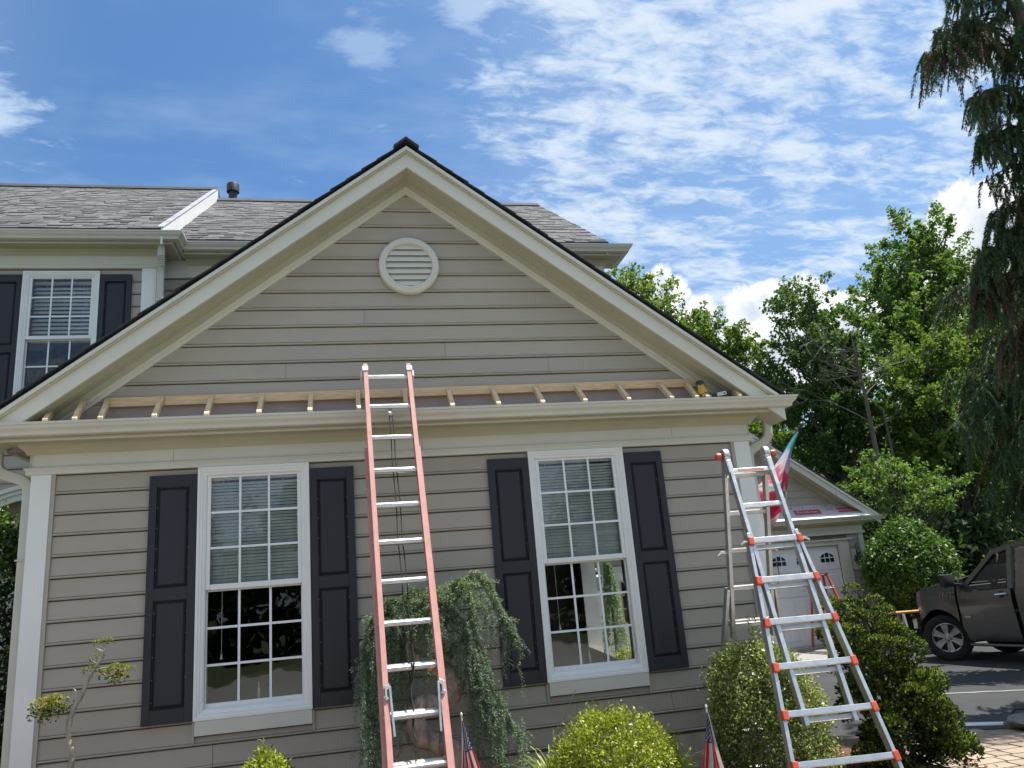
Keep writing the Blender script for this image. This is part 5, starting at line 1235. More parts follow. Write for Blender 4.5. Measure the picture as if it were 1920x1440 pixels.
# ------------------------------------------------------------------ little flags
def flagmat():
    m = bpy.data.materials.new('stars_and_stripes'); m.use_nodes = True; g = NG(m.node_tree)
    out = g.add('ShaderNodeOutputMaterial'); b = g.add('ShaderNodeBsdfPrincipled'); uv = g.add('ShaderNodeUVMap')
    u, v, _ = g.xyz(uv.outputs[0])               # u along the stripes, v across them (0 bottom .. 1 top)
    v = g.m('ADD', g.m('MULTIPLY', v, .62), .38)   # the rest of the cloth is folded away behind
    st = g.m('LESS_THAN', g.m('MODULO', g.m('FLOOR', g.m('MULTIPLY', v, 13)), 2), .5)
    c = g.mix(st, (.72, .69, .68), (.50, .022, .035))
    can = g.m('MULTIPLY', g.m('LESS_THAN', u, .4), g.m('GREATER_THAN', v, 6/13))
    cu = g.m('DIVIDE', u, .4); cv = g.m('DIVIDE', g.m('SUBTRACT', v, 6/13), 7/13)
    def grid(nx, ny, ox, oy):
        a = g.m('SUBTRACT', g.m('FRACT', g.m('ADD', g.m('MULTIPLY', cu, nx), ox)), .5); q = g.m('SUBTRACT', g.m('FRACT', g.m('ADD', g.m('MULTIPLY', cv, ny), oy)), .5)
        r_ = g.m('SQRT', g.m('ADD', g.m('MULTIPLY', a, a), g.m('MULTIPLY', q, q))); th = g.m('ARCTAN2', a, q)
        return g.m('LESS_THAN', r_, g.m('ADD', .21, g.m('MULTIPLY', g.m('COSINE', g.m('MULTIPLY', th, 5)), .09)))
    star = g.m('MAXIMUM', grid(6, 5, 0, 0), g.m('MULTIPLY', grid(6, 5, .5, .5), g.m('MULTIPLY', g.m('MULTIPLY', g.m('GREATER_THAN', cu, .085), g.m('LESS_THAN', cu, .915)), g.m('MULTIPLY', g.m('GREATER_THAN', cv, .1), g.m('LESS_THAN', cv, .9)))))
    c = g.mix(can, c, g.mix(star, (.035, .035, .16), (.72, .70, .72)))
    tx = g.noise(uv.outputs[0], 9, 3); c = g.mix(g.rng(tx, .3, .7, 0, .18), c, (.25, .2, .2)); g.put(b.inputs[0], c); b.inputs['Roughness'].default_value = .75
    t = g.add('ShaderNodeBsdfTranslucent'); g.put(t.inputs[0], c); mx = g.add('ShaderNodeMixShader'); mx.inputs[0].default_value = .3
    g.l.new(b.outputs[0], mx.inputs[1]); g.l.new(t.outputs[0], mx.inputs[2]); g.l.new(mx.outputs[0], out.inputs[0]); return m
M_FLAG = flagmat(); M_STICK = mat('white_flag_stick', (.66, .63, .56), .5)
def cloth_obj(name, fn, nu, nv, m, parent):
    me = bpy.data.meshes.new(name); V = []; F = []; UV = []
    q = base_of(parent)
    for i in range(nu+1):
        for j in range(nv+1):
            p = fn(i/nu, j/nv); V.append((p[0]-q.x, p[1]-q.y, p[2]-q.z)); UV.append((i/nu, j/nv))
    for i in range(nu):
        for j in range(nv): F.append((i*(nv+1)+j, (i+1)*(nv+1)+j, (i+1)*(nv+1)+j+1, i*(nv+1)+j+1))
    me.from_pydata(V, [], F); ul_ = me.uv_layers.new(name='UVMap')
    for lp in me.loops: ul_.data[lp.index].uv = UV[lp.vertex_index]
    me.materials.append(m); me.shade_smooth(); me.update(); return link(name, me, parent)
def stick_flag(top, base, label, hang):
    t = thing('stick_flag', base, label, 'flag', 'small stars and stripes flags in the bed')
    T, Bs = Vector(top), Vector(base); d = (Bs-T).normalized()
    b = MB(); b.tube([T, Bs], .0055, 8); b.build('stick', M_STICK, t, smooth=True)
    b = MB(); b.lathe([(0, .022), (.007, .014), (.0095, .004), (.006, -.006), (.006, -.02)], T, -d, 10); b.build('finial', M_STICK, t, smooth=True)
    H = .46
    def fn(u, v):
        # hangs from the upper hoist corner: stripes run down, pleats spread towards the free edge
        s0 = .035+u*H; wd = (.022+.46*u**1.05)*abs(hang[0]); sg = 1 if hang[0] > 0 else -1
        p = T+d*s0
        fold = (.010+.020*u)*math.sin(v*13+u*1.5+1)
        return (p.x+sg*wd*(v-.30+.05*math.sin(v*6+u*4)), p.y-.012-fold, p.z-.03*u*math.sin(v*3.1))
    cloth_obj('flag_cloth', fn, 40, 20, M_FLAG, t); return t
stick_flag((3.007, -1.1, .965), (3.03, -1.1, .08), 'small stars and stripes flag on a stick beside the foot of the pink ladder', (.40, 0, 1.0))
stick_flag((4.74, -1.2, .845), (4.76, -1.2, .08), 'small stars and stripes flag on a white tipped stick in front of the variegated shrub', (-.42, 0, 1.0))

# flowery garden flag on a wall pole
def floralmat():
    m = bpy.data.materials.new('watermelon_print'); m.use_nodes = True; g = NG(m.node_tree)
    out = g.add('ShaderNodeOutputMaterial'); b = g.add('ShaderNodeBsdfPrincipled'); uv = g.add('ShaderNodeUVMap'); w = g.add('ShaderNodeMapping'); w.inputs['Scale'].default_value = (1, 2.2, 1); g.put(w.inputs[0], uv.outputs[0]); vec = w.outputs[0]
    wob = g.vm('ADD', vec, g.vm('SCALE', g.comb(g.noise(vec, 6, 3), g.noise(g.vm('ADD', vec, (3, 1, 0)), 6, 3), 0), .10))
    _, vv, _ = g.xyz(uv.outputs[0])
    uu_, _, _ = g.xyz(wob)
    t_ = g.m('ADD', uu_, g.m('MULTIPLY', g.m('SUBTRACT', g.noise(wob, 5.0, 3, .5), .5), .30))
    cr = g.add('ShaderNodeValToRGB'); cr.color_ramp.interpolation = 'EASE'; els = cr.color_ramp.elements
    cols = [(0, (.03, .25, .30)), (.14, (.04, .33, .38)), (.22, (.10, .42, .45)), (.28, (.45, .60, .74)), (.335, (.74, .48, .60)), (.38, (.70, .70, .76)), (.43, (.70, .12, .20)), (.53, (.70, .07, .15)), (.56, (.74, .72, .66)), (.60, (.10, .38, .30)), (.65, (.74, .45, .50)), (.69, (.66, .035, .10)), (.77, (.62, .04, .10)), (.80, (.75, .72, .68)), (.85, (.70, .30, .46)), (.90, (.06, .42, .46)), (1, (.04, .34, .40))]
    while len(els) < len(cols): els.new(.5)
    for e_, (p_, c_) in zip(els, cols): e_.position = p_
    for e_, (p_, c_) in zip(els, cols): e_.color = (*c_, 1)
    g.put(cr.inputs[0], t_); c = cr.outputs[0]; n = t_
    sp = g.add('ShaderNodeTexVoronoi'); g.put(sp.inputs['Vector'], wob); sp.inputs['Scale'].default_value = 16
    c = g.mix(g.m('MULTIPLY', g.m('LESS_THAN', sp.outputs['Distance'], .14), .6), c, (.74, .62, .62))
    g.put(b.inputs[0], c); b.inputs['Roughness'].default_value = .6
    t = g.add('ShaderNodeBsdfTranslucent'); g.put(t.inputs[0], c); mx = g.add('ShaderNodeMixShader'); mx.inputs[0].default_value = .35
    g.l.new(b.outputs[0], mx.inputs[1]); g.l.new(t.outputs[0], mx.inputs[2]); g.l.new(mx.outputs[0], out.inputs[0]); return m
FT = Vector((7.21, .95, 3.27)); FB = Vector((6.03, .95, 1.93)); 
gf = thing('garden_flag', tuple(FB), 'teal and pink watermelon print garden flag drooping from a pole on the house corner', 'flag')
b = MB(); b.tube([FB, FT], .012, 8); b.build('pole', mat('dark_flag_pole', (.03, .03, .03), .5), gf, smooth=True)
b = MB(); b.lathe([(0, .07), (.012, .06), (.026, .03), (.012, .0), (.02, -.01), (.012, -.02)], FT, FT-FB, 10); b.build('finial', M_BLACKP, gf, smooth=True)
def gfn(u, v):
    # u down the pole from the tip, v across the cloth; it wraps and hangs in long folds
    p = FT.lerp(FB, .03+.72*u); w = np.interp(u, [0, .2, .42, .6, .8, 1], [.03, .07, .17, .27, .27, .20])
    a = v*7.5+u*2.2
    x = p.x+w*(.62*math.sin(a)+.12*math.sin(a*2.3+1)); y = p.y+w*.5*math.cos(a)
    z = p.z-v*.34*u**1.2-.05*math.sin(v*9+u*10)*u-.02
    return (x, y, z)
cloth_obj('flag_cloth', gfn, 50, 44, floralmat(), gf)

# ------------------------------------------------------------------ pickup on the drive
tk = thing('pickup_truck', (12.36, 5.82, 0), 'dark grey pickup truck parked on the drive facing away at the right edge', 'pickup truck')
M_PAINT = mat('dark_grey_paint', (0.088, 0.089, 0.089), 0.22, 0.4, var=0.06, vscale=1.2, spec=.6, coat=.7, grime=.08)
M_BTRIM = mat('black_trim', (0.016, 0.016, 0.017), 0.55)
M_TYRE = mat('tyre_rubber', (0.020, 0.020, 0.021), 0.85, var=.3, vscale=12, bump=.2, bscale=60)
M_RIM = mat('machined_rim', (0.42, 0.42, 0.43), 0.32, .85, var=.12, vscale=8)
M_RIMD = mat('dark_rim_pocket', (0.05, 0.05, 0.055), 0.5, .4)
M_CHROME = mat('chrome', (0.62, 0.63, 0.65), 0.15, 1.0)
M_TGLASS = glassmat('tinted_truck_glass', (0.90, 0.97, 0.95), 1.0)
az = R(-80); TD = Vector((math.cos(az), math.sin(az), 0)); TL = Vector((math.sin(az), -math.cos(az), 0))    # rearward, leftward (towards the camera)
TF = Vector((12.36, 5.82, 0))
def TP(s_, t, z): return TF+TD*s_+TL*t+Vector((0, 0, z))
TW = 1.62                        # body width
AX = (-.09, 2.98); AR = .49
def zbot(s_):
    for a in AX:
        if abs(s_-a) < AR: return .38+math.sqrt(AR*AR-(s_-a)**2)
    return .34 if s_ > -.5 else .46
def ztop(s_): return np.interp(s_, [-.63, -.60, -.50, -.25, .10, .46, .60, .80, 1.4, 2.2, 2.6, 4.3], [1.06, 1.12, 1.18, 1.25, 1.30, 1.36, 1.24, 1.15, 1.18, 1.20, 1.24, 1.24])
def tside(s_, z):
    t = np.interp(z, [.3, .45, .7, .95, 1.1, 1.2, 1.4], [-.07, -.015, .005, .022, .015, -.012, -.07])
    if s_ < -.25: t -= ((-.25-s_)/.38)**2.4*.13
    for a in AX:
        q = math.hypot(s_-a, z-.38)
        if q < .62: t += .028*max(0, 1-max(0, q-.47)/.15)
    return t
stn = sorted(set([round(x, 3) for x in np.concatenate([np.arange(-.63, 4.35, .09), [a+AR*math.cos(k) for a in AX for k in np.linspace(0, math.pi, 17)], [-.5001, -.4999, .34, 1.36, 1.372, 2.05, 2.062]])]))
def bodyside(name, s0, s1, sgn, parent, m):
    b = MB(); ss = [q for q in stn if s0-1e-6 <= q <= s1+1e-6]; rows = 12
    def pt(s_, k):
        zb, zt = zbot(s_), ztop(s_); z = zb+(zt-zb)*k/rows; t = tside(s_, z)
        return TP(s_, t if sgn > 0 else -TW-t, z)
    for a, c in zip(ss, ss[1:]):
        for k in range(rows): b.quad(pt(a, k), pt(c, k), pt(c, k+1), pt(a, k+1))
    bm_o = b.build(name, m, parent, smooth=False)
    me = bm_o.data; bm = bmesh.new(); bm.from_mesh(me); bmesh.ops.remove_doubles(bm, verts=bm.verts, dist=1e-4); bmesh.ops.recalc_face_normals(bm, faces=bm.faces); bm.to_mesh(me); bm.free(); me.shade_smooth(); me.set_sharp_from_angle(angle=R(35))
    return bm_o
for sgn in (1, -1):
    bodyside('fender', -.63, .335, sgn, tk, M_PAINT)
    d1 = bodyside('door', .343, 1.36, sgn, tk, M_PAINT); d2 = bodyside('door', 1.373, 2.05, sgn, tk, M_PAINT); bodyside('bed_side', 2.062, 4.32, sgn, tk, M_PAINT)
    tt = (lambda t: t) if sgn > 0 else (lambda t: -TW-t)
    for dd, sh in ((d1, 1.20), (d2, 1.92)):
        b = MB(); b.tube([TP(sh-.105, tt(.030), 1.075), TP(sh-.08, tt(.062), 1.083), TP(sh+.06, tt(.064), 1.093), TP(sh+.10, tt(.030), 1.095)], [.014, .018, .018, .014], 8); b.build('handle', M_CHROME, dd, smooth=True)
        q = MB(); q.lathe([(0, .006), (.05, .004), (.058, -.003)], TP(sh, tt(.018), 1.085), TL*sgn, 14); q.build('handle_cup', M_BTRIM, dd, smooth=True)
    # side step
    b = MB(); b.tube([TP(.42, tt(-.05), .30), TP(.48, tt(.055), .295), TP(2.35, tt(.055), .295), TP(2.42, tt(-.05), .30)], .034, 10, flat=.7); b.build('running_board', mat('dull_step', (.16, .16, .17), .4, .6), tk, smooth=True)
    # mirror
    b = MB(); b.bar(TP(.50, tt(-.02), 1.25), TP(.36, tt(.14), 1.30), .05, .05); b.bar(TP(.36, tt(.06), 1.345), TP(.36, tt(.30), 1.345), .115, .21, up=(0, 0, 1)); b.build('mirror', M_BTRIM, tk, smooth=True, bevel=.022)
    # window frames and glass
    # greenhouse points: s, inset, z
    G = [(.52, -.03, 1.24), (.62, -.035, 1.30), (1.08, -.155, 1.755), (1.40, -.185, 1.84), (1.80, -.195, 1.875), (2.2, -.195, 1.87), (2.42, -.19, 1.82)]
    def gp(k): return TP(G[k][0], tt(G[k][1]), G[k][2])
    b = MB()
    for a, c, w in ((0, 2, .07), (2, 3, .075), (3, 4, .08), (4, 5, .08), (5, 6, .085)): b.bar(gp(a), gp(c), w, .055, up=TL)
    b.bar(TP(1.365, tt(-.012), 1.17), TP(1.39, tt(-.18), 1.84), .085, .05, up=TL); b.bar(TP(2.08, tt(-.012), 1.18), TP(2.09, tt(-.19), 1.86), .09, .05, up=TL); b.bar(TP(2.62, tt(-.02), 1.22), gp(6), .12, .06, up=TL)
    b.build('window_pillar', M_PAINT if sgn > 0 else M_BTRIM, tk)
    for (pts, dd) in (([(.56, -.03, 1.20), (.80, -.02, 1.145), (1.33, -.015, 1.18), (1.36, -.175, 1.80), (1.12, -.16, 1.74), (.66, -.04, 1.30)], d1), ([(1.41, -.015, 1.18), (2.03, -.015, 1.19), (2.05, -.18, 1.83), (1.43, -.178, 1.81)], d2), ([(2.13, -.015, 1.20), (2.55, -.02, 1.22), (2.42, -.17, 1.76), (2.14, -.185, 1.83)], tk)):
        b = MB(); b.quad(*[TP(p[0], tt(p[1]-.012), p[2]) for p in pts]); b.build('window_pane', M_TGLASS, dd)
    # badge and vent on the fender
    if sgn > 0:
        b = MB(); b.bar(TP(.43, .026, .735), TP(.55, .026, .738), .004, .018); b.build('emblem_bar', M_CHROME, d1)
        cu = bpy.data.curves.new('lettering', 'FONT'); cu.body = '/ F-150'; cu.size = .105; cu.extrude = .004; cu.align_x = 'CENTER'; cu.materials.append(M_CHROME); cu.shear = .15
        t_ = to_mesh(link('lettering', cu, tk)); t_.data.materials.clear(); t_.data.materials.append(M_CHROME)
        e0 = TP(.16, .024, 1.075)-base_of(tk); t_.matrix_local = Matrix(((TD.x, 0, TL.x, e0.x), (TD.y, 0, TL.y, e0.y), (0, 1, 0, e0.z), (0, 0, 0, 1)))
# hood, nose, roof, tail
b = MB(); ss = [-.63, -.58, -.5, -.35, -.2, 0, .2, .46]
for a, c in zip(ss, ss[1:]):
    for k in range(12):
        def hp(s_, u):
            v = u/12; crown = .055*math.sin(math.pi*v)**.7+(.02 if .2 < v < .8 else 0); return TP(s_, tside(s_, ztop(s_))*(1-v)+(-TW-tside(s_, ztop(s_)))*v, ztop(s_)+crown*min(1, (s_+.66)*4))
        b.quad(hp(a, k), hp(c, k), hp(c, k+1), hp(a, k+1))
b.build('hood', M_PAINT, tk, smooth=True)
b = MB()
for k in range(12):
    for (za, zb) in ((.46, .62), (.62, .75), (.75, 1.06)):
        def np_(u, z):
            v = u/12; bow = -.13*math.sin(math.pi*v)**.6; return TP(-.63+bow, tside(-.63, z)*(1-v)+(-TW-tside(-.63, z))*v, z)
        b.quad(np_(k, za), np_(k+1, za), np_(k+1, zb), np_(k, zb))
b.build('front_panel', M_BTRIM, tk, smooth=True)
b = MB(); b.bar(TP(-.66, .0, .62), TP(-.70, -TW, .62), .10, .18); b.build('bumper', M_CHROME, tk, bevel=.03)
b = MB(); b.bar(TP(-.625, -.20, 1.0), TP(-.56, .0-.115, 1.02), .06, .20); b.build('headlight', mat('headlight_lens', (.5, .52, .5), .1), tk, bevel=.02)
b = MB(); rs = [(1.10, 1.755), (1.25, 1.81), (1.45, 1.865), (1.8, 1.895), (2.2, 1.89), (2.44, 1.83)]
for (a, za), (c, zc) in zip(rs, rs[1:]):
    for k in range(10):
        rp = lambda s_, z, u: TP(s_, -.16-(TW-.32)*u/10, z+.035*math.sin(math.pi*u/10)**.6)
        b.quad(rp(a, za, k), rp(c, zc, k), rp(c, zc, k+1), rp(a, za, k+1))
b.build('cab_roof', M_PAINT, tk, smooth=True)
b = MB(); b.quad(TP(.50, -.05, 1.28), TP(.50, -TW+.05, 1.28), TP(1.11, -TW+.17, 1.76), TP(1.11, -.17, 1.76)); b.build('windscreen', M_TGLASS, tk)
b = MB(); b.quad(TP(2.62, -.05, 1.22), TP(2.62, -TW+.05, 1.22), TP(2.44, -TW+.2, 1.82), TP(2.44, -.2, 1.82)); b.build('rear_window', M_TGLASS, tk)
b = MB(); b.hexa([TP(.45, -.06, .36), TP(.45, -TW+.06, .36), TP(4.3, -TW+.06, .36), TP(4.3, -.06, .36), TP(.45, -.06, .80), TP(.45, -TW+.06, .80), TP(4.3, -TW+.06, .80), TP(4.3, -.06, .80)])
b.hexa([TP(.42, -.06, .80), TP(.42, -TW+.06, .80), TP(.62, -TW+.06, .80), TP(.62, -.06, .80), TP(.42, -.06, 1.25), TP(.42, -TW+.06, 1.25), TP(.75, -TW+.06, 1.17), TP(.75, -.06, 1.17)])
b.hexa([TP(-.5, -.30, .5), TP(-.5, -TW+.30, .5), TP(.42, -TW+.30, .5), TP(.42, -.30, .5), TP(-.5, -.30, 1.05), TP(-.5, -TW+.30, 1.05), TP(.42, -TW+.30, 1.2), TP(.42, -.30, 1.2)])
b.hexa([TP(2.64, -.05, .8), TP(2.64, -TW+.05, .8), TP(2.7, -TW+.05, .8), TP(2.7, -.05, .8), TP(2.64, -.05, 1.22), TP(2.64, -TW+.05, 1.22), TP(2.7, -TW+.05, 1.22), TP(2.7, -.05, 1.22)])
b.build('interior_and_chassis', M_BTRIM, tk)
b = MB(); b.hexa([TP(4.30, .0, .45), TP(4.30, -TW, .45), TP(4.34, -TW, .45), TP(4.34, 0, .45), TP(4.30, 0, 1.24), TP(4.30, -TW, 1.24), TP(4.34, -TW, 1.24), TP(4.34, 0, 1.24)]); b.build('tailgate', M_PAINT, tk)
for t0 in (-.42, -1.2):
    b = MB(); b.bar(TP(1.22, t0, .95), TP(1.36, t0, 1.45), .46, .14, up=TD); st = b.build('seat', M_BTRIM, tk, bevel=.04)
    b = MB(); b.bar(TP(1.36, t0, 1.46), TP(1.40, t0, 1.62), .26, .09, up=TD); b.build('headrest', M_BTRIM, st, bevel=.03)
b = MB(); c = TP(.86, -.42, 1.20); e1 = TL; e2 = (Vector((0, 0, 1))*.86+TD*.5).normalized()
b.tube([c+e1*(.17*math.cos(k))+e2*(.17*math.sin(k)) for k in np.linspace(0, 2*math.pi, 25)], .016, 8); b.bar(c-e1*.16, c+e1*.16, .05, .02); b.bar(c, c-e2.cross(e1)*.2, .05, .05); b.build('steering_wheel', M_BTRIM, tk, smooth=True)
b = MB(); b.bar(TP(.98, -.60, 1.62), TP(1.0, -.86, 1.62), .03, .06); b.build('rear_view_mirror', M_BTRIM, tk)
def wheel(s_, t, steer, sgn, spare=False):
    c = TP(s_, t, .385); ax = (TL*math.cos(steer)-TD*math.sin(steer)).normalized()*sgn; ra = .385
    root = MB(); root.lathe([(.235, .085), (.262, .100), (.33, .108), (.365, .098), (.383, .07), (.386, 0), (.383, -.08), (.36, -.12), (.30, -.13), (.23, -.12)], c, ax, 48)
    # tread blocks
    for k in range(48):
        a = 2*math.pi*k/48; x = ax.orthogonal().normalized(); y = ax.cross(x); e = x*math.cos(a)+y*math.sin(a); f_ = -x*math.sin(a)+y*math.cos(a)
        for off in (-.06, .0, .058): root.bar(c+e*.383+ax*(off-.022), c+e*.383+ax*(off+.022), .03, .010, up=e)
    wh = root.build('wheel', M_TYRE, tk, smooth=True, angle=30)
    b = MB(); b.lathe([(.238, .060), (.250, .088), (.236, .096), (.222, .085), (.216, .03), (.21, -.08)], c, ax, 48); rim = b.build('rim', M_RIM, wh, smooth=True)
    b = MB(); b.lathe([(.215, .0), (.06, .02), (0, .02)], c, ax, 32); b.build('brake_disc', M_RIMD, wh, smooth=True)
    x = Vector((0, 0, 1)) if abs(ax.z) < .5 else TD; x = (x-ax*x.dot(ax)).normalized(); y = ax.cross(x)
    for k in range(6):
        a = 2*math.pi*k/6+.1; e = x*math.cos(a)+y*math.sin(a); f_ = -x*math.sin(a)+y*math.cos(a); b = MB()
        for q in (-1, 1): b.bar(c+e*.055+f_*q*.020+ax*.072, c+e*.228+f_*q*.046+ax*.085, .022, .035, up=ax, wb=.028)
        b.bar(c+e*.07+ax*.062, c+e*.225+ax*.072, .045, .02, up=ax, wb=.085)
        b.build('spoke', M_RIM, wh, bevel=.003)
    b = MB(); b.lathe([(0, .098), (.038, .096), (.046, .088), (.072, .080), (.075, .06)], c, ax, 24); b.build('hub_cap', M_RIM, wh, smooth=True)
    for k in range(6):
        a = 2*math.pi*(k+.5)/6+.1; e = x*math.cos(a)+y*math.sin(a); b = MB(); b.lathe([(0, .10), (.010, .098), (.012, .07)], c+e*.062, ax, 6); b.build('wheel_nut', M_CHROME, wh)
    return wh
wheel(AX[0], -.10, R(-33), 1); wheel(AX[0], -TW+.10, R(-33), -1); wheel(AX[1], -.10, 0, 1); wheel(AX[1], -TW+.10, 0, -1)
for a in AX:
    N = 20
    for (ta, tb) in ((-.012, -.42), (-TW+.012, -TW+.42)):
        b = MB(); q = lambda t, w: TP(a+AR*1.0*math.cos(t), w, .38+AR*math.sin(t))
        for k in range(N):
            t0, t1 = math.pi*k/N-.15, math.pi*(k+1)/N-.15; b.quad(q(t0, ta), q(t1, ta), q(t1, tb), q(t0, tb))
        b.build('wheel_well', M_BTRIM, tk)

# ------------------------------------------------------------------ things about the drive
sl = thing('step_ladder', (11.95, 8.75, .15), 'red fibreglass step ladder with a black top standing before the garage door', 'ladder')
M_RFG = mat('red_fibreglass', (.50, .065, .035), .5, var=.1, grime=.15); GZ = .11
b = MB(); b.hexa([(11.72, 8.66, 1.575), (12.08, 8.66, 1.575), (12.08, 8.84, 1.575), (11.72, 8.84, 1.575), (11.72, 8.66, 1.635), (12.08, 8.66, 1.635), (12.08, 8.84, 1.635), (11.72, 8.84, 1.635)]); b.build('top_cap', mat('maroon_black_cap', (.075, .022, .022), .5), sl, bevel=.008)
b = MB(); b.quad((11.84, 8.655, 1.59), (11.98, 8.655, 1.59), (11.98, 8.655, 1.62), (11.84, 8.655, 1.62)); b.build('cap_label', M_PRINT, sl)
for s in (-1, 1):
    xm = 11.90; b = MB(); b.bar((xm+s*.15, 8.68, 1.60), (xm+s*.30, 8.18, GZ), .03, .06, up=(0, 1, 0)); b.build('front_rail', M_RFG, sl)
    b = MB(); b.bar((xm+s*.14, 8.82, 1.60), (xm+s*.27, 9.0, .16), .028, .05, up=(0, 1, 0)); b.build('rear_rail', M_RFG, sl)
for k in range(4):
    z = 1.34-.305*k; u = (1.60-z)/1.49; y = 8.68-.50*u; w = .15+.15*u; b = MB(); b.box(11.90-w, 11.90+w, y-.04, y+.04, z-.025, z+.018); b.build('step', M_ALU, sl, bevel=.004)
for k in range(3):
    z = 1.2-.4*k; u = (1.60-z)/1.44; b = MB(); b.bar((11.90-.14-.13*u, 8.82+.18*u, z), (11.90+.14+.13*u, 8.82+.18*u, z), .025, .025); b.build('rear_bar', M_ALUD, sl)
for s in (-1, 1): b = MB(); b.bar((11.9+s*.24, 8.45, .95), (11.9+s*.20, 8.9, .97), .015, .02); b.build('spreader', M_ALUD, sl)
tb = thing('trestle_table', (12.4, 7.1, 0), 'orange brown plank on a pale folding trestle beside the pickup', 'work table')
b = MB(); b.hexa([(11.95, 7.28, .765), (13.35, 6.95, .765), (13.45, 7.30, .765), (12.05, 7.62, .765), (11.95, 7.28, .80), (13.35, 6.95, .80), (13.45, 7.30, .80), (12.05, 7.62, .80)]); b.build('plank', mat('orange_plywood', (.52, .26, .10), .6, var=.12, vscale=3, stretch=(1, 8, 8)), tb, bevel=.004)
for (x, y) in ((12.45, 7.02), (12.62, 7.40)):
    for s in (-1, 1): b = MB(); b.bar((x, y, .765), (x+s*.03-.02, y+s*.16, .13 if y > 7.2 else .03), .035, .035); b.build('leg', mat('pale_trestle_leg', (.5, .49, .44), .5), tb)
rl = MB(); rl.tube([(12.30, 7.55, .24), (12.85, 7.30, .24)], .10, 16); 
rl.hexa([(12.45, 7.20, .135), (12.86, 7.06, .135), (12.87, 7.24, .26), (12.46, 7.40, .26), (12.45, 7.20, .14), (12.86, 7.06, .14), (12.87, 7.24, .265), (12.46, 7.40, .265)])
rt = thing('material_roll', (12.55, 7.4, .13), 'grey roll of roofing underlayment lying on the kerb under the plank', 'roll')
rl.build('roll', mat('grey_wrap', (.34, .345, .38), .55, var=.15, vscale=6), rt, smooth=True)
b = MB(); pts = [(9.35, 3.18), (9.92, 2.91), (10.3, 2.73), (10.67, 2.52), (11.4, 2.05), (12.4, 1.45), (14, .4)]; P = smooth_path([(x, y, .010) for x, y in pts], 40); P[:, 1] += .012*np.sin(np.arange(40)*1.1)
b.tube([tuple(p) for p in P], .0075, 6); tag(b.build('long_cord', mat('white_cord', (.6, .59, .56), .5), smooth=True), 'thin white cord lying across the asphalt drive', 'cord')
st = MB(); st.hexa([(8.50, 1.10, .006), (8.98, .80, .006), (9.02, .84, .006), (8.53, 1.16, .006), (8.53, 1.11, .03), (8.98, .81, .035), (9.01, .84, .035), (8.55, 1.15, .03)]); tag(st.build('trim_offcut', M_WHITE, bevel=.004), 'white offcut of trim on the edge of the paver walk', 'offcut')
bg = thing('canvas_bag', (8.95, .50, 0), 'crumpled grey canvas bag on the edge of the paver walk', 'bag')
b = MB(); n1, n2_ = 22, 12
def bagp(i, j):
    a = 2*math.pi*i/n1; v = j/n2_; r = math.sin(math.pi*min(v*.92+.08, 1))**.55; k = 1+.10*math.sin(a*3+v*5)+.06*math.sin(a*7+v*9)
    return (8.98+.36*r*k*math.cos(a), .44+.24*r*k*math.sin(a)-.12*math.cos(a)*.8, .012+.155*v*(1+.18*math.sin(a*2+1))+.012*math.sin(a*5+v*8))
for i in range(n1):
    for j in range(n2_): b.quad(bagp(i, j), bagp(i+1, j), bagp(i+1, j+1), bagp(i, j+1))
b.build('bag_body', mat('grey_canvas', (.17, .165, .155), .9, var=.3, vscale=8, bump=.4, bscale=60), bg, smooth=True, angle=60)
b = MB(); b.tube([(8.75, .62, .14), (8.80, .60, .20), (8.95, .52, .205), (9.05, .46, .15)], .012, 6); b.build('bag_strap', M_BTRIM, bg, smooth=True)
sc_ = MB(); sc_.hexa([(11.55, 8.0, .03), (12.0, 7.86, .03), (12.02, 7.9, .03), (11.57, 8.05, .03), (11.55, 8.0, .05), (12.0, 7.86, .05), (12.02, 7.9, .05), (11.57, 8.05, .05)])
tag(sc_.build('trim_scrap', M_CURB), 'thin grey scrap lying on the apron before the garage', 'offcut')

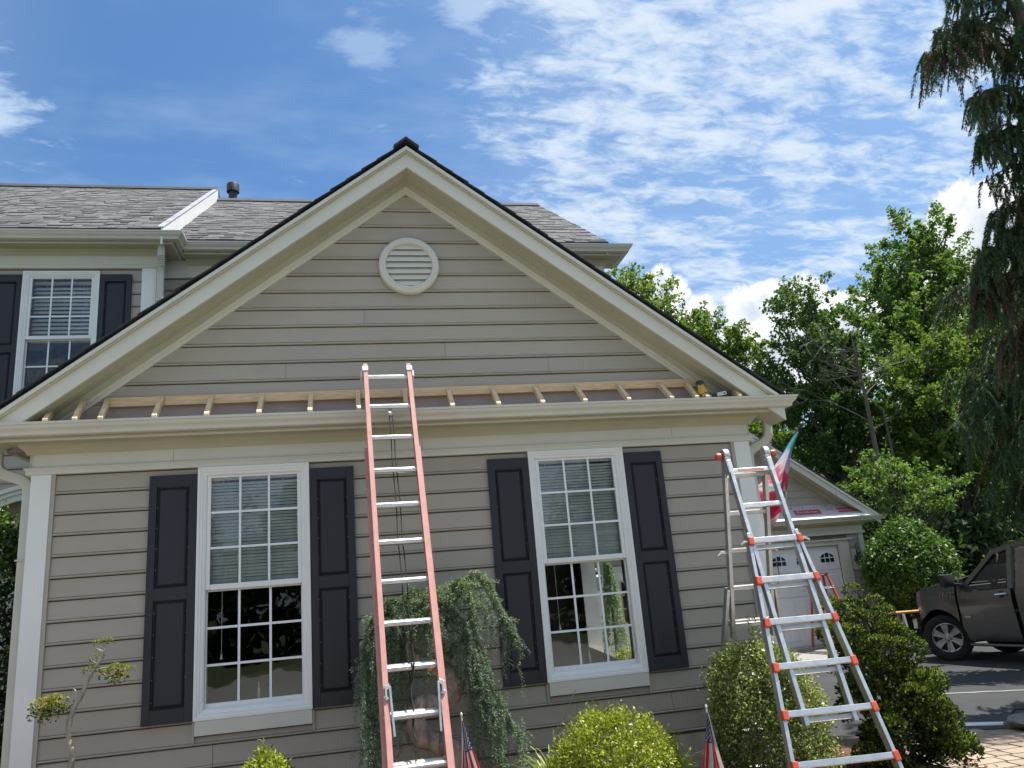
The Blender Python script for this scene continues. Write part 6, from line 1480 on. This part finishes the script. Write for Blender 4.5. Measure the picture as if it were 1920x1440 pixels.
# ------------------------------------------------------------------ trees and shrubs beyond
M_LEAF_A = leafmat('bright_maple_leaf', (0.112, 0.185, 0.052), (0.158, 0.24, 0.066), .46, .2, .015, .6)
M_LEAF_B = leafmat('deep_oak_leaf', (0.082, 0.148, 0.050), (0.115, 0.19, 0.058), .44, .2, .015, .6)
M_LEAF_C = leafmat('yellow_green_tree_leaf', (0.11, 0.175, 0.028), (0.168, 0.24, 0.060), .46, .2, .015, .6)
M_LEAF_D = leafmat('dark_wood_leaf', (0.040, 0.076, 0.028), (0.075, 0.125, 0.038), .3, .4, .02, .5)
def tree(name, base, trunk, lobes, m, label, n_clump, leaf, per=60, trunk_r=.2, bark=None, grp='trees beyond the house', cs=.45, kind=None, flat=.42):
    t = thing(name, base, label, 'tree', grp)
    P = []; Nn = []; LB = MB(); ctr = []
    vol = np.array([l[3]*l[4]*l[5] for l in lobes])**.75; vol = vol/vol.sum()
    for (cx, cy, cz, rx, ry, rz), w in zip(lobes, vol):
        k = max(4, int(n_clump*w)); d = unit(RNG.normal(size=(k, 3))); rad = (.35+.65*RNG.random((k, 1))**.55)
        c = np.array([cx, cy, cz])+d*rad*np.array([rx, ry, rz]); ctr.append(c)
        for q, dd in zip(c, d):
            # a leafy branch end: a tapering spray pointing outwards and up
            sz = cs*RNG.uniform(.6, 1.35); mcount = int(per*RNG.uniform(.5, 1.3))
            ax = unit(dd*np.array([.9, .9, .35])+np.array([0, 0, .55])+RNG.normal(0, .25, 3)); u = RNG.random((mcount, 1))**.8
            off = ax*(u-.45)*sz*2.3+RNG.normal(size=(mcount, 3))*sz*.40*(1.05-.8*u)*np.array([1, 1, .75])
            P.append(q+off); Nn.append(np.repeat((dd*.7+np.array([0, 0, .6]))[None], mcount, 0))
    P = np.concatenate(P); Nn = unit(np.concatenate(Nn)); ctr = np.concatenate(ctr)
    V = leaf_quads(P, leaf, up=.42, aspect=.66, N=Nn, fold=.10)
    quads_obj('crown', V, m, t)
    tr_ = smooth_path(trunk, 24); LB.tube([tuple(p) for p in tr_], list(np.interp(np.linspace(0, 1, 24), [0, .1, 1], [trunk_r*1.25, trunk_r, trunk_r*.12])), 9)
    for q in ctr[::max(1, len(ctr)//46)]:
        zz = np.clip(q[2]-RNG.uniform(.9, 2.2), tr_[3][2], tr_[-1][2]); k = int(np.argmin(abs(tr_[:, 2]-zz))); p0 = tr_[k]; mid = (p0+q)/2+RNG.normal(0, .18, 3)+np.array([0, 0, .12])
        LB.tube([tuple(p0), tuple(mid), tuple(q)], [trunk_r*.32*(1-k/30), trunk_r*.16, .012], 5, cap=False)
    LB.build('trunk', bark or M_DBARK, t, smooth=True); return t
tree('broadleaf_tree', (21.0, 15.2, 0), [(21.0, 15.2, 0), (20.9, 15.1, 4), (21.1, 14.9, 8), (21.2, 14.7, 11.8)],
     [(20.9, 14.7, 12.0, .55, .7, 1.3), (20.2, 14.7, 11.0, .6, .7, 1.1), (21.5, 14.6, 11.4, .6, .8, 1.3), (22.3, 14.6, 12.0, .6, .8, 1.5), (23.0, 14.6, 10.9, .6, .8, 1.2), (21.2, 14.7, 10.6, 1.4, 1.1, .9), (20.2, 14.8, 10.0, 1.7, 1.5, 1.4), (22.2, 14.6, 9.8, 1.7, 1.5, 1.6), (19.2, 14.8, 9.0, 1.3, 1.4, 1.1), (21.0, 14.6, 8.2, 2.4, 1.8, 1.4), (23.0, 14.6, 8.6, 1.3, 1.4, 1.3), (20.5, 14.7, 6.6, 1.8, 1.5, 1.0)],
     M_LEAF_A, 'tall bright green tree, tallest crown behind the garage', 520, .125, 105, .24, cs=.36)
tree('broadleaf_tree', (15.6, 12.6, 0), [(15.6, 12.6, 0), (15.5, 12.5, 3), (15.4, 12.3, 6), (15.1, 12.0, 9.3)],
     [(15.0, 12.1, 9.0, .75, .8, .8), (15.2, 12.2, 8.0, 1.1, 1.0, .8), (14.9, 12.2, 7.1, 1.5, 1.2, .8), (16.0, 12.3, 7.2, 1.1, 1.0, .8), (15.2, 12.3, 6.1, 1.8, 1.3, .7), (16.2, 12.4, 5.6, 1.4, 1.2, .8), (15.2, 12.6, 4.9, 1.6, 1.2, .6)],
     M_LEAF_B, 'dark green tree just right of the house corner behind the bare branches', 380, .105, 100, .2, cs=.30)
tree('broadleaf_tree', (17.9, 11.2, 0), [(17.9, 11.2, 0), (17.9, 11.1, 3), (17.9, 11.0, 6.5)],
     [(17.8, 10.9, 7.2, 1.0, .9, .7), (17.2, 11.0, 6.3, 1.1, 1.0, .8), (18.6, 10.9, 6.4, 1.1, 1.0, .9), (17.6, 10.9, 5.3, 1.7, 1.2, .8), (18.9, 10.8, 5.2, 1.1, 1.0, .8), (17.2, 11.0, 4.4, 1.2, 1.0, .6), (18.4, 10.9, 4.2, 1.4, 1.0, .7)],
     M_LEAF_C, 'yellow green tree in front of the tallest crown', 380, .10, 100, .16, cs=.29)
tree('broadleaf_tree', (14.9, 9.8, 0), [(14.9, 9.8, 0), (14.8, 9.6, 2), (14.7, 9.4, 3.6)],
     [(14.0, 9.3, 3.95, .5, .6, .16), (14.9, 9.3, 3.72, .9, .7, .16), (13.9, 9.3, 3.45, .6, .7, .14), (15.6, 9.2, 3.4, .8, .6, .16), (14.5, 9.3, 3.12, .8, .7, .14), (15.7, 9.3, 3.0, .6, .6, .14), (14.2, 9.3, 2.75, .5, .6, .12)],
     M_LEAF_A, 'low layered yellow green tree above the rounded evergreen bush', 120, .085, 44, .05, cs=.20)
tree('broadleaf_tree', (11.2, 13.6, 0), [(11.2, 13.6, 0), (11.2, 13.4, 4), (11.0, 13.0, 9.3)],
     [(9.7, 12.6, 9.7, .8, .8, .65), (10.5, 12.6, 9.1, .9, .9, .7), (11.6, 12.6, 8.4, .9, .9, .6), (12.5, 12.5, 7.9, .9, .8, .6), (13.3, 12.5, 7.55, .6, .7, .45), (11.2, 12.8, 7.4, 1.6, 1.0, .8)],
     M_LEAF_C, 'light green tree showing above the right slope of the gable roof', 260, .10, 80, .18, cs=.27)
tree('broadleaf_tree', (15.0, 15.6, 0), [(15.0, 15.6, 0), (14.9, 15.4, 3), (14.8, 15.2, 5.6)], [(14.6, 15.0, 5.9, 1.0, 1.0, .7), (15.2, 15.0, 5.0, 1.5, 1.1, .9), (13.6, 15.0, 4.9, 1.2, 1.0, .8)],
     M_LEAF_C, 'light green tree seen between the gutter corner and the flag', 190, .11, 80, .14, cs=.3)
tree('broadleaf_tree', (24.2, 14.6, 0), [(24.2, 14.6, 0), (24.2, 14.5, 5), (24.2, 14.4, 11)], [(24.0, 14.3, 10.0, 1.2, 1.2, 1.4), (24.4, 14.3, 8.2, 1.5, 1.3, 1.4), (23.6, 14.2, 6.6, 1.5, 1.2, 1.2), (25.6, 14.0, 7.6, 1.6, 1.4, 2.2)],
     M_LEAF_B, 'sparse darker tree to the right of the tallest crown', 240, .12, 80, .2, cs=.36)
# bare dead-branched tree
bt = thing('bare_tree', (15.42, 10.86, 0), 'slender mostly leafless tree with pale branches in front of the dark woods', 'tree', 'trees beyond the house')
b = MB(); P0 = smooth_path([(15.42, 10.86, 0), (15.42, 10.86, 4.2), (15.2, 10.55, 5.8), (15.0, 10.3, 6.7), (14.82, 10.1, 7.5)], 30); b.tube([tuple(p) for p in P0], list(np.linspace(.08, .010, 30)), 8)
rg = random.Random(5)
def twig(p, d, L, r, depth):
    pts = [p]; q = Vector(p); dd = Vector(d).normalized()
    for k in range(5):
        dd = (dd+Vector((rg.gauss(0, .12), rg.gauss(0, .12), rg.gauss(0, .10)+.03))).normalized(); q = q+dd*L/5; pts.append(tuple(q))
    b.tube(pts, [r*(1-.16*k) for k in range(6)], 5, cap=False)
    if depth > 0:
        for k in (2, 3, 4, 5):
            if rg.random() < .8: twig(pts[k], dd+Vector((rg.gauss(0, .6), rg.gauss(0, .4), rg.gauss(.1, .45))), L*.5, r*.5, depth-1)
for k in range(16):
    i = rg.randrange(8, 22); p = P0[i]; s = -1 if rg.random() < .72 else 1
    twig(tuple(p), (s*.9, -.2+rg.gauss(0, .3), rg.uniform(-.1, .55) if s < 0 else .5), rg.uniform(.8, 1.9), .018, 2)
for (px_, pz) in ((15.9, 2.0), (16.6, 1.5)):
    Q2 = smooth_path([(px_, 10.9, 0), (px_+.02, 10.9, 3), (px_-.08, 10.8, 5.6)], 12); b.tube([tuple(p) for p in Q2], list(np.linspace(.06, .02, 12)), 7)
b.build('branches', M_PALEBARK, bt, smooth=True)
# rounded evergreen bush by the garage
hb = thing('rounded_evergreen', (13.66, 8.15, 0), 'big rounded glossy green bush between the garage corner and the pickup', 'shrub')
P = []; Nn = []
for _ in range(1500):
    d = unit(RNG.normal(size=3)); 
    if d[2] < -.8: continue
    w = np.interp(d[2], [-1, -.4, .3, .8, 1], [.9, 1.03, 1.0, .92, 1.0]); c = np.array([13.66, 8.15, 1.55])+d*np.array([.90, .80, 1.06])*w*(.86+.15*RNG.random())*(1 if RNG.random() < .8 else .75)
    P.append(c+RNG.normal(size=(13, 3))*.055); Nn.append(np.repeat((d+np.array([0, 0, .55]))[None], 13, 0))
P = np.concatenate(P); Nn = unit(np.concatenate(Nn)); V = leaf_quads(P, .085, up=.5, aspect=.42, N=Nn, fold=.08)
M_HOL = leafmat('glossy_green_leaf', (0.060, 0.125, 0.022), (0.105, 0.185, 0.030), .25, .22, .015, .45)
quads_obj('foliage', V, M_HOL, hb); b = MB(); b.tube([(13.66, 8.15, 0), (13.66, 8.15, .9), (13.7, 8.15, 1.9)], [.09, .07, .02], 8)
for k in range(10): a = k*.63; b.tube([(13.66, 8.15, .5+.08*k), (13.66+.5*math.cos(a), 8.15+.5*math.sin(a), 1.2+.07*k)], [.03, .008], 5)
b.build('trunk', M_DBARK, hb)
# low hedge behind the kerb under the plank
lh = thing('low_shrub', (12.7, 8.2, 0), 'low dark shrub under the plank behind the kerb', 'shrub')
P = np.array([13.2, 8.45, .38])+unit(RNG.normal(size=(2600, 3)))*np.array([1.1, .3, .34])*(.6+.4*RNG.random((2600, 1))); quads_obj('foliage', leaf_quads(P, .06, up=.5), M_EG, lh)
# seen through the house: weeping spruce and a little bush in the court
ws = thing('weeping_spruce', (6.9, 7.55, 0), 'narrow weeping spruce in the court, glimpsed through the right hand window', 'conifer')
Q = []
for _ in range(150):
    z = RNG.uniform(.75, 2.3); w = np.interp(z, [.7, 1.2, 2.3], [.24, .17, .03]); a = RNG.random()*6.28; l = RNG.uniform(.15, .4); t = np.linspace(0, 1, 5)[:, None]
    pts = np.array([6.9+w*math.cos(a)*.6, 7.55+w*math.sin(a)*.6, z])+t*np.array([w*math.cos(a)*.6, w*math.sin(a)*.6, 0])-np.array([0, 0, 1])*l*t**1.5; Q.append(hang_needles(pts, 60, .05, .012, .01))
quads_obj('needles', np.concatenate(Q), [M_CEDARL], ws); b = MB(); b.tube([(6.9, 7.55, 0), (6.9, 7.55, 2.35)], [.04, .01], 6); b.build('trunk', M_DBARK, ws)
round_bush('round_shrub', (7.0, 7.2, .38), (.27, .27, .26), 'yellow green round bush in the court, glimpsed through the right hand window', 2200, .045)

# ------------------------------------------------------------------ drooping false cypress close on the right
nk = thing('weeping_false_cypress', (11.35, .85, 0), 'tall drooping dark conifer hanging in from the right edge', 'conifer')
M_NK = leafmat('drooping_spray', (0.054, 0.086, 0.044), (0.115, 0.16, 0.075), .18, .4, .02, .6)
M_NKB = leafmat('brown_cone_spray', (0.10, 0.065, 0.045), (0.15, 0.10, 0.06), .2, .35, .02, .7)
M_NKL = leafmat('fresh_spray', (0.070, 0.135, 0.065), (0.12, 0.19, 0.085), .3, .3, .02, .55)
b = MB(); T0 = smooth_path([(11.35, .85, 0), (11.4, .8, 4), (11.45, .7, 8), (11.5, .6, 13)], 26); b.tube([tuple(p) for p in T0], list(np.linspace(.2, .03, 26)), 10)
VV = []; MI = []
def spray(p, d, L, n):
    """flat hanging frond: a main strand with feathered side twigs"""
    k = 7; t = np.linspace(0, 1, k)[:, None]; d = np.array(d); main = np.array(p)+d*L*.45*t+np.array([0, 0, -1.0])*L*(.25*t+.62*t**1.7)
    dirs = unit(np.diff(main, axis=0)); side = unit(np.cross(dirs.mean(0), RNG.normal(size=3)))
    out = []
    idx = RNG.random(n)*(k-1); i = np.minimum(idx.astype(int), k-2); fr = (idx-i)[:, None]
    P = main[i]*(1-fr)+main[i+1]*fr; D = dirs[i]; sg = RNG.choice([-1, 1], size=(n, 1))
    v = unit(D*.8+side*sg*.55+RNG.normal(size=(n, 3))*.22+np.array([0, 0, -.25])); l = L*(.15*(1-.6*(idx[:, None]/(k-1))))*(.6+.7*RNG.random((n, 1)))+.015
    nrm = unit(np.cross(v, side+RNG.normal(size=(n, 3))*.5)); w = .0038+.003*RNG.random((n, 1))
    return np.stack([P, P+v*l*.45-nrm*w, P+v*l, P+v*l*.45+nrm*w], 1)
def bough(p0, tip, nspr, Ls, mat_i=0, brown=.0, thin=.022):
    P0_ = np.array(p0); T_ = np.array(tip); mid = (P0_+T_)/2+np.array([0, 0, .22*np.linalg.norm(T_-P0_)]); path = smooth_path([P0_, mid, T_], 14)
    b.tube([tuple(p) for p in path], list(np.linspace(thin, .004, 14)), 5, cap=False); hd = unit((T_-P0_)*np.array([1, 1, 0]))
    for _ in range(nspr):
        u = RNG.random()**.75; q = path[int(u*13)]+RNG.normal(0, .045, 3); sd = unit(hd*.5+RNG.normal(size=3)*np.array([.5, .5, .15])); v = spray(q, sd, Ls*RNG.uniform(.6, 1.25), int(150*Ls/.5))
        VV.append(v); MI.append(np.full(len(v), 1 if RNG.random() < brown else (2 if (mat_i == 2 or RNG.random() < .05) else 0)))
# named silhouettes against the sky, then a mass of boughs behind them
bough((11.4, .75, 8.3), (9.98, .55, 8.35), 60, .55, 0, .12); bough((11.4, .75, 8.1), (9.72, .54, 7.95), 85, .62, 0, .14)
bough((11.4, .8, 7.4), (10.25, .62, 7.35), 70, .55, 0, .16); bough((11.4, .8, 6.9), (10.22, .66, 6.78), 70, .55, 0, .12)
bough((11.4, .85, 6.3), (10.30, .8, 6.28), 22, .42, 2, .0); bough((11.4, .85, 5.9), (10.42, .95, 5.85), 60, .55, 0, .15)
bough((11.4, .85, 5.6), (10.12, 1.02, 5.30), 110, .62, 0, .1); bough((11.4, .9, 5.0), (10.15, 1.1, 4.9), 110, .62, 0, .1); bough((11.4, .9, 4.3), (10.45, 1.3, 4.25), 90, .55, 0, .2)
for k in range(66):
    z = RNG.uniform(2.7, 12.5); a = R(RNG.uniform(95, 300)); L = np.interp(z, [2.5, 5, 9, 12.5], [.95, .9, .85, .5])*RNG.uniform(.5, 1.05); p = (11.4, .82, z)
    bough(p, (p[0]+L*math.cos(a), p[1]+L*math.sin(a), z-.05+RNG.normal(0, .1)), 15, .55, 0 if RNG.random() < .72 else 2, .04)
for k in range(34):
    z = RNG.uniform(2.6, 6.8); a = R(RNG.uniform(110, 280)); L = RNG.uniform(.55, 1.05); bough((11.4, .85, z), (11.4+L*math.cos(a), .85+L*math.sin(a), z-.05), 16, .55, 0 if RNG.random() < .75 else 2, .04)
for k in range(26):
    z = RNG.uniform(2.6, 12.0); a = R(RNG.uniform(-60, 95)); L = RNG.uniform(.6, 1.1); bough((11.4, .82, z), (11.4+L*math.cos(a), .82+L*math.sin(a), z), 12, .6)
quads_obj('foliage', np.concatenate(VV), [M_NK, M_NKB, M_NKL], nk, np.concatenate(MI)); b.build('trunk', M_DBARK, nk, smooth=True)
# a second, greener one further back, low over the pickup
n2t = thing('weeping_false_cypress', (13.3, 3.9, 0), 'greener feathery conifer reaching over the pickup from the right', 'conifer')
b = MB(); T0 = smooth_path([(13.3, 3.9, 0), (13.3, 3.9, 2.5), (13.3, 3.85, 6.5)], 16); b.tube([tuple(p) for p in T0], list(np.linspace(.14, .03, 16)), 8)
VV = []; MI = []
for tip, n in (((11.35, 3.6, 3.62), 30), ((11.6, 3.6, 3.35), 26), ((11.9, 3.5, 3.7), 26), ((12.0, 3.5, 4.2), 22), ((12.1, 3.5, 3.1), 26)): bough((13.25, 3.9, tip[2]+.1), tip, n, .42, 2, .02)
for k in range(60):
    z = RNG.uniform(2.35, 6.2); a = R(RNG.uniform(120, 300)); L = RNG.uniform(.5, 1.25); bough((13.3, 3.9, z), (13.3+L*math.cos(a), 3.9+L*math.sin(a), z-.05), 16, .5, 0 if RNG.random() < .75 else 2, .05)
quads_obj('foliage', np.concatenate(VV), [M_NK, M_NKB, M_NKL], n2t, np.concatenate(MI)); b.build('trunk', M_DBARK, n2t, smooth=True)

# ------------------------------------------------------------------ the woods behind everything
def woods(name, x0, x1, y0, y1, ztop_fn, n, leaf, m, label):
    P = []; Nn = []
    for _ in range(n):
        x = RNG.uniform(x0, x1); y = RNG.uniform(y0, y1); zt = ztop_fn(x)*RNG.uniform(.75, 1.05); z = zt*RNG.random()**.8; s_ = RNG.uniform(.3, .7)
        P.append(np.array([x, y, z])+RNG.normal(size=(44, 3))*np.array([s_, s_, s_*.5])); Nn.append(np.repeat([[0, -.4, .8]], 44, 0))
    P = np.concatenate(P); Nn = unit(np.concatenate(Nn)); P[:, 2] = np.maximum(P[:, 2], .05)
    o = quads_obj(name, leaf_quads(P, leaf, up=.4, aspect=.6, N=Nn), m); tag(o, label, 'woods', kind='stuff'); return o
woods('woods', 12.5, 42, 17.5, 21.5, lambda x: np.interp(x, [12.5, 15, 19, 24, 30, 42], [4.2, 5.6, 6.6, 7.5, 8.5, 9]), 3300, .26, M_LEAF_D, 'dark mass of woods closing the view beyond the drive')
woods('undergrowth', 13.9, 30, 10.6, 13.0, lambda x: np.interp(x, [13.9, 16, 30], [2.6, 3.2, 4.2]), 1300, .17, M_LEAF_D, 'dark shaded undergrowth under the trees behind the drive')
for (x, y, h, lb) in ((16.8, 14.5, 7, 'leftmost of the three dark trunks standing in the shade of the woods'), (18.3, 15.5, 8, 'tallest, middle one of the three dark trunks in the shade of the woods'), (19.6, 13.6, 6.5, 'rightmost of the three dark trunks standing in the shade of the woods')):
    t = thing('tree_trunk', (x, y, 0), lb, 'tree trunk', 'dark trunks in the woods'); b = MB(); b.tube([(x, y, 0), (x+.1, y, h*.5), (x+.05, y+.1, h)], [.16, .12, .05], 8); b.build('trunk', M_DBARK, t, smooth=True)

woods('street_trees', -34, 34, -36, -30, lambda x: 9+3*math.sin(x*.35)+2*math.sin(x*.9+1), 1500, .45, M_LEAF_D, 'row of dark trees across the street, mirrored in the window glass')
